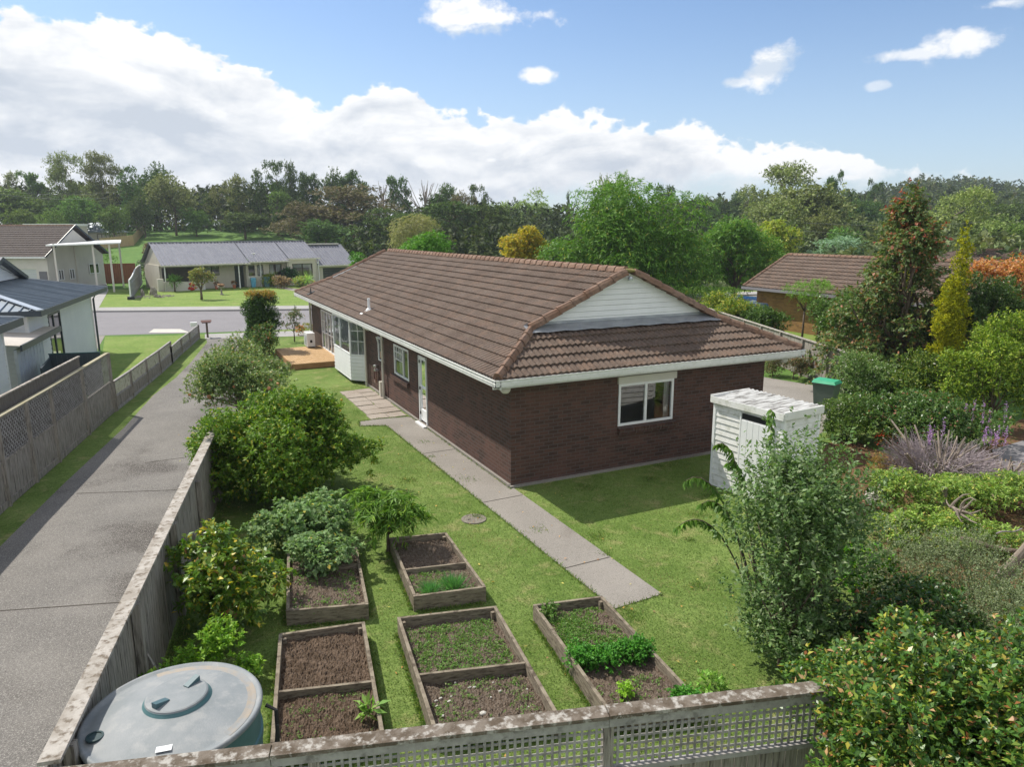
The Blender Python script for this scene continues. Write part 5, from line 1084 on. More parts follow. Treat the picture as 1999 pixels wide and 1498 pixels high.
# ================================================================== BRICK HOUSE ON THE RIGHT, ROOF AT THE RIGHT EDGE
def right_house():
    x0, y1, y0 = 24.6, 18.9, 4.0; E, k, wd = 2.3, .52, 6.8
    t = thing('tan_brick_house', 'tan brick house with brown tile roof behind the right boundary fence', 'house', (x0+4, 12, 0))
    w = MB(); w.box(x0+.55, y0, -.3, x0+wd-.5, y1-.55, E); w.add([(x0+.5, y1-.55, E-.02), (x0+wd-.5, y1-.55, E-.02), (x0+wd/2, y1-.55, E+k*wd/2-.25)], [(0, 1, 2)]); w.build('wall', M_BRICKR, t)
    r = MB(); L = y1-y0; roof_sheet(r, (x0, y0, E+.03), Y, X, k, lambda s: (0, L)  , wd/2, course=.33, pitch=.30, amp=.035, lip=.05, sub=6); roof_sheet(r, (x0+wd, y0, E+.03), Y, -X, k, lambda s: (0, L)  , wd/2, course=.33, pitch=.3, amp=.035, lip=.05, sub=6)
    rf = r.build('roof', M_TILE, t); c = MB(); rz = E+k*wd/2+.05; caps(c, (x0+wd/2, y0, rz), (x0+wd/2, y1, rz), .25, .08); caps(c, (x0, y1, E+.06), (x0+wd/2, y1, rz), .2, .06); caps(c, (x0+wd, y1, E+.06), (x0+wd/2, y1, rz), .2, .06); c.build('ridge_tiles', M_CAP, rf)
    g = MB(); g.box(x0-.1, y0, E-.12, x0, y1+.1, E+.03); g.build('gutter', mat('grey_gutter', (.24, .23, .25), rough=.5), t); g = MB(); g.box(x0, y0, E-.1, x0+wd, y1, E-.08); g.build('soffit', M_CREAM2, t)
    # lower porch roof nearer the camera
    g = MB(); roof_sheet(g, (22.2, 8.2, 1.95), Y, X, .3, lambda s: (0, 3.2), 2.9, course=.33, pitch=.3, amp=.035, lip=.05); g.build('porch_roof', M_TILE, t); 
    for yy in (8.3, 11.2): g = MB(); g.box(22.3, yy, 0, 22.42, yy+.12, 2.0); g.build('porch_post', mat('brown_timber', (.10, .05, .035), rough=.8), t)
    g = MB(); g.box(22.1, 8.1, 1.82, 22.2, 11.5, 2.0); g.build('porch_fascia', MATS['brown_timber'], t)
    # pots by the wall
    for i, (px, py, s) in enumerate([(1531, 643, .22), (1543, 642, .2), (1558, 645, .18)]):
        q = G(px, py); p = thing('plant_pot', ['pale bowl-shaped pot at the foot of the tan brick wall', 'orange terracotta pot at the foot of the tan brick wall', 'pot of pale flowers nearest the round camellia by the tan brick wall'][i], 'plant pot', q, 'pots by the brick house'); m = MB(); m.lathe(q, [(s*.7, 0), (s, s*1.2), (s*1.1, s*1.2), (0, s*1.15)], 14); m.build('pot', [M_SHELL, M_TERRA, M_TERRA][i], p)
        link_mesh('leaves', shoots_mesh('leaves', [(0, 0, s*2, s, s, s*1.1)], [(GRN, 1), ((.5, .48, .42), .2+i*.6)], L_STD, 50, 8, .15, .1, .04, seed=i+60), p)
    struct('brick_house_lawn', sheet([G(x, y)[:2] for x, y in [(1400, 690), (1480, 635), (1640, 648), (1750, 700), (1700, 760), (1560, 720)]], .006), M_VERGE)
    # roof at the right edge
    q = DP(1990, 62, 0); t2 = thing('brown_roofed_house', 'house with a long brown tile roof at the right edge behind the orange maple', 'house', q); uu = np.array([*RH, 0.]); vv = np.array([*FH, 0.]); e2, r2 = ZP(520, 59), ZP(491, 62)
    kk = (r2-e2)/4; w = MB(); w.obox(q-uu*8-vv*3.5, uu*26, vv*7.5, ZZ*e2); w.build('wall', M_BRICKR, t2); r = MB(); roof_sheet(r, q-uu*9.5-vv*4+ZZ*e2, uu, vv, kk, lambda s: (s, 28), 4, course=.33, pitch=.3, amp=.035, lip=.05); roof_sheet(r, q-uu*9.5+vv*4+ZZ*e2, uu, -vv, kk, lambda s: (s, 28), 4, course=.33, pitch=.3, amp=.035, lip=.05); roof_sheet(r, q-uu*9.5-vv*4+ZZ*e2, vv, uu, kk, lambda s: (s, 8-s), 4, course=.33, pitch=.3, amp=.035, lip=.05)
    rf = r.build('roof', M_TILE, t2); c = MB(); caps(c, q-uu*5.5+ZZ*(r2+.03), q+uu*18+ZZ*(r2+.03), .3, .1); c.build('ridge_tiles', M_CAP, rf)
right_house()
# street lamp, cars behind the hedge
def street_lamp(px, py, depth, label):
    q = DP(px+22, depth); z = ZP(py, depth); t = thing('street_lamp', label, 'street lamp', q, 'street lamps beyond the roof'); uu = np.array([*RH, 0.])
    m = MB(); m.tube([q, q+ZZ*(z*.6), q+ZZ*(z-.35)-uu*.03, q+ZZ*(z-.05)-uu*.3, q+ZZ*z-uu*.8], [.09, .07, .05, .045, .04], 8); m.build('pole', M_STEEL, t); m = MB(); e = q+ZZ*z-uu*1.0; m.lathe(e-ZZ*.1, [(0, 0), (.2, .02), (.32, .08), (.14, .16), (.12, .26), (0, .3)], 14); m.build('lamp_head', M_WHITE, t)
street_lamp(1083, 477, 58, 'grey street lamp with a curved arm in front of the big green tree')
def car(px, py, depth, label, paint, rot):
    q = DP(px, depth); t = thing('parked_car', label, 'car', q, 'cars parked beyond the hedge'); c, s = math.cos(rot), math.sin(rot); u = np.array([c, s, 0]); v = np.array([-s, c, 0]); P = lambda a, b_, z: q+u*a+v*b_+ZZ*z
    prof = [(-2.1, .35), (-2.15, .75), (-1.9, .95), (-1.2, 1.02), (-.75, 1.42), (.5, 1.46), (1.25, 1.05), (2.0, .95), (2.15, .7), (2.1, .35)]
    m = MB(); n = len(prof); vs = [P(a, -.8 if z < 1.1 else -.66, z) for a, z in prof]+[P(a, .8 if z < 1.1 else .66, z) for a, z in prof]; m.add(vs, [tuple(range(n)), tuple(range(2*n-1, n-1, -1))]+[(i, i+n, (i+1) % n+n, (i+1) % n) for i in range(n)]); m.build('body', paint, t)
    m = MB(); m.quad(P(.52, -.6, 1.47), P(.52, .6, 1.47), P(1.22, .66, 1.09), P(1.22, -.66, 1.09)); m.quad(P(-.77, -.6, 1.43), P(-.77, .6, 1.43), P(-1.18, .66, 1.06), P(-1.18, -.66, 1.06))
    for sgn in (-1, 1): m.quad(P(-1.0, sgn*.815, 1.08), P(1.0, sgn*.815, 1.08), P(.45, sgn*.69, 1.4), P(-.7, sgn*.69, 1.4))
    m.build('windscreen', mat('car_glass', (.05, .09, .16), rough=.08, spec=.8), t)
    for a in (-1.35, 1.35):
        for b_ in (-.78, .78): m = MB(); m.tube([P(a, b_-.09, .31), P(a, b_+.09, .31)], .31, 16); m.build('wheel', M_BLACK, t)
car(1452, 590, 46, 'blue parked car partly hidden by the shrubs left of the tan brick house', mat('blue_paint', (.03, .12, .35), rough=.25, coat=.6), 2.2)
car(1478, 592, 43, 'silver-blue parked car tight against the corner of the tan brick house', mat('silver_blue_paint', (.32, .40, .50), rough=.25, coat=.6), 2.2)
struct('court_paving', sheet([DP(x, d)[:2] for x, d in [(1395, 45), (1500, 44), (1560, 56), (1560, 66), (1330, 66), (1330, 55)]], .012), M_CONC)

# ================================================================== GARDEN ORNAMENTS ON THE RIGHT
def shell():
    q = G(1708, 990)+ZZ*.02; t = thing('shell_ornament', 'white concrete scallop shell ornament on the bark by the flower bed', 'ornament', q); m = MB(); n = 34; vw = unit(C-q); f = unit(np.array([vw[0], vw[1], .35])); sd_ = unit(np.cross(ZZ, f)); uu = np.cross(f, sd_); cc = q+uu*.19
    vs = [cc+f*.06]
    for ring, (r_, dz) in enumerate(((.08, .07), (.14, .03), (.215, -.01))):
        for k in range(n):
            a = 2*math.pi*k/n; rr = r_*(1+(.05 if k % 2 else -.05)*(ring > 0)); vs.append(cc+sd_*rr*math.cos(a)+uu*rr*math.sin(a)+f*(dz+(.018 if k % 2 else -.012)*(ring > 0)))
    fs = [(0, 1+k, 1+(k+1) % n) for k in range(n)]
    for g_ in range(2): fs += [(1+g_*n+k, 1+(g_+1)*n+k, 1+(g_+1)*n+(k+1) % n, 1+g_*n+(k+1) % n) for k in range(n)]
    b = len(vs); vs.append(cc-f*.05); fs += [(b, 1+2*n+(k+1) % n, 1+2*n+k) for k in range(n)]; m.add(vs, fs); m.build('shell', M_SHELL, t)
    q2 = G(1722, 958); t2 = thing('stone_bird', 'small white stone bird figure just behind the scallop shell', 'ornament', q2); m = MB(); m.blob(q2+ZZ*.11, (.09, .06, .1), 2, 10, .1); m.blob(q2+ZZ*.23+X*.05, (.045, .04, .045), 3, 8, .05); m.add([q2+ZZ*.24+X*.09-Y*.015, q2+ZZ*.24+X*.09+Y*.015, q2+ZZ*.22+X*.14], [(0, 1, 2)]); m.build('bird', M_SHELL, t2, smooth=True)
shell()
for i, (px, py, pt_, r_, lab) in enumerate([(1741, 962, 932, .045, 'thin pale timber post right beside the scallop shell'), (1837, 1010, 955, .06, 'thick grey round post in the yellow-green climber')]):
    q = G(px, py); z = .55 if i == 0 else .62; t = thing('garden_post', lab, 'post', q, 'posts in the flower bed'); m = MB(); m.tube([q, q+ZZ*z], r_, 10); m.build('shaft', M_PALEBARK, t); m = MB(); m.lathe(q+ZZ*z, [(r_, 0), (r_*.8, .012), (0, .014)], 10); m.build('cut_top', M_WOODL, t)
def branches(px, py, z0, n, r_, L, name, label, cat, matl, seed, up_=.2, px2=None, sp=1.0):
    rg = np.random.default_rng(seed); q = G(px, py, z0); q[2] = z0; t = thing(name, label, cat, (q[0], q[1], 0)); m = MB()
    for k in range(n):
        d = unit(rg.normal(size=3)*np.array([sp, sp, .35])+np.array([0, 0, up_])); p = q+rg.normal(size=3)*.06; pts = [p]
        for j in range(4): d = unit(d+rg.normal(size=3)*.35); p = p+d*L/4*rg.uniform(.7, 1.2); p[2] = max(p[2], .03); pts.append(p)
        m.tube(pts, [r_, r_*.85, r_*.7, r_*.5, r_*.25], 6)
    m.build('branches', matl, t)
branches(1872, 1000, .72, 11, .026, .36, 'driftwood', 'tangle of bleached driftwood branches in the yellow-green climber', 'driftwood', M_PALEBARK, 3, .3)
def log_(a, b_, r_, name, label, matl, za=.4, zb=.4, cat='log'):
    p, q = G(*a, za), G(*b_, zb); t = thing(name, label, cat, (p[0], p[1], 0)); m = MB(); pts = [p+(q-p)*f+np.array([0, 0, .02*math.sin(f*7)]) for f in np.linspace(0, 1, 6)]; m.tube(pts, [r_, r_*1.1, r_*.95, r_, r_*.9, r_*.8], 10); m.build('trunk_piece', matl, t); return t, p, q
log_((1872, 1052), (1985, 1078), .045, 'old_rail', 'dark rotting timber rail lying across the flower bed', M_BARK)
t, p, q = log_((1950, 1130), (2010, 1060), .07, 'fallen_branch', 'thick bare grey branch slanting up at the right edge', M_PALEBARK, .35, 1.0, 'branch')
m = MB(); m.tube([p+np.array([.1, -.1, 0]), p+(q-p)*.5+np.array([.15, -.1, 0]), q+np.array([.2, -.15, 0])], [.045, .05, .04], 8); m.build('side_branch', M_PALEBARK, t)
log_((1945, 1042), (1995, 1034), .012, 'dry_stick', 'thin dry stick lying over the flower bed at the right edge', M_TWIG, .5, .5, 'stick')

# ================================================================== PLANTS IN THE GARDEN
def lob(rg, spec):
    out = []
    for (cx, cy, z0, z1, R_, n, r) in spec: out += [(a+cx, b+cy, c, d, e, f) for a, b, c, d, e, f in rlobes(rg, R_, z1-z0, z0, n, r)]
    return out
rg_ = np.random.default_rng(11)
CIT = [((.068, .145, .013), 5), ((.11, .19, .018), 3.5), ((.18, .25, .025), 1.6), ((.33, .30, .03), .4)]
plant('citrus_tree', 'large spreading mandarin tree with yellow-green leaves between the drive and the lawn', 'tree', (-4.62, 2.1, 0),
      lob(rg_, [(0, -.1, .05, 2.15, 1.72, 46, .27), (.4, -.2, .9, 2.5, 1.2, 16, .27), (1.0, -.6, .25, 1.5, .8, 8, .45), (-1.1, -.3, .3, 1.9, .7, 7, .5), (-.2, -.9, .1, 1.5, 1.1, 10, .4), (-1.75, .2, .95, 1.5, .22, 3, .8), (1.7, -.9, .5, 1.2, .3, 4, .7)]), CIT, L_STD, trunk=dict(h0=.35, r0=.08, n=22), shoots=6800, k=11, sl=.22, L=.088, Wd=.038, up_=.35, droop=.12, inner=.25, seed=21)
bt = BASE  # oranges in the tree are part of the crown's look
t = thing('feijoa_tree', 'loose grey-green fruit tree with pinkish orange fruit beside the drive behind the mandarin tree', 'tree', (-4.75, 8.0, 0)); L0 = lob(rg_, [(0, 0, .5, 2.1, 1.35, 15, .36), (-.2, 2.0, .8, 2.3, .9, 7, .4), (-1.0, -.3, .9, 1.9, .5, 3, .6), (.9, 3.2, .4, 1.7, 1.1, 9, .36)])
link_mesh('crown', shoots_mesh('crown', L0, [((.105, .165, .05), 4), ((.16, .22, .085), 3), ((.22, .26, .13), 1.3), ((.30, .22, .07), .4)], L_STD, 3300, 10, .30, .088, .040, .5, .05, seed=22, inner=.35), t)
mb = MB(); limbs(mb, L0, h0=.4, r0=.06, n=26); mb.v = [tuple(np.array(v)+BASE[t]) for v in mb.v]; mb.build('trunk', M_PALEBARK, t, smooth=True)
rr = random.Random(2)
for k in range(34):
    m = MB(); l = L0[rr.randrange(len(L0))]; d = unit(np.array([rr.gauss(0, 1), rr.gauss(0, 1)-.6, rr.gauss(0, .7)+.2])); m.blob(BASE[t]+np.array(l[:3])+d*np.array(l[3:6])*.98, rr.uniform(.035, .06), k, 7, .1)
    m.build('fruit', mat('peachy_fruit', (.62, .30, .14), (.52, .20, .12), 30, .6), t, smooth=True)
rr = random.Random(3); ct = [o for o in BASE if o.name.startswith('citrus_tree')][0]
for k in range(46):
    cm = MB(); a = rr.uniform(0, 6.28); cm.blob(BASE[ct]+np.array([math.cos(a)*rr.uniform(.9, 1.6), math.sin(a)*rr.uniform(.9, 1.6), rr.uniform(.7, 1.9)]), .032, k, 7, .05)
    cm.build('fruit', mat('mandarin', (.62, .38, .04), (.5, .42, .05), 40, .5), ct, smooth=True)
plant('column_shrub', 'tall clipped column shrub with orange-tinted top between drive and deck', 'shrub', (-2.55, 20.9, 0), [(rg_.uniform(-.5, .5), rg_.uniform(-.45, .45), z, .42, .42, .35) for z in np.linspace(.5, 2.45, 26)],
      [((.035, .085, .014), 5), ((.065, .13, .02), 3)], L_GLOSS, trunk=dict(h0=.4, r0=.06, n=8), shoots=4200, k=9, sl=.15, L=.075, Wd=.038, up_=.6, seed=23, crown='foliage')
o = [o for o in BASE if o.name == 'column_shrub'][0]; tp = link_mesh('new_growth', shoots_mesh('new_growth', [(rg_.uniform(-.5, .5), rg_.uniform(-.45, .45), 2.72, .3, .3, .12) for _ in range(12)], [((.34, .17, .05), 2), ((.22, .20, .04), 2), ((.08, .14, .02), 1)], L_STD, 620, 9, .16, .07, .03, .9, seed=24), o)
plant('rose_bush', 'leggy rose bush with red flowers in front of the tall column shrub', 'shrub', (-2.75, 17.6, 0), lob(rg_, [(0, 0, .3, 1.9, .75, 10, .4), (-.7, -1.2, .3, 1.3, .6, 6, .45)]), [((.06, .12, .03), 5), ((.12, .17, .05), 2), ((.32, .08, .05), .5)], L_STD, trunk=dict(h0=.25, r0=.025, n=14), shoots=900, k=8, sl=.22, L=.07, Wd=.04, seed=25, crown='foliage')
plant('small_tree', 'sparse small grey-green tree by the far corner of the brick house', 'tree', (*G(575, 668)[:2], 0), lob(rg_, [(0, 0, .5, 1.7, .55, 7, .4)]), [((.10, .14, .07), 3), ((.2, .13, .07), 1)], L_STD, trunk=dict(h0=.5, r0=.03, n=7), shoots=190, k=8, sl=.2, L=.08, Wd=.04, seed=26)
plant('flower_clump', 'orange flowering clump on the lawn strip behind the deck', 'plant', (*G(583, 655)[:2], 0), lob(rg_, [(0, 0, .1, .5, .35, 4, .5)]), [((.5, .14, .03), 2), ((.1, .16, .03), 2)], L_STD, shoots=80, k=8, sl=.14, L=.08, Wd=.04, seed=27, crown='foliage')
plant('flower_clump', 'yellowish low clump beside the orange flowers behind the deck', 'plant', (*G(600, 650)[:2], 0), lob(rg_, [(0, 0, .1, .4, .45, 4, .5)]), [((.3, .27, .06), 2), ((.12, .17, .04), 2)], L_STD, shoots=80, k=8, sl=.14, L=.08, Wd=.04, seed=28, crown='foliage')
LEM = [((.07, .145, .014), 4), ((.12, .20, .02), 3), ((.25, .28, .03), 1.2), ((.48, .36, .03), .45), ((.2, .1, .04), .2)]
plant('lemon_tree', 'bushy lemon tree with glossy yellowing leaves against the side fence above the water tank', 'tree', (-6.28, -3.55, 0), lob(rg_, [(0, 0, .15, 1.25, .68, 14, .4), (-.15, .35, .7, 1.45, .42, 5, .5), (.45, .3, .2, 1.0, .4, 4, .5)]), LEM, L_GLOSS, trunk=dict(h0=.2, r0=.035, n=14), shoots=850, k=8, sl=.17, L=.10, Wd=.05, up_=.35, droop=.15, inner=.3, seed=31)
plant('lime_shrub', 'low bright lime-green shrub touching the top edge of the water tank', 'shrub', (-6.62, -4.75, 0), lob(rg_, [(0, .0, .1, .75, .38, 6, .5), (-.5, -.35, .1, .6, .3, 4, .5), (.45, -.2, .05, .4, .25, 3, .5)]), [((.12, .25, .02), 4), ((.19, .32, .03), 3)], L_STD, shoots=420, k=9, sl=.11, L=.06, Wd=.028, up_=.8, seed=32, crown='foliage')
TOM = [((.115, .195, .075), 4), ((.165, .25, .11), 3), ((.22, .30, .14), 1.5), ((.35, .3, .06), .12)]
plant('vegetable_bush', 'large grey-green leafy vegetable bush rising behind the raised beds', 'plant', (-4.65, -1.2, 0), lob(rg_, [(0, 0, .05, .95, .85, 12, .4), (.55, .4, .1, .9, .5, 5, .5), (-.6, .1, .1, .9, .4, 4, .5)]), TOM, L_MATTE, trunk=dict(h0=.15, r0=.015, n=14), shoots=950, k=9, sl=.18, L=.085, Wd=.055, up_=.4, droop=.3, inner=.3, seed=33, crown='foliage')
plant('vegetable_bush', 'smaller grey-green leafy vegetable bush spilling into the raised bed in front of the large one', 'plant', (-4.72, -2.55, .18), lob(rg_, [(0, 0, .05, .62, .50, 9, .42)]), TOM, L_MATTE, trunk=dict(h0=.12, r0=.012, n=8), shoots=430, k=9, sl=.15, L=.075, Wd=.05, up_=.4, droop=.3, seed=34, crown='foliage')
plant('peach_tree', 'young peach tree with long drooping bright green leaves at the small raised bed', 'tree', (-3.45, -2.05, .05), lob(rg_, [(0, 0, .5, 1.15, .55, 7, .42), (.5, -.25, .35, .8, .25, 2, .6), (-.35, .1, .6, 1.2, .3, 3, .5)]), [((.075, .16, .018), 4), ((.12, .23, .03), 3), ((.2, .3, .04), 1)], L_STD, trunk=dict(h0=.3, r0=.03, n=11), shoots=210, k=17, sl=.25, L=.17, Wd=.026, up_=.5, droop=.75, spread=.9, inner=.4, seed=35)
# apple tree with long upright shoots
AP = [((.075, .135, .04), 4), ((.115, .185, .065), 3), ((.19, .25, .13), 2)]
la = lob(rg_, [(0, 0, .8, 2.3, 1.02, 32, .25), (.1, 0, 1.4, 2.8, .92, 22, .24), (.1, .0, .0, 1.2, .72, 18, .32), (.05, -.1, -.25, .55, .55, 16, .36), (.9, .3, 1.0, 2.0, .6, 8, .35)])
ap = plant('apple_tree', 'upright apple tree with long leafy shoots on the lawn in front of the white shed', 'tree', (.22, -7.72, 0), la, AP, L_STD, trunk=dict(h0=.22, r0=.05, n=34), shoots=1750, k=15, sl=.62, L=.072, Wd=.034, up_=1.5, droop=.05, inner=.3, seed=41)
rr = random.Random(6)
for k in range(5): m = MB(); d = unit(np.array([rr.gauss(.3, 1), rr.gauss(-1, .5), rr.gauss(0, .4)])); m.blob(BASE[ap]+np.array([.45, -.1, .95])+d*np.array([.5, .5, .4]), .036, k, 9, .05); m.build('apple', mat('apple_skin', (.50, .13, .07), (.45, .28, .1), 20, .4), ap, smooth=True)
# two cherry shoots standing out to the left and one leader above
ch = thing('cherry_sapling', 'thin sapling with long drooping leaves arching out left of the apple tree', 'tree', (.62, -6.95, 0)); P_ = []; D_ = []; m = MB(); rg2 = np.random.default_rng(9)
for (px_, py_, up_h) in ((1322, 940, .35), (1378, 868, .15), (1312, 1030, .5), (1472, 800, .0), (1400, 905, .2), (1355, 985, .3)):
    b0 = np.array([.62, -6.95, 0]); e = DP(px_, 9.6); e[2] = ZP(py_, 9.6); cpt = b0+(e-b0)*.55; cpt[2] = e[2]+up_h+.1
    pts = [b0*(1-f)**2+2*cpt*f*(1-f)+e*f*f for f in np.linspace(0, 1, 11)]; m.tube(pts, np.linspace(.018, .004, 11), 6)
    for f in np.linspace(.5, 1, 26):
        i = min(int(f*10), 9); p = pts[i]+(pts[i+1]-pts[i])*(f*10-i)
        for s_ in (0, 1, 2): a = rg2.uniform(0, 6.28); P_.append(p-BASE[ch]); D_.append([math.cos(a), math.sin(a), -1.2])
m.build('trunk', M_BARK, ch, smooth=True); P_ = np.array(P_); D_ = np.array(D_); n = len(P_)
link_mesh('crown', leaves_mesh('crown', P_, D_, unit(rg2.normal(size=(n, 3))*.3+[0, 0, 1]), rg2.uniform(.10, .15, n), rg2.uniform(.035, .05, n), pick_tint(rg2, n, [((.07, .15, .02), 3), ((.12, .22, .03), 2)]), L_STD), ch)
# glossy hedge bush with red tips, nearest the camera
PH = [((.04, .095, .018), 4), ((.07, .15, .025), 5), ((.14, .21, .03), 2.6), ((.28, .26, .04), .9), ((.28, .11, .04), .45), ((.40, .25, .12), .4)]
q = DP(1868, 5.0); qb = q[:2]
plant('glossy_hedge_bush', 'huge glossy-leaved bush with red and yellow tips filling the bottom right corner', 'shrub', (*qb, 0), lob(rg_, [(0, 0, .4, 2.35, 1.15, 34, .34), (-.6, .3, .3, 2.2, .75, 18, .38), (.9, -.1, .4, 2.5, 1.2, 18, .36), (.3, .8, .3, 2.1, 1.0, 14, .36), (-.3, -.5, .1, 1.7, .7, 12, .38)]), PH, L_WET, trunk=dict(h0=.3, r0=.05, n=26), shoots=9500, k=9, sl=.13, L=.060, Wd=.031, up_=.7, droop=.02, inner=.2, seed=51, crown='foliage')
q = DP(1705, 7.9); plant('dark_camellia', 'dark green bush with a few bare twigs between the apple tree and the glossy bush', 'shrub', (*q[:2], 0), lob(rg_, [(0, 0, .05, 1.25, .75, 12, .4), (.9, .1, .05, 1.25, .8, 12, .4)]), [((.03, .075, .014), 5), ((.06, .12, .02), 3), ((.3, .15, .07), .3)], L_GLOSS, trunk=dict(h0=.3, r0=.03, n=16), shoots=1500, k=10, sl=.13, L=.06, Wd=.032, up_=.6, seed=52, crown='foliage')
q = G(1690, 1190); plant('round_leaf_bush', 'bright green round-leaved bush squeezed behind the apple tree', 'shrub', (q[0]+.15, q[1]+.1, 0), lob(rg_, [(0, 0, .05, .95, .5, 9, .42)]), [((.06, .19, .012), 5), ((.16, .28, .01), 2)], L_STD, shoots=420, k=9, sl=.12, L=.07, Wd=.06, up_=.6, seed=53, crown='foliage')
COP = [((.135, .17, .09), 4), ((.19, .23, .13), 3), ((.25, .28, .17), 1.5), ((.08, .10, .05), 1.5)]
for i, (px, d, R_, H, lab) in enumerate([(1795, 9.5, 1.1, 1.6, 'fine grey-green bush just above the glossy bush, left one of three'), (1925, 9.0, 1.1, 1.65, 'fine grey-green bush at the right, tight above the glossy bush'), (1990, 8.0, .95, 1.5, 'fine grey-green bush under the bare slanting branch at the right edge')]):
    q = DP(px, d); plant('grey_bush', lab, 'shrub', (*q[:2], 0), lob(rg_, [(0, 0, .0, H, R_, 12, .4)]), COP, L_MATTE, trunk=dict(h0=.2, r0=.015, n=10), shoots=2100, k=11, sl=.11, L=.024, Wd=.016, up_=.6, inner=.25, seed=54+i, crown='foliage', group='grey-green fine leaved bushes')
CLM = [((.16, .26, .045), 4), ((.25, .35, .08), 3.5), ((.36, .34, .07), .8), ((.09, .16, .03), 2.5), ((.26, .2, .12), .4)]
for i, (px, py, R_, H, lab) in enumerate([(1775, 1010, .75, .80, 'yellow-green climber mound beside the scallop shell'), (1860, 1005, .95, .75, 'yellow-green climber mound around the thick grey post'), (1965, 1000, 1.0, .75, 'yellow-green climber mound at the right edge below the dry twigs'), (1740, 1065, .5, .55, 'small yellow-green mound in front of the scallop shell'), (1895, 1070, .8, .48, 'yellow-green climber mound above the rotting rail')]):
    q = G(px, py); plant('climber_mound', lab, 'plant', (*q[:2], 0), lob(rg_, [(0, 0, .0, H, R_, 9, .42)]), CLM, L_STD, shoots=800, k=10, sl=.17, L=.075, Wd=.024, up_=.6, droop=.35, inner=.35, seed=60+i, crown='foliage', group='yellow-green climber on the bed')
# cut-back bush of bare twigs
def twig_bush(P, R_, H, n, label, seed):
    rg = np.random.default_rng(seed); t = thing('twig_bush', label, 'shrub', P); m = MB(); P = np.array(P, float)
    for k in range(26):
        a = rg.uniform(0, 6.28); b_ = rg.uniform(.0, .95); d = unit(np.array([math.cos(a)*b_, math.sin(a)*b_, .75])); L = H*rg.uniform(.8, 1.2)/max(d[2], .5); m.tube([P+rg.normal(size=3)*np.array([.15, .15, 0]), P+d*L*.5+rg.normal(size=3)*.06, P+d*L+rg.normal(size=3)*.1], [.034, .027, .018], 5)
    m.build('stems', M_PALEBARK, t); m = MB()
    for k in range(n):
        a = rg.uniform(0, 6.28); rr_ = R_*rg.uniform(.25, 1.15)**.7; b0 = P+np.array([math.cos(a)*rr_*.6, math.sin(a)*rr_*.6, H*rg.uniform(.1, .75)]); d = unit(np.array([math.cos(a), math.sin(a), rg.uniform(-.1, 1.0)])+rg.normal(size=3)*.45); L = rg.uniform(.2, .5); m.tube([b0, b0+d*L*.5+rg.normal(size=3)*.02, b0+d*L+rg.normal(size=3)*.05], [.006, .005, .003], 3, False)
    m.build('twigs', M_TWIG, t)
q = G(1830, 945); twig_bush((q[0], q[1], 0), 1.45, 1.0, 1900, 'big cut-back bush of bare pinkish-grey twigs above the yellow-green climber', 5)
q = G(1940, 960); twig_bush((q[0]+.3, q[1], 0), 1.0, .5, 700, 'low sprawl of bare twigs at the right edge beside the cut-back bush', 6)
# shrubs behind and right of the shed
plant('round_clipped_bush', 'dense round clipped green bush right behind the white shed', 'shrub', (10.0, -.75, 0), lob(rg_, [(0, 0, .0, 1.25, .85, 22, .42)]), [((.055, .11, .016), 5), ((.10, .165, .025), 3), ((.17, .22, .05), 1)], L_GLOSS, trunk=dict(h0=.2, r0=.04, n=12), shoots=2300, k=9, sl=.11, L=.05, Wd=.026, up_=.5, inner=.18, seed=71, crown='foliage')
plant('wide_bush', 'wide domed glossy green bush right of the round clipped bush behind the shed', 'shrub', (11.0, -2.0, 0), lob(rg_, [(0, 0, .0, 1.45, 1.5, 24, .38), (1.3, -.7, .0, 1.2, .9, 9, .4)]), [((.045, .10, .018), 5), ((.08, .145, .03), 3), ((.16, .22, .07), 1.2), ((.30, .13, .09), .3)], L_GLOSS, trunk=dict(h0=.25, r0=.05, n=16), shoots=2700, k=9, sl=.15, L=.085, Wd=.04, up_=.5, inner=.2, seed=72, crown='foliage')
def spikes(px, py, n, R_, H, label, seed, z0=.3):
    rg = np.random.default_rng(seed); q = G(px, py); t = thing('purple_flowers', label, 'flowers', (*q[:2], 0), 'purple flower spikes'); P = []; D = []; m = MB()
    for k in range(n):
        b0 = np.array([*q[:2], 0])+np.array([*rg.normal(size=2)*R_, z0]); h = H*rg.uniform(.7, 1.2); m.tube([b0-ZZ*z0, b0+ZZ*h], .005, 4, False)
        for j in range(60): P.append(b0+ZZ*(h*rg.uniform(.55, 1.1))+rg.normal(size=3)*.02); D.append(rg.normal(size=3))
    m.build('stems', M_TWIG, t); P = np.array(P)-BASE[t]; D = np.array(D); k = len(P)
    link_mesh('petals', leaves_mesh('petals', P, D, unit(rg.normal(size=(k, 3))), np.full(k, .035), np.full(k, .025), pick_tint(rg, k, [((.30, .17, .38), 3), ((.42, .28, .5), 1)]), L_PETAL), t)
spikes(1815, 925, 5, .16, .85, 'purple flower spikes rising through the middle of the cut-back twig bush', 1); spikes(1925, 925, 6, .22, .75, 'purple flower spikes at the right end of the twig bush', 2); spikes(1893, 880, 5, .2, .9, 'purple flower spikes in the wide domed bush', 3)
plant('red_rose', 'small rose with red flowers at the foot of the round clipped bush', 'plant', (*G(1728, 880)[:2], 0), lob(rg_, [(0, 0, .1, .7, .3, 5, .45)]), [((.08, .12, .03), 5), ((.5, .02, .02), 1), ((.3, .16, .04), 1)], L_STD, trunk=dict(h0=.15, r0=.01, n=5), shoots=120, k=7, sl=.14, L=.055, Wd=.035, seed=73, crown='foliage')
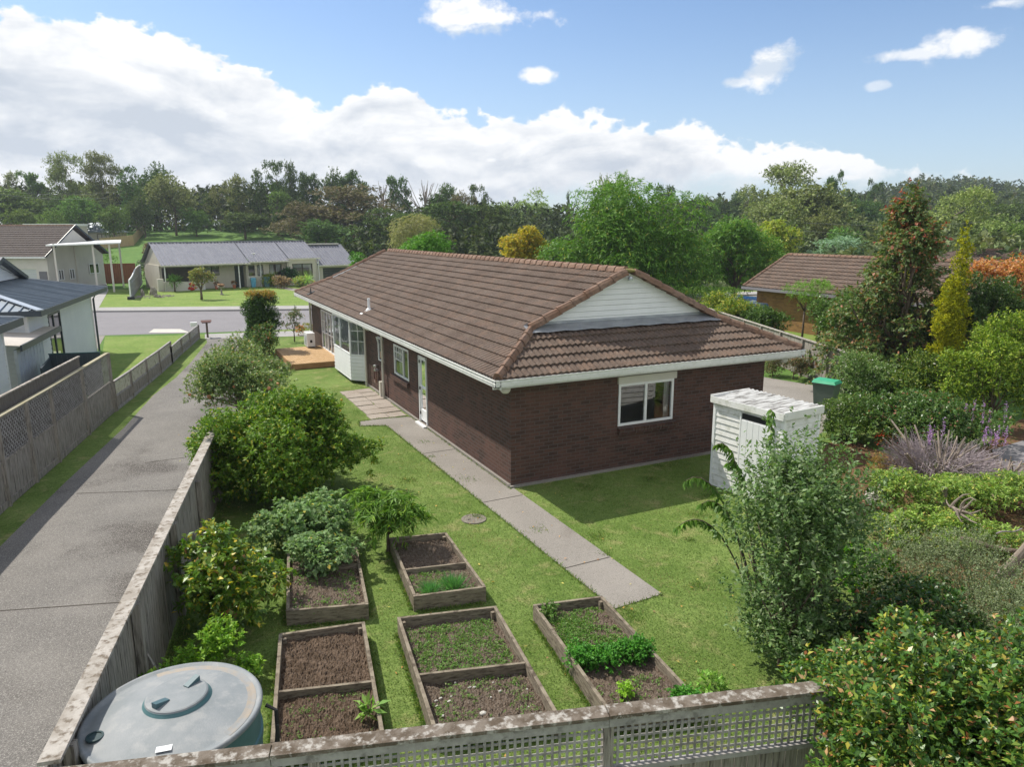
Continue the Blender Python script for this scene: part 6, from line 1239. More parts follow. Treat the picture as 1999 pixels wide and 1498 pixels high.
plant('dry_clump', 'dry orange-brown clump on the bark between the round bush and the twig bush', 'plant', (*G(1722, 925)[:2], 0), lob(rg_, [(0, 0, .0, .5, .3, 5, .45)]), [((.26, .16, .05), 3), ((.14, .15, .04), 2)], L_MATTE, shoots=150, k=8, sl=.14, L=.06, Wd=.02, seed=74, crown='foliage')
WHF = [((.095, .165, .045), 5), ((.16, .235, .08), 3), ((.50, .50, .44), .45)]
plant('white_flowered_shrub', 'pale green shrub dotted with white flowers beside the wheelie bin', 'shrub', (14.0, 1.9, 0), lob(rg_, [(0, 0, .1, 1.7, 1.15, 16, .4), (1.2, .4, .2, 1.6, .9, 9, .4)]), WHF, L_STD, trunk=dict(h0=.3, r0=.04, n=14), shoots=1700, k=9, sl=.2, L=.075, Wd=.035, up_=.6, seed=75, crown='foliage')
plant('leafy_shrub', 'mixed green and yellow shrub under the red-tipped tree', 'shrub', (14.9, .7, 0), lob(rg_, [(0, 0, .1, 2.0, 1.2, 16, .4), (1.4, -.9, .1, 2.1, 1.0, 10, .4)]), [((.06, .11, .02), 5), ((.13, .18, .03), 2.2), ((.22, .25, .04), 1), ((.5, .48, .42), .12)], L_STD, trunk=dict(h0=.3, r0=.04, n=12), shoots=1900, k=9, sl=.2, L=.08, Wd=.04, up_=.5, seed=76, crown='foliage')
RS = [((.085, .085, .045), 4), ((.12, .15, .07), 2), ((.24, .12, .08), 1), ((.5, .32, .3), .12)]
for i, (px, py, R_, H) in enumerate([(1508, 735, .6, .8), (1548, 742, .6, .9), (1588, 740, .6, 1.0)]):
    plant('rose_bed_shrub', ['tangled rose shrub just past the right corner of the brick house', 'middle tangled rose shrub in the border below the right boundary fence', 'tangled rose shrub by the green-lidded bin, below the boundary fence'][i], 'shrub', (*G(px, py)[:2], 0), lob(rg_, [(0, 0, .05, H, R_, 9, .4)]), RS, L_MATTE, trunk=dict(h0=.2, r0=.02, n=9), shoots=420, k=8, sl=.16, L=.055, Wd=.032, up_=.5, seed=80+i, crown='foliage', group='rose shrubs along the boundary fence')
plant('camellia', 'round glossy dark green camellia leaning over the right boundary fence', 'shrub', (21.2, 9.0, 0), lob(rg_, [(0, 0, .2, 2.85, 1.3, 30, .45)]), [((.06, .125, .02), 5), ((.105, .18, .035), 3), ((.17, .24, .08), 1)], L_GLOSS, trunk=dict(h0=.6, r0=.07, n=14), shoots=5200, k=9, sl=.15, L=.09, Wd=.045, up_=.4, inner=.15, seed=84, crown='foliage')
plant('feathery_tree', 'feathery light green tree above the camellia in front of the tan brick house', 'tree', (22.4, 12.3, 0), lob(rg_, [(0, 0, 1.9, 3.0, 1.0, 7, .4), (.6, -.6, 2.3, 3.2, .7, 4, .45)]), [((.11, .22, .03), 3), ((.17, .30, .05), 2)], L_STD, trunk=dict(h0=1.6, r0=.05, n=10), shoots=420, k=10, sl=.35, L=.12, Wd=.02, up_=.5, droop=.2, seed=85)
# red-tipped tall tree
rgl = np.random.default_rng(77); LQ = []
for k in range(120):
    z = .4+6.0*rgl.random()**.95; R_ = 2.55*(1-((z-.4)/6.9)**1.35)*rgl.uniform(.15, 1.05); a = rgl.uniform(0, 6.28); r_ = .24+.2*(1-z/7.2); LQ.append((R_*math.cos(a), R_*math.sin(a), z, r_, r_, r_*1.0))
LQ += [(.1, .0, 6.6, .22, .22, .5), (.0, .1, 5.9, .35, .35, .5)]
lq = plant('red_tipped_tree', 'tall pointed tree with dark green leaves turning red at the top', 'tree', (16.55, 2.9, 0), LQ, [((.07, .115, .035), 5), ((.105, .155, .05), 4), ((.19, .14, .06), 2.2), ((.17, .21, .10), 1.8), ((.26, .11, .055), .7)], L_STD, trunk=dict(h0=.8, r0=.13, n=40), shoots=5000, k=8, sl=.34, L=.13, Wd=.08, up_=.35, droop=.4, inner=.35, seed=86)
LR = [l for l in LQ if l[2] > 4.4]
link_mesh('red_leaves', shoots_mesh('red_leaves', LR, [((.27, .06, .045), 3), ((.26, .13, .06), 2.5), ((.34, .14, .10), 1)], L_STD, 120, 8, .45, .14, .08, .6, .3, seed=87), lq)
GC = [((.26, .26, .012), 5), ((.36, .34, .02), 3), ((.13, .16, .015), 2)]
def conifer(P, H, R_, label, seed, n=26, group=None):
    rg = np.random.default_rng(seed); L = []
    for k in range(n):
        z = H*(k+.5)/n; f = math.sin(min(1, (1-z/H)*3.2)*math.pi/2)*.75+.12+.25*(1-z/H); a = rg.uniform(0, 6.28); o = rg.uniform(.1, .5)*R_*f; r_ = R_*f*.62; L.append((o*math.cos(a), o*math.sin(a), z, r_, r_, H/n*1.7))
    plant('golden_conifer', label, 'tree', P, L, GC, L_MATTE, trunk=dict(h0=H*.4, r0=.09, n=4), shoots=1900, k=9, sl=.13, L=.075, Wd=.035, up_=.9, inner=.22, seed=seed, group=group)
conifer((16.0, .55, 0), 5.55, .44, 'tallest golden yellow conifer right of the red-tipped tree', 91, group='golden conifers')
conifer((15.2, .35, 0), 3.9, .5, 'shorter golden conifer at the foot of the tallest golden one', 92, group='golden conifers')
conifer((19.0, 4.6, 0), 6.3, .5, 'golden conifer showing through the left side of the red-tipped tree', 93, group='golden conifers')
plant('tall_yellow_green_shrub', 'tall yellow-green shrub at the right edge below the orange maple', 'shrub', (14.3, -1.9, 0), lob(rg_, [(0, 0, .1, 3.6, 1.1, 20, .36), (1.0, -.5, .1, 3.8, 1.2, 16, .36), (-.4, .6, .3, 2.5, .8, 8, .4)]), [((.12, .19, .02), 4), ((.2, .28, .03), 3), ((.33, .36, .06), 1), ((.06, .1, .015), 2)], L_STD, trunk=dict(h0=.4, r0=.05, n=20), shoots=3000, k=9, sl=.26, L=.085, Wd=.04, up_=.9, inner=.3, seed=94, crown='foliage')
plant('dark_flowering_shrub', 'dark green shrub with sparse white flowers at the right edge under the orange maple', 'shrub', (18.6, 1.5, 0), lob(rg_, [(0, 0, .3, 4.2, 1.6, 22, .36), (1.6, -.6, .3, 4.1, 1.4, 12, .36)]), [((.04, .075, .02), 5), ((.075, .12, .035), 3), ((.5, .46, .4), .15)], L_STD, trunk=dict(h0=.6, r0=.06, n=16), shoots=2500, k=9, sl=.26, L=.11, Wd=.055, up_=.5, seed=95, crown='foliage')
q = DP(1935, 31); plant('orange_maple', 'maple with bright orange leaves in front of the roof at the right edge', 'tree', (*q[:2], 0), lob(rg_, [(0, 0, 2.4, 4.3, 1.25, 12, .38), (.9, -.2, 2.4, 4.4, 1.0, 8, .38), (-.7, .1, 2.8, 4.3, .6, 4, .45)]), [((.40, .17, .055), 4), ((.47, .26, .12), 3), ((.28, .10, .05), 1), ((.2, .2, .05), .5)], L_STD, trunk=dict(h0=1.8, r0=.08, n=14), shoots=1300, k=8, sl=.3, L=.12, Wd=.07, up_=.5, seed=96)
# shrubs beyond the house on the right
YB = [((.20, .25, .03), 3), ((.13, .20, .025), 3), ((.38, .32, .05), 1.2), ((.06, .11, .02), 2)]
for i, (px, d, ty, R_, lab, tn) in enumerate([(1385, 40, 578, 1.5, 'yellow-green bush left of the blue car', YB), (1435, 38, 585, 1.2, 'yellow and green bush in front of the blue car', YB), (1492, 36, 597, 1.3, 'dark green bush touching the left corner of the tan brick wall', [((.05, .1, .02), 4), ((.1, .16, .04), 2)]), (1340, 46, 585, 1.2, 'small pale bush nearest the roof ridge, left of the yellow-green bushes', [((.2, .2, .1), 2), ((.1, .15, .04), 2)])]):
    q = DP(px, d); plant('border_bush', lab, 'shrub', (*q[:2], 0), lob(rg_, [(0, 0, .1, ZP(ty, d), R_, 14, .4)]), tn, L_STD, trunk=dict(h0=.3, r0=.04, n=8), shoots=1100, k=8, sl=.25, L=.12, Wd=.055, up_=.6, seed=100+i, crown='foliage', group='bushes between the two brick houses')
q = DP(1392, 58); plant('silver_shrub', 'round silvery shrub in front of the wood beyond the court', 'shrub', (*q[:2], 0), lob(rg_, [(0, 0, .2, ZP(533, 58), .95, 10, .42)]), [((.22, .25, .19), 3), ((.13, .17, .1), 2)], L_MATTE, shoots=520, k=8, sl=.2, L=.12, Wd=.05, seed=105, crown='foliage')
q = DP(1365, 56); t = thing('clipped_hedge', 'long low clipped green hedge behind the yellow-green bushes', 'hedge', (*q[:2], 0)); hl = [(dx*RH[0], dx*RH[1], .6, .9, .9, .65) for dx in np.linspace(-2.8, 2.4, 14)]
link_mesh('foliage', shoots_mesh('foliage', hl, [((.07, .15, .02), 3), ((.13, .22, .04), 2)], L_STD, 1300, 8, .14, .10, .05, .6, seed=106, inner=.15), t)

# ---------------------------------------------------------- plants in the raised beds
def in_bed(c, n, rg, b0=0.0, b1=1.0, a0=.05, a1=.95):
    a = rg.uniform(a0, a1, n)[:, None]; b_ = rg.uniform(b0, b1, n)[:, None]; c = [x[None, :] for x in c]
    return (c[0]*(1-a)+c[1]*a)*(1-b_)+(c[3]*(1-a)+c[2]*a)*b_
def weeds(key, n, label, tint, b0=0., b1=1., sz=.03, seed=1, patch=True, name='weeds'):
    rg = np.random.default_rng(seed); c, zs = B[key]; P = in_bed(c, n, rg, b0, b1)
    if patch:
        f = np.sin(P[:, 0]*5+seed)*np.cos(P[:, 1]*4.3+seed*2)+.5*np.sin(P[:, 0]*13)*np.sin(P[:, 1]*11); P = P[f+rg.normal(size=n)*.5 > -.1]
    P = np.repeat(P, 7, 0)+rg.normal(size=(len(P)*7, 3))*[sz*.5, sz*.5, 0]; k = len(P); P[:, 2] = zs+rg.uniform(.0, sz*.9, k); D = unit(rg.normal(size=(k, 3))+[0, 0, .5])
    o = link_mesh(name, leaves_mesh(name, P, D, unit(rg.normal(size=(k, 3))*.3+[0, 0, 1]), rg.uniform(.6, 1.3, k)*sz, rg.uniform(.6, 1.2, k)*sz*.55, pick_tint(rg, k, tint), L_STD)); return tag(o, label, 'weeds', kind='stuff')
WT = [((.09, .18, .035), 4), ((.13, .23, .05), 2), ((.18, .21, .08), 1)]
weeds('A', 170, 'sparse seedlings on the bare soil of the bed beside the water tank', WT, 0, .42, .022, 3)
weeds('B', 260, 'scattered weeds in the bed below the grey-green vegetable bushes', WT, 0, .6, .035, 4)
weeds('C', 420, 'short weeds around the chives in the small raised bed', WT, 0, .45, .03, 5)
weeds('D', 1050, 'carpet of small weeds in the wide raised bed behind its cross board', WT, .44, .97, .03, 6, False)
weeds('D', 420, 'thin weeds among the pale shells in the wide raised bed', WT, .1, .42, .026, 7)
weeds('E', 1500, 'weeds on the far half of the parsley bed', WT, .52, .97, .032, 8)
weeds('E', 160, 'few seedlings on the near end of the parsley bed', WT, .05, .3, .03, 9)
def patch(key, a, b_, R_, H, name, label, cat, tints, n, seed, L=.035, W_=.025, up_=.6, matl=None, k=9, group=None, spread=.8, sl=.10):
    c, zs = B[key]; p = (c[0]*(1-a)+c[1]*a)*(1-b_)+(c[3]*(1-a)+c[2]*a)*b_; rg = np.random.default_rng(seed)
    return plant(name, label, cat, (p[0], p[1], zs), [(rg.uniform(-1, 1)*R_*.6, rg.uniform(-1, 1)*R_*.6, H*.45, R_*.45, R_*.45, H*.5) for _ in range(6)], tints, matl or L_STD, shoots=n, k=k, sl=sl, L=L, Wd=W_, up_=up_, spread=spread, seed=seed, crown='foliage', group=group)
PAR = [((.045, .17, .018), 4), ((.08, .24, .03), 3), ((.12, .3, .04), 1)]
for i, (a, b_, lab) in enumerate([(.12, .46, 'parsley clump against the left board of the long bed'), (.38, .41, 'middle parsley clump across the long bed'), (.64, .42, 'parsley clump right of the middle in the long bed'), (.88, .45, 'parsley clump against the right board of the long bed')]): patch('E', a, b_, .2, .20, 'parsley', lab, 'herb', PAR, 260, 130+i, L=.034, W_=.024, group='parsley across the long bed')
patch('E', .93, .03, .13, .2, 'parsley', 'round parsley bush in the nearest right corner of the long bed', 'herb', PAR, 240, 140, group='parsley across the long bed')
patch('E', .35, .16, .07, .14, 'celery_plant', 'single bright yellow-green seedling on the bare end of the long bed', 'plant', [((.2, .36, .03), 1)], 50, 141)
patch('E', .15, .95, .12, .14, 'corner_weed', 'leafy weed in the far left corner of the long bed', 'plant', WT, 70, 142)
c5 = B['E'][0]; 
q = G(1128, 1285); plant('creeping_herb', 'green herb creeping out of the parsley bed over the grass on its left side', 'herb', (*q[:2], 0), [(.02*i, -.07*i+.2, .06, .09, .12, .07) for i in range(7)], PAR, L_STD, shoots=220, k=8, sl=.08, L=.03, Wd=.022, seed=144, crown='foliage')
q = G(1385, 1350); plant('leafy_weed', 'light green leafy weed in the lawn behind the front fence', 'plant', (*q[:2], 0), [(0, 0, .08, .12, .12, .08)], [((.18, .32, .06), 1)], L_STD, shoots=26, k=6, sl=.1, L=.09, Wd=.03, seed=145, crown='foliage')
def chives(a, b_, R_, H, label, seed):
    c, zs = B['C']; p = (c[0]*(1-a)+c[1]*a)*(1-b_)+(c[3]*(1-a)+c[2]*a)*b_; rg = np.random.default_rng(seed); n = 420; t = thing('chives', label, 'herb', (p[0], p[1], zs), 'chives in the small bed'); P = np.c_[rg.normal(size=(n, 2))*R_*.4, np.zeros(n)]; D = unit(np.c_[P[:, :2]*2.2/R_*.5+rg.normal(size=(n, 2))*.3, np.ones(n)])
    link_mesh('foliage', leaves_mesh('foliage', P, D, unit(rg.normal(size=(n, 3))), rg.uniform(.6, 1.2, n)*H, np.full(n, .008), pick_tint(rg, n, [((.07, .19, .06), 1), ((.10, .25, .08), 1)]), L_STD), t)
chives(.26, .10, .16, .16, 'paler left tuft of chives in the small raised bed', 1); chives(.62, .13, .15, .22, 'taller darker right tuft of chives in the small raised bed', 2)
patch('A', .93, .18, .10, .16, 'leaf_beet', 'pale green leaf beet plant against the right board of the bed beside the water tank', 'vegetable', [((.20, .30, .08), 1), ((.14, .26, .05), 1)], 16, 150, L=.15, W_=.045, k=3, sl=.08, up_=.3)
m = MB(); rg = np.random.default_rng(31); P = in_bed(B['D'][0], 16, rg, .04, .40); zs = B['D'][1]
for i, p in enumerate(P): m.blob(p+ZZ*(zs+.01), (rg.uniform(.012, .03), rg.uniform(.01, .02), .01), i, 7, .2)
c, zs = B['D']; m.blob((c[0]*.55+c[1]*.45)*.86+(c[3]*.5+c[2]*.5)*.14+ZZ*zs*1.0, (.05, .035, .02), 90, 8, .1)
tag(m.build('shell_fragments', M_SHELL), 'pale shells and pebbles strewn in the near part of the wide raised bed', 'shells', kind='stuff')

# ---------------------------------------------------------- lawn blades near the camera
def inside(P, poly):
    x, y = P[:, 0], P[:, 1]; r = np.zeros(len(P), bool); n = len(poly)
    for i in range(n):
        x1, y1 = poly[i][:2]; x2, y2 = poly[(i+1) % n][:2]
        r ^= ((y1 > y) != (y2 > y)) & (x < (x2-x1)*(y-y1)/((y2-y1) if y2 != y1 else 1e-9)+x1)
    return r
def blades():
    rg = np.random.default_rng(5); n = 330000; P = np.c_[rg.uniform(-7.7, 6.5, n), -9.6+22*rg.random(n)**1.35, np.full(n, .004)]
    ok = ~inside(P, PATH) & ~((P[:, 0] > -.12) & (P[:, 1] > -.12)) & ~((P[:, 0] > -1.3) & (P[:, 1] > 7.1) & (P[:, 1] < 11.5)) & ((P[:, 0] > -7.85+(P[:, 1]+7.75)*.19))
    for k in B: ok &= ~inside(P, [p[:2] for p in B[k][0]])
    soil = inside(P, [G(x, y)[:2] for x, y in [(1600, 870), (1660, 858), (1760, 900), (1830, 960), (1800, 1050), (1640, 1020), (1560, 985), (1610, 940)]]); ok &= ~soil
    P = P[ok]; n = len(P); f = np.sin(P[:, 0]*1.7+1)*np.cos(P[:, 1]*1.3)+.6*np.sin(P[:, 0]*5.1+P[:, 1]*3.7)+rg.normal(size=n)*.5
    T = pick_tint(rg, n, [((.095, .158, .032), 3), ((.135, .19, .05), 2), ((.065, .115, .022), 1)], .25); dry = f > 1.0; T[dry] = pick_tint(rg, int(dry.sum()), [((.24, .21, .10), 1), ((.17, .18, .07), 1)])
    D = unit(rg.normal(size=(n, 3))*[.8, .8, .2]+[0, 0, .75]); L = rg.uniform(.02, .042, n)
    o = link_mesh('lawn_blades', leaves_mesh('lawn_blades', P, D, unit(rg.normal(size=(n, 3))*.4+[0, 0, .8]), L, np.full(n, .009), T, L_MATTE, 0)); tag(o, 'short mown grass of the back lawn around the raised beds', 'grass', kind='stuff')
blades()
def tufts():
    rg = np.random.default_rng(8); E = []
    for k in B:
        c = B[k][0]
        for i in range(4):
            p, q = c[i], c[(i+1) % 4]; d = unit(q-p); nn = np.array([d[1], -d[0], 0]); mid = sum(c)/4; nn = nn if np.dot(nn, p-mid) > 0 else -nn; n = int(np.linalg.norm(q-p)*420); E.append(p+(q-p)*rg.random((n, 1))+nn*(.05+np.abs(rg.normal(size=(n, 1)))*.03))
    for i in range(len(PATH)-2):
        p, q = np.array([*PATH[i], 0.]), np.array([*PATH[i+1], 0.]); n = int(np.linalg.norm(q-p)*200); E.append(p+(q-p)*rg.random((n, 1))+rg.normal(size=(n, 3))*[.02, .02, 0])
    p, q = np.array([-7.8, -7.6, 0]), np.array([-5.9, 2.6, 0]); E.append(p+(q-p)*rg.random((5000, 1))+np.abs(rg.normal(size=(5000, 1)))*np.array([.12, 0, 0])+np.array([.04, 0, 0]))
    for (x, y, r_) in [(rg.uniform(-6, 5), rg.uniform(-9, 6), rg.uniform(.08, .3)) for _ in range(60)]: n = int(900*r_); E.append(np.c_[rg.normal(size=(n, 2))*r_*.5+[x, y], np.zeros(n)])
    P = np.concatenate(E); ok = ~((P[:, 0] > -.05) & (P[:, 1] > -.05)); P = P[ok]
    for k in B: P = P[~inside(P, [p_[:2] for p_ in B[k][0]])]
    P = P[~inside(P, PATH[:3]+PATH[6:]) | (rg.random(len(P)) < .3)]; n = len(P); P[:, 2] = .004
    D = unit(rg.normal(size=(n, 3))*[.5, .5, .15]+[0, 0, .8]); o = link_mesh('edge_grass', leaves_mesh('edge_grass', P, D, unit(rg.normal(size=(n, 3))*.5+[0, 0, .6]), rg.uniform(.03, .075, n), np.full(n, .011), pick_tint(rg, n, [((.09, .16, .035), 3), ((.14, .2, .05), 2), ((.24, .22, .1), .6)], .3), L_MATTE, 0)); tag(o, 'longer unmown grass and clover tufts along the beds, fence and path edges', 'grass', kind='stuff')
tufts()
def fallen():
    rg = np.random.default_rng(15); n = 260; P = np.c_[rg.uniform(-6.8, 1, n), rg.uniform(-8, 8, n), np.full(n, .03)]; ok = ~((P[:, 0] > -.1) & (P[:, 1] > -.1)); P = P[ok]; n = len(P); o = link_mesh('fallen_leaves', leaves_mesh('fallen_leaves', P, unit(rg.normal(size=(n, 3))*[1, 1, .15]), unit(rg.normal(size=(n, 3))*.2+[0, 0, 1]), rg.uniform(.03, .07, n), rg.uniform(.02, .035, n), pick_tint(rg, n, [((.45, .26, .08), 2), ((.42, .36, .1), 1), ((.3, .18, .1), 1)]), L_MATTE)); tag(o, 'yellow and brown fallen leaves scattered over the lawn', 'fallen leaves', kind='stuff')
fallen()
def litter():
    rg = np.random.default_rng(19); n = 16000; P = np.c_[rg.uniform(3.5, 12, n), rg.uniform(-8, 1, n), np.full(n, .02)]; reg = [G(x, y)[:2] for x, y in [(1600, 870), (1660, 858), (1760, 900), (1990, 820), (2400, 760), (2600, 1400), (1850, 1500), (1650, 1300), (1640, 1020), (1560, 985), (1610, 940)]]
    P = P[inside(P, reg)]; n = len(P); o = link_mesh('leaf_litter', leaves_mesh('leaf_litter', P, unit(rg.normal(size=(n, 3))*[1, 1, .3]+[0, 0, .15]), unit(rg.normal(size=(n, 3))*.4+[0, 0, 1]), rg.uniform(.03, .09, n), rg.uniform(.015, .04, n), pick_tint(rg, n, [((.20, .12, .07), 4), ((.28, .19, .12), 3), ((.09, .14, .03), 2), ((.12, .07, .045), 3)]), L_MATTE)); tag(o, 'bark chips, dead leaves and small weeds covering the flower bed', 'leaf litter', kind='stuff')
litter()

# ================================================================== GARDEN ACROSS THE STREET
def far_plant(name, label, cat, px, py, R_, H, tints, n, seed, z0=.1, stem=None, L=.14, Wd=.07, group=None, matl=None, up_=.5, sl=.22, k=8, base=.1, droop=.0):
    q = G(px, py); return plant(name, label, cat, (q[0], q[1], base), lob(np.random.default_rng(seed), [(0, 0, z0, H, R_, 10, .42)]), tints, matl or L_STD, trunk=stem, shoots=n, k=k, sl=sl, L=L, Wd=Wd, up_=up_, droop=droop, seed=seed, crown='crown' if cat == 'tree' else 'foliage', group=group)
far_plant('standard_tree', 'small round-headed tree with yellowish leaves on the lawn across the street', 'tree', 394, 588, .98, 2.35, [((.14, .17, .05), 3), ((.24, .24, .08), 2), ((.3, .16, .08), .6)], 420, 161, .95, dict(h0=.75, r0=.09, n=9), L=.13)
far_plant('camellia_bush', 'dark glossy bush with pale flowers left of the cream house porch', 'shrub', 285, 548, 1.3, 2.35, [((.03, .06, .02), 4), ((.06, .09, .03), 1), ((.5, .5, .45), .25)], 600, 162, .1, matl=L_GLOSS)
far_plant('garden_bush', 'green bush with pale flowers in front of the dark glossy bush beside the porch', 'shrub', 298, 556, 1.1, 1.5, [((.09, .13, .04), 3), ((.35, .3, .22), .5)], 300, 163)
far_plant('plum_tree', 'sparse purple-leaved small tree behind the left end of the cream house', 'tree', 297, 545, 1.0, 4.3, [((.13, .075, .075), 3), ((.2, .13, .12), 1)], 260, 164, 1.8, dict(h0=1.6, r0=.08, n=10))
far_plant('tree_fern', 'small palm-like fern by the porch wall of the cream house', 'plant', 342, 572, .5, 1.5, [((.10, .2, .04), 1)], 60, 165, .8, dict(h0=.8, r0=.06, n=4), L=.4, Wd=.05, droop=.5)
far_plant('box_hedge', 'yellow-green clipped hedge right of the front door of the cream house', 'hedge', 527, 562, .9, 1.1, [((.24, .28, .04), 3), ((.12, .18, .03), 2)], 320, 166)
far_plant('round_shrub', 'dark green ball-shaped shrub under the big window of the cream house', 'shrub', 565, 560, 1.05, 1.75, [((.03, .085, .03), 3), ((.05, .12, .04), 2)], 460, 167, .2)
far_plant('round_shrub', 'brownish pink ball-shaped shrub left of the dark green ball-shaped one', 'shrub', 556, 565, .85, 1.15, [((.2, .14, .09), 3), ((.28, .2, .13), 1)], 320, 168)
far_plant('flower_bed', 'mixed bed of yellow and green plants below the garage wall of the cream house', 'plants', 590, 562, 1.2, .9, [((.2, .3, .05), 3), ((.35, .33, .1), 1), ((.5, .2, .12), .3), ((.25, .3, .25), 1)], 380, 169)
def cordyline(px, py, H, label, seed):
    q = G(px, py)+ZZ*.1; rg = np.random.default_rng(seed); t = thing('cabbage_tree', label, 'tree', q); m = MB(); m.tube([q, q+ZZ*H*.6], [.07, .05], 7); m.build('trunk', M_BARK, t); n = 90; P = np.tile([0, 0, H*.6], (n, 1))+rg.normal(size=(n, 3))*.04; D = unit(rg.normal(size=(n, 3))+[0, 0, .7])
    link_mesh('crown', leaves_mesh('crown', P, D, unit(rg.normal(size=(n, 3))*.2+[0, 0, 1]), rg.uniform(.6, 1.0, n), np.full(n, .05), pick_tint(rg, n, [((.16, .28, .05), 1), ((.25, .36, .1), 1)]), L_STD), t)
cordyline(603, 578, 2.1, 'young cabbage tree with spiky leaves in the bed beyond the roof corner', 1)
far_plant('shrub_row', 'low red and green planting at the foot of the red stained fence', 'plants', 180, 548, 1.6, .9, [((.06, .12, .03), 3), ((.3, .08, .05), .6)], 220, 171)
far_plant('shrub_row', 'green shrub showing above the red stained fence', 'shrub', 215, 532, 1.5, 3.2, [((.1, .2, .04), 3), ((.2, .3, .06), 1)], 300, 172)

# ================================================================== BACKGROUND TREES
PR = {}
def proto(kind, tints, seed, n=1250):
    tints = [(tuple(q*1.62 for q in c), w) for c, w in tints]
    key = (kind, seed)
    if key in PR: return PR[key]
    rg = np.random.default_rng(seed*7+3); L = []; b = dict(L=.030, Wd=.019, sl=.075, up_=.35, inner=.3, k=8, droop=.1)
    if kind == 'round': L = rlobes(rg, .40, .82, .16, 22, .36)
    elif kind == 'tall': 
        for k in range(26): z = rg.uniform(.14, .95); R_ = .30*(1-(z-.1)**2*.75)*rg.uniform(.3, .9); a = rg.uniform(0, 6.28); r_ = .12*(1.25-z*.7); L.append((R_*math.cos(a), R_*math.sin(a), z, r_, r_, r_*.9))
    elif kind == 'cone':
        for k in range(26): z = .08+.88*(k+.5)/26; R_ = .22*(1-z)*rg.uniform(.4, 1); a = rg.uniform(0, 6.28); r_ = .15*(1.1-z); L.append((R_*math.cos(a), R_*math.sin(a), z, r_, r_, .05))
    elif kind == 'spread':
        for k in range(30): z = .2+.75*rg.random()**.8; R_ = .46*math.sqrt(max(.05, 1-((z-.2)/.9)**2))*rg.uniform(.3, 1); a = rg.uniform(0, 6.28); r_ = rg.uniform(.1, .17); L.append((R_*math.cos(a), R_*math.sin(a), z, r_, r_, r_*.42))
    elif kind == 'airy':
        for k in range(17): z = rg.uniform(.35, .95); R_ = .40*rg.uniform(.3, 1)*(1.1-abs(z-.65)); a = rg.uniform(0, 6.28); r_ = rg.uniform(.07, .13); L.append((R_*math.cos(a), R_*math.sin(a), z, r_, r_, r_*.7))
        b.update(sl=.09, L=.03, Wd=.014)
    elif kind == 'pine':
        for k in range(20): z = .3+.65*rg.random(); R_ = .32*rg.uniform(.2, 1); a = rg.uniform(0, 6.28); r_ = rg.uniform(.08, .13); L.append((R_*math.cos(a), R_*math.sin(a), z, r_, r_, r_*.6))
        b.update(up_=.8)
    cm = shoots_mesh('crown', L, tints, L_FAR, shoots=n, seed=seed, **b)
    mb = MB(); rg3 = np.random.default_rng(seed); mb.tube([(0, 0, -.02), (rg3.normal()*.01, rg3.normal()*.01, .3), (0, 0, .72)], [.02, .015, .006], 6)
    for l in L[:12]: 
        zb = max(.1, l[2]-.18); mb.tube([(0, 0, zb), (l[0]*.5, l[1]*.5, zb+.05), (l[0], l[1], l[2])], [.009, .006, .003], 4, False)
    tm = bpy.data.meshes.new('trunk'); tm.from_pydata(mb.v, [], mb.f); tm.materials.append(M_PALEBARK if kind in ('airy', 'tall') else M_BARK); tm.update()
    root = bpy.data.objects.new('tree_source', None); c_ = bpy.data.objects.new('crown', cm); t_ = bpy.data.objects.new('trunk', tm)
    PR[key] = (root, c_, t_); return PR[key]
def put_tree(kind, tints, seed, px, top, wpx, depth, label, name='forest_tree', cat='tree', group=None, n=1250, gz=None):
    r, c_, t_ = proto(kind, tints, seed, n); P = DP(px, depth, 0); g = float(ground_h(P[0], P[1])) if gz is None else gz; P = DP(px, depth, g); z = ZP(top, depth); H = max(z-g, 1.0)
    o = r.copy(); o.name = name; col.objects.link(o); o.location = (P[0], P[1], g-.1); w = wpx/F*depth/.86; o.scale = (w, w, H*1.02); o.rotation_euler = (0, 0, random.uniform(0, 6.28)); BASE[o] = np.array(o.location)
    tag(o, label, cat, group)
    for s_ in (c_, t_): d = s_.copy(); col.objects.link(d); d.parent = o
    return o
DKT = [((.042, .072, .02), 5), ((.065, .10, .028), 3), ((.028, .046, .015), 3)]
MID = [((.06, .105, .022), 5), ((.09, .14, .03), 3), ((.035, .06, .016), 2)]
OLT = [((.10, .115, .045), 5), ((.14, .155, .065), 3), ((.06, .07, .03), 2)]
BRN = [((.085, .07, .045), 5), ((.06, .06, .03), 4), ((.12, .10, .065), 2)]
LGT = [((.13, .185, .06), 4), ((.18, .23, .09), 3), ((.08, .12, .035), 2)]
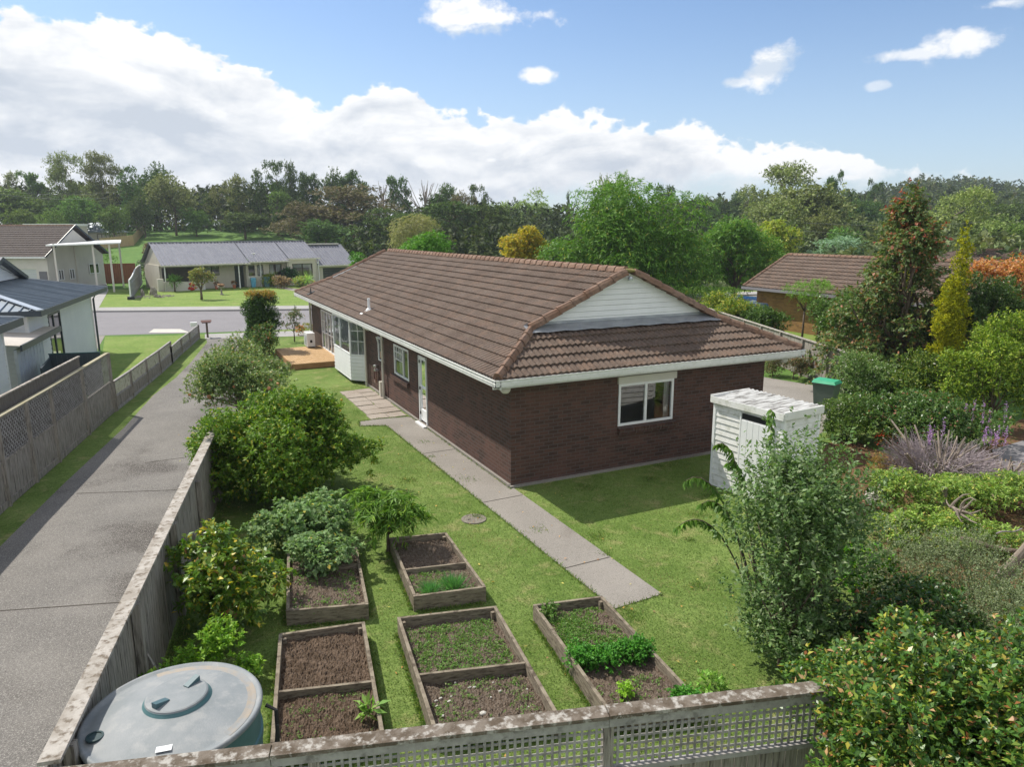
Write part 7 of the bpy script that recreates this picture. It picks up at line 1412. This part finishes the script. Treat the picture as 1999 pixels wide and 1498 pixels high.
TL = [ # kind, tints, seed, px, top, width, depth, label
 ('airy', OLT, 1, 22, 342, 60, 150, 'small airy tree at the far left of the skyline'), ('pine', MID, 2, 78, 334, 62, 150, 'flat-topped green tree just right of the small airy tree at the far left skyline'),
 ('airy', OLT, 3, 152, 303, 84, 145, 'tall airy grey-green tree, left of the tallest pair at the left'), ('airy', OLT, 4, 210, 308, 78, 148, 'tall airy grey-green tree, right of the tallest pair at the left'),
 ('round', DKT, 5, 112, 372, 84, 146, 'dark rounded tree below the tall airy pair at the left'), ('round', OLT, 6, 182, 372, 90, 142, 'brownish green tree filling below the tall airy pair'),
 ('round', MID, 7, 30, 365, 120, 138, 'bushy green tree at the left edge above the brown tiled roof'), ('tall', DKT, 8, 268, 325, 72, 140, 'dark narrow tree left of the dome-topped ones on the left skyline'),
 ('round', DKT, 9, 316, 312, 92, 150, 'highest dome-shaped dark tree on the left skyline'), ('round', OLT, 10, 345, 333, 100, 136, 'broad brownish-green tree with a pale trunk at the edge of the field'),
 ('round', MID, 11, 385, 400, 66, 134, 'low green tree at the right foot of the broad brownish-green one'), ('airy', OLT, 12, 432, 343, 62, 146, 'slender tree right of the gap in the left skyline'),
 ('tall', OLT, 13, 470, 342, 74, 142, 'grey-green tall tree with twin pale trunks behind the corrugated roof'), ('tall', DKT, 14, 512, 334, 52, 146, 'narrow dark tree left of the spiky skyline group'),
 ('pine', DKT, 15, 548, 316, 54, 148, 'highest spiky tree over the cream house'), ('tall', DKT, 16, 575, 318, 48, 146, 'spiky dark tree just right of the highest spiky one'), ('pine', DKT, 17, 606, 338, 50, 148, 'shorter spiky tree at the right of the spiky skyline group'),
 ('tall', MID, 18, 545, 372, 80, 136, 'dark green tree standing low in front of the spiky skyline group'), ('round', DKT, 19, 662, 328, 66, 155, 'dark dome tree on the skyline above the garage roof'), ('pine', DKT, 20, 705, 338, 66, 155, 'layered dark tree right of the dome tree above the garage roof'),
 ('spread', BRN, 21, 690, 368, 200, 128, 'huge brownish spreading cypress behind the cream garage'), ('spread', BRN, 22, 600, 398, 120, 124, 'brownish spreading cypress at the left foot of the huge one'), ('spread', DKT, 23, 742, 410, 110, 120, 'dark layered cypress right in front of the huge brownish one'),
 ('pine', DKT, 24, 782, 348, 54, 152, 'dark spiky tree left of the bare twiggy tree'), ('round', DKT, 25, 872, 357, 74, 150, 'dark dome tree right of the bare twiggy tree'), ('round', BRN, 26, 905, 372, 66, 145, 'reddish brown tree on the skyline above the far end of the tile roof'),
 ('pine', DKT, 27, 935, 368, 44, 150, 'small dark pine on the skyline left of the yellow tree'), ('round', LGT, 28, 975, 388, 70, 160, 'pale green tree on the skyline above the yellow tree'), ('round', DKT, 29, 1010, 390, 44, 162, 'small dark tree between the two pale green ones'),
 ('round', LGT, 30, 1048, 380, 90, 160, 'broad pale green tree on the skyline left of the big green tree'), ('cone', DKT, 31, 1108, 378, 30, 150, 'small dark fir at the left shoulder of the big green tree'),
 ('spread', DKT, 32, 880, 400, 140, 122, 'wide dark cypress above the ridge of the tile roof'), ('spread', DKT, 33, 950, 405, 120, 124, 'dark cypress directly left of the yellow tree'), ('spread', DKT, 34, 800, 420, 120, 116, 'dark cypress behind the pale willow'),
 ('round', DKT, 35, 640, 430, 130, 112, 'low dark tree just behind the grey garage roof'), ('round', DKT, 36, 480, 408, 110, 130, 'dark bushes at the right end of the field'),
 ('round', MID, 37, 160, 384, 84, 128, 'round olive-green tree behind the brown tiled roof'), ('round', MID, 38, 226, 400, 64, 126, 'round yellow-green bush left of the dark pair by the field'), ('round', MID, 39, 105, 402, 56, 122, 'small round green bush above the white roof edge'), ('round', MID, 40, 52, 402, 74, 124, 'yellowish low bush at the left edge above the brown tiled roof'),
 ('round', DKT, 41, 285, 370, 60, 132, 'shaded dark tree behind the pine fence'), ('round', DKT, 42, 128, 388, 60, 134, 'blue-green small tree behind the round olive-green one'), ('round', DKT, 43, -40, 380, 120, 135, 'dark tree cut by the left edge of the photo'),
 ('airy', LGT, 44, 1212, 338, 44, 112, 'slim light conifer poking above the big green tree'), ('airy', OLT, 45, 1172, 348, 30, 112, 'wispy treetop left of the slim light conifer'), ('spread', DKT, 46, 1296, 366, 44, 150, 'flat dark treetop on the skyline at the right shoulder of the big green tree'),
 ('round', MID, 47, 1370, 380, 70, 170, 'dark green tree on the skyline between the big green tree and the gum tree'), ('round', DKT, 48, 1420, 372, 66, 185, 'dark tree left of the gum tree'), ('round', OLT, 49, 1452, 368, 60, 200, 'olive tree at the left foot of the gum tree'),
 ('airy', OLT, 50, 1530, 334, 150, 118, 'tall gum tree with flat upper clumps on the right skyline'), ('round', OLT, 51, 1575, 350, 185, 112, 'broad olive-brown gum tree below the flat-topped one'), ('round', OLT, 52, 1515, 392, 150, 104, 'olive gum tree with pale limbs above the tan brick house'), ('round', OLT, 53, 1600, 412, 100, 100, 'low olive tree above the ridge of the tan brick house'),
 ('pine', DKT, 54, 1615, 344, 40, 160, 'dark round-topped pine right of the gum tree'), ('pine', DKT, 55, 1700, 355, 40, 200, 'dark pine on the skyline left of the red-tipped tree'), ('tall', DKT, 56, 1650, 375, 60, 170, 'dark tree between the two skyline pines'),
 ('round', DKT, 57, 1690, 385, 80, 150, 'dark wood edge tree left of the red-tipped tree'), ('airy', LGT, 58, 1850, 372, 150, 95, 'pale wispy tree right behind the red-tipped tree'), ('round', LGT, 59, 1920, 430, 130, 90, 'pale grey-green tree left of the right edge above the orange maple'), ('round', DKT, 60, 1960, 395, 120, 140, 'dark green tree at the right edge on the hill'),
 ('round', MID, 61, 1990, 430, 90, 85, 'mid green tree cut by the right edge above the orange maple'), ('round', OLT, 62, 1770, 405, 110, 120, 'olive tree behind the top of the red-tipped tree'), ('round', MID, 63, 1650, 440, 100, 92, 'green tree above the bluish shrub'),
]
for (kd, ti, sd_, px, top, w, dep, lab) in TL: put_tree(kd, ti, sd_, px, top, w, dep, lab, group='trees of the wooded skyline')
BLU = [((.09, .14, .09), 3), ((.14, .19, .13), 2)]
put_tree('spread', BLU, 70, 1640, 468, 130, 70, 'bluish green shrub right above the ridge of the tan brick house', 'juniper', 'shrub', gz=0); put_tree('round', BLU, 71, 1575, 485, 60, 72, 'small bluish shrub left of the larger bluish one', 'juniper', 'shrub', gz=0)
# bare twiggy tree, willow, yellow tree, clipped column, near trees beyond the roof
def bare(px, top, depth, label, seed):
    P = DP(px, depth, 4.); P[2] = float(ground_h(P[0], P[1])); H = ZP(top, depth)-P[2]; t = thing('bare_tree', label, 'tree', P); m = MB(); rg = np.random.default_rng(seed)
    m.tube([P, P+ZZ*H*.5, P+ZZ*H*.8], [.3, .2, .08], 6)
    for k in range(26):
        z = rg.uniform(.35, .85)*H; d = unit(np.array([rg.normal(), rg.normal(), 2.4])); L = (H-z)*rg.uniform(.7, 1.1); m.tube([P+ZZ*z*.9, P+ZZ*z*.9+d*L*.5, P+ZZ*z*.9+d*L+ZZ*.3], [.09, .06, .03], 4)
    m.build('trunk', M_PALEBARK, t)
bare(833, 345, 148, 'bare leafless tree on the skyline above the pale willow', 3); bare(752, 350, 150, 'thin bare treetop on the skyline left of the leafless tree', 4)
def big(name, label, px, depth, R_, z0, top, tints, n, seed, nl=26, L=.3, Wd=.12, sl=.7, droop=.3, cat='tree', stem=True, r=.36, mt=None, k=9, up_=.4, extra=(), base=0.0):
    P = DP(px, depth); H = ZP(top, depth); L0 = lob(np.random.default_rng(seed), [(0, 0, z0, H, R_, nl, r)]+list(extra)); return plant(name, label, cat, (P[0], P[1], base), L0, tints, mt or L_STD, trunk=dict(h0=max(z0, .6), r0=.16 if R_ > 2 else .06, n=18) if stem else None, shoots=n, k=k, sl=sl, L=L, Wd=Wd, droop=droop, up_=up_, seed=seed, crown='crown' if cat == 'tree' else 'foliage')
BG = [((.065, .15, .018), 5), ((.10, .205, .028), 4), ((.15, .26, .05), 1.6), ((.24, .26, .03), .4)]
ux = RH
big('big_green_tree', 'huge bright green feathery tree behind the white gable', 1225, 52, 4.6, .6, 352, BG, 6200, 201, 40, .30, .075, .75, .5, extra=[(-4.2*ux[0], -4.2*ux[1], .5, 5.6, 2.6, 14, .38), (3.3*ux[0]-1.0, 3.3*ux[1]-1.5, .5, 6.2, 2.6, 14, .38), (-1.5, -2.5, .3, 4.0, 3.0, 12, .38)], up_=.25)
big('green_tree', 'rounded green tree right of the huge one, above the silvery shrub', 1432, 60, 3.0, .5, 412, BG, 2600, 202, 24, .28, .08, .6, .4, extra=[(2.6*ux[0], 2.6*ux[1], .5, 5.0, 1.8, 10, .4)])
big('yellow_green_tree', 'yellow-green leaved tree peeking out behind the rounded green tree', 1512, 72, 2.0, .8, 432, [((.26, .30, .04), 3), ((.16, .24, .03), 2), ((.38, .36, .08), 1)], 900, 203, 14)
big('yellow_tree', 'tree with yellow autumn leaves left of the huge green tree', 1018, 56, 1.8, .5, 412, [((.42, .33, .03), 4), ((.30, .27, .03), 2.5), ((.15, .17, .03), 2), ((.5, .3, .06), .6)], 1500, 204, 16, .19, .10, .4, .25)
big('green_bush_tree', 'bright green domed tree just behind the far ridge of the tile roof', 832, 46, 2.1, .5, 450, [((.07, .18, .018), 4), ((.11, .25, .03), 3)], 2400, 205, 20, .22, .06, .4, .3)
big('green_bush_tree', 'low bright green tree behind the far hip of the tile roof beside the cream garage', 700, 43, 1.25, .2, 492, [((.06, .17, .018), 4), ((.10, .23, .03), 3)], 1100, 206, 14, .2, .06, .35, .35, extra=[(1.5*ux[0], 1.5*ux[1], .2, 3.4, 1.0, 8, .4)])
big('willow', 'pale yellowish wispy willow above the bright green domed tree', 812, 84, 2.8, 1.0, 408, [((.26, .25, .12), 4), ((.19, .20, .09), 3)], 1500, 207, 20, .32, .05, .8, .9)
big('clipped_column', 'small clipped green topiary column showing over the ridge of the tile roof', 933, 44, .40, .5, 474, [((.10, .24, .025), 3), ((.15, .30, .05), 1)], 420, 208, 10, .1, .05, .12, .1, 'shrub', r=.6)
big('cypress_column', 'dark clipped cypress column left above the tan brick house', 1549, 58, .42, .3, 459, [((.06, .10, .015), 3), ((.10, .14, .02), 1)], 700, 209, 16, .1, .05, .12, .0, 'tree', r=.6)
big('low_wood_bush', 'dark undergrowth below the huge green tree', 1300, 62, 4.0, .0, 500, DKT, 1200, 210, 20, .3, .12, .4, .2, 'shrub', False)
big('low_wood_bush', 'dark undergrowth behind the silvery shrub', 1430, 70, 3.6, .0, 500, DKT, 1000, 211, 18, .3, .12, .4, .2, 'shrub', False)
big('roadside_shrub', 'green shrubs along the ridge line below the yellow tree', 1050, 50, 2.6, .0, 505, [((.10, .2, .03), 3), ((.2, .27, .05), 1.5)], 1200, 212, 16, .2, .07, .3, .2, 'shrub', False, extra=[(-4.5*ux[0], -4.5*ux[1], 0, 2.7, 2.0, 10, .4), (4.5*ux[0], 4.5*ux[1], 0, 2.6, 2.2, 10, .4)])

def woods(name, label, regs, tints, nl, n, L, Wd, seed, sl=2.0, r=(4, 8)):
    rg = np.random.default_rng(seed); lobes = []; tints = [(tuple(q*1.35 for q in c), w) for c, w in tints]
    for k in range(nl):
        (p0, p1, d0, d1, h) = regs[rg.integers(len(regs))]; d = rg.uniform(d0, d1); P = DP(rg.uniform(p0, p1), d); g = float(ground_h(P[0], P[1])); q = rg.uniform(*r); hh = h*rg.uniform(.35, 1.0); lobes.append((P[0], P[1], g+hh-q*.6, q, q, q*.75))
    me = shoots_mesh(name, lobes, None, L_FAR, shoots=n, k=7, sl=sl, L=L, Wd=Wd, up_=.4, inner=.25, seed=seed, shoot_tint=tints, var=.3)
    return tag(link_mesh(name, me), label, 'woodland', kind='stuff')
woods('far_wood', 'dense bush covering the distant hillside on the right', [(1250, 2300, 170, 260, 10), (1550, 2400, 260, 430, 11), (1550, 2200, 330, 420, 11), (1300, 1700, 200, 330, 10)], [((.045, .07, .028), 4), ((.065, .09, .035), 3), ((.03, .045, .022), 3), ((.09, .10, .05), 1)], 900, 16000, 1.3, .75, 301, 1.6, (3.5, 7))
woods('wood_interior', 'dark undergrowth filling the wood behind the field', [(-350, 1400, 152, 185, 9), (420, 1400, 130, 165, 8), (700, 1350, 95, 130, 5), (-200, 620, 148, 172, 9)], [((.03, .05, .016), 4), ((.05, .07, .025), 2), ((.022, .034, .014), 3)], 560, 13000, .8, .5, 302, 1.2, (2.5, 5))
woods('right_wood', 'mixed scrub between the gum trees and the right edge', [(1480, 2300, 85, 150, 6.5), (1650, 2300, 60, 90, 4.5)], [((.07, .09, .035), 4), ((.09, .115, .05), 3), ((.04, .06, .025), 3), ((.14, .16, .08), 1)], 260, 8000, .7, .4, 303, .9, (2, 4))
woods('tree_litter', 'leaf litter and low scrub at the foot of the wooded edge of the field', [(-300, 600, 146, 154, 1.8)], [((.05, .08, .02), 2), ((.08, .07, .04), 1)], 60, 1500, .5, .3, 304, .5, (1.5, 2.5))

# power lines at the left and right
def wire(a, b_, da, db, label, sag=.8):
    p, q = DP(a[0], da), DP(b_[0], db); p[2], q[2] = ZP(a[1], da), ZP(b_[1], db); t = thing('power_line', label, 'power line', p, 'power lines'); m = MB(); m.tube([p+(q-p)*f-ZZ*sag*4*f*(1-f) for f in np.linspace(0, 1, 15)], .016, 4, False); m.build('cable', mat('cable_grey', (.16, .16, .17), rough=.7), t)
wire((-40, 360), (235, 374), 120, 120, 'upper power line crossing the trees at the left'); wire((-40, 366), (230, 384), 120, 118, 'lower power line crossing the trees at the left')
wire((1560, 436), (1900, 436), 84, 84, 'upper power line crossing the trees at the right', .3); wire((1560, 452), (1990, 462), 84, 84, 'lower power line crossing the trees at the right', .3)

# ------------------------------------------------------------------ haze over the far hills
def haze():
    m = MB(); m.box(-950, -950, -1.2, 950, 950, 48)
    hm = bpy.data.materials.new('haze_air'); hm.use_nodes = True; t = NT(hm.node_tree); t.n.remove(t.n['Principled BSDF'])
    v = t.new('ShaderNodeVolumePrincipled', {'Color': (.80, .88, 1.0), 'Density': .00035, 'Anisotropy': .3}); t.set(t.n['Material Output'], 'Volume', v)
    tag(m.build('haze', hm), 'thin bluish haze over the far hills', 'haze', kind='stuff')
haze()

for o in S.objects:
    l = o.get('label')
    if l and not (4 <= len(l.split()) <= 16): print('LABEL', o.name, len(l.split()), l)
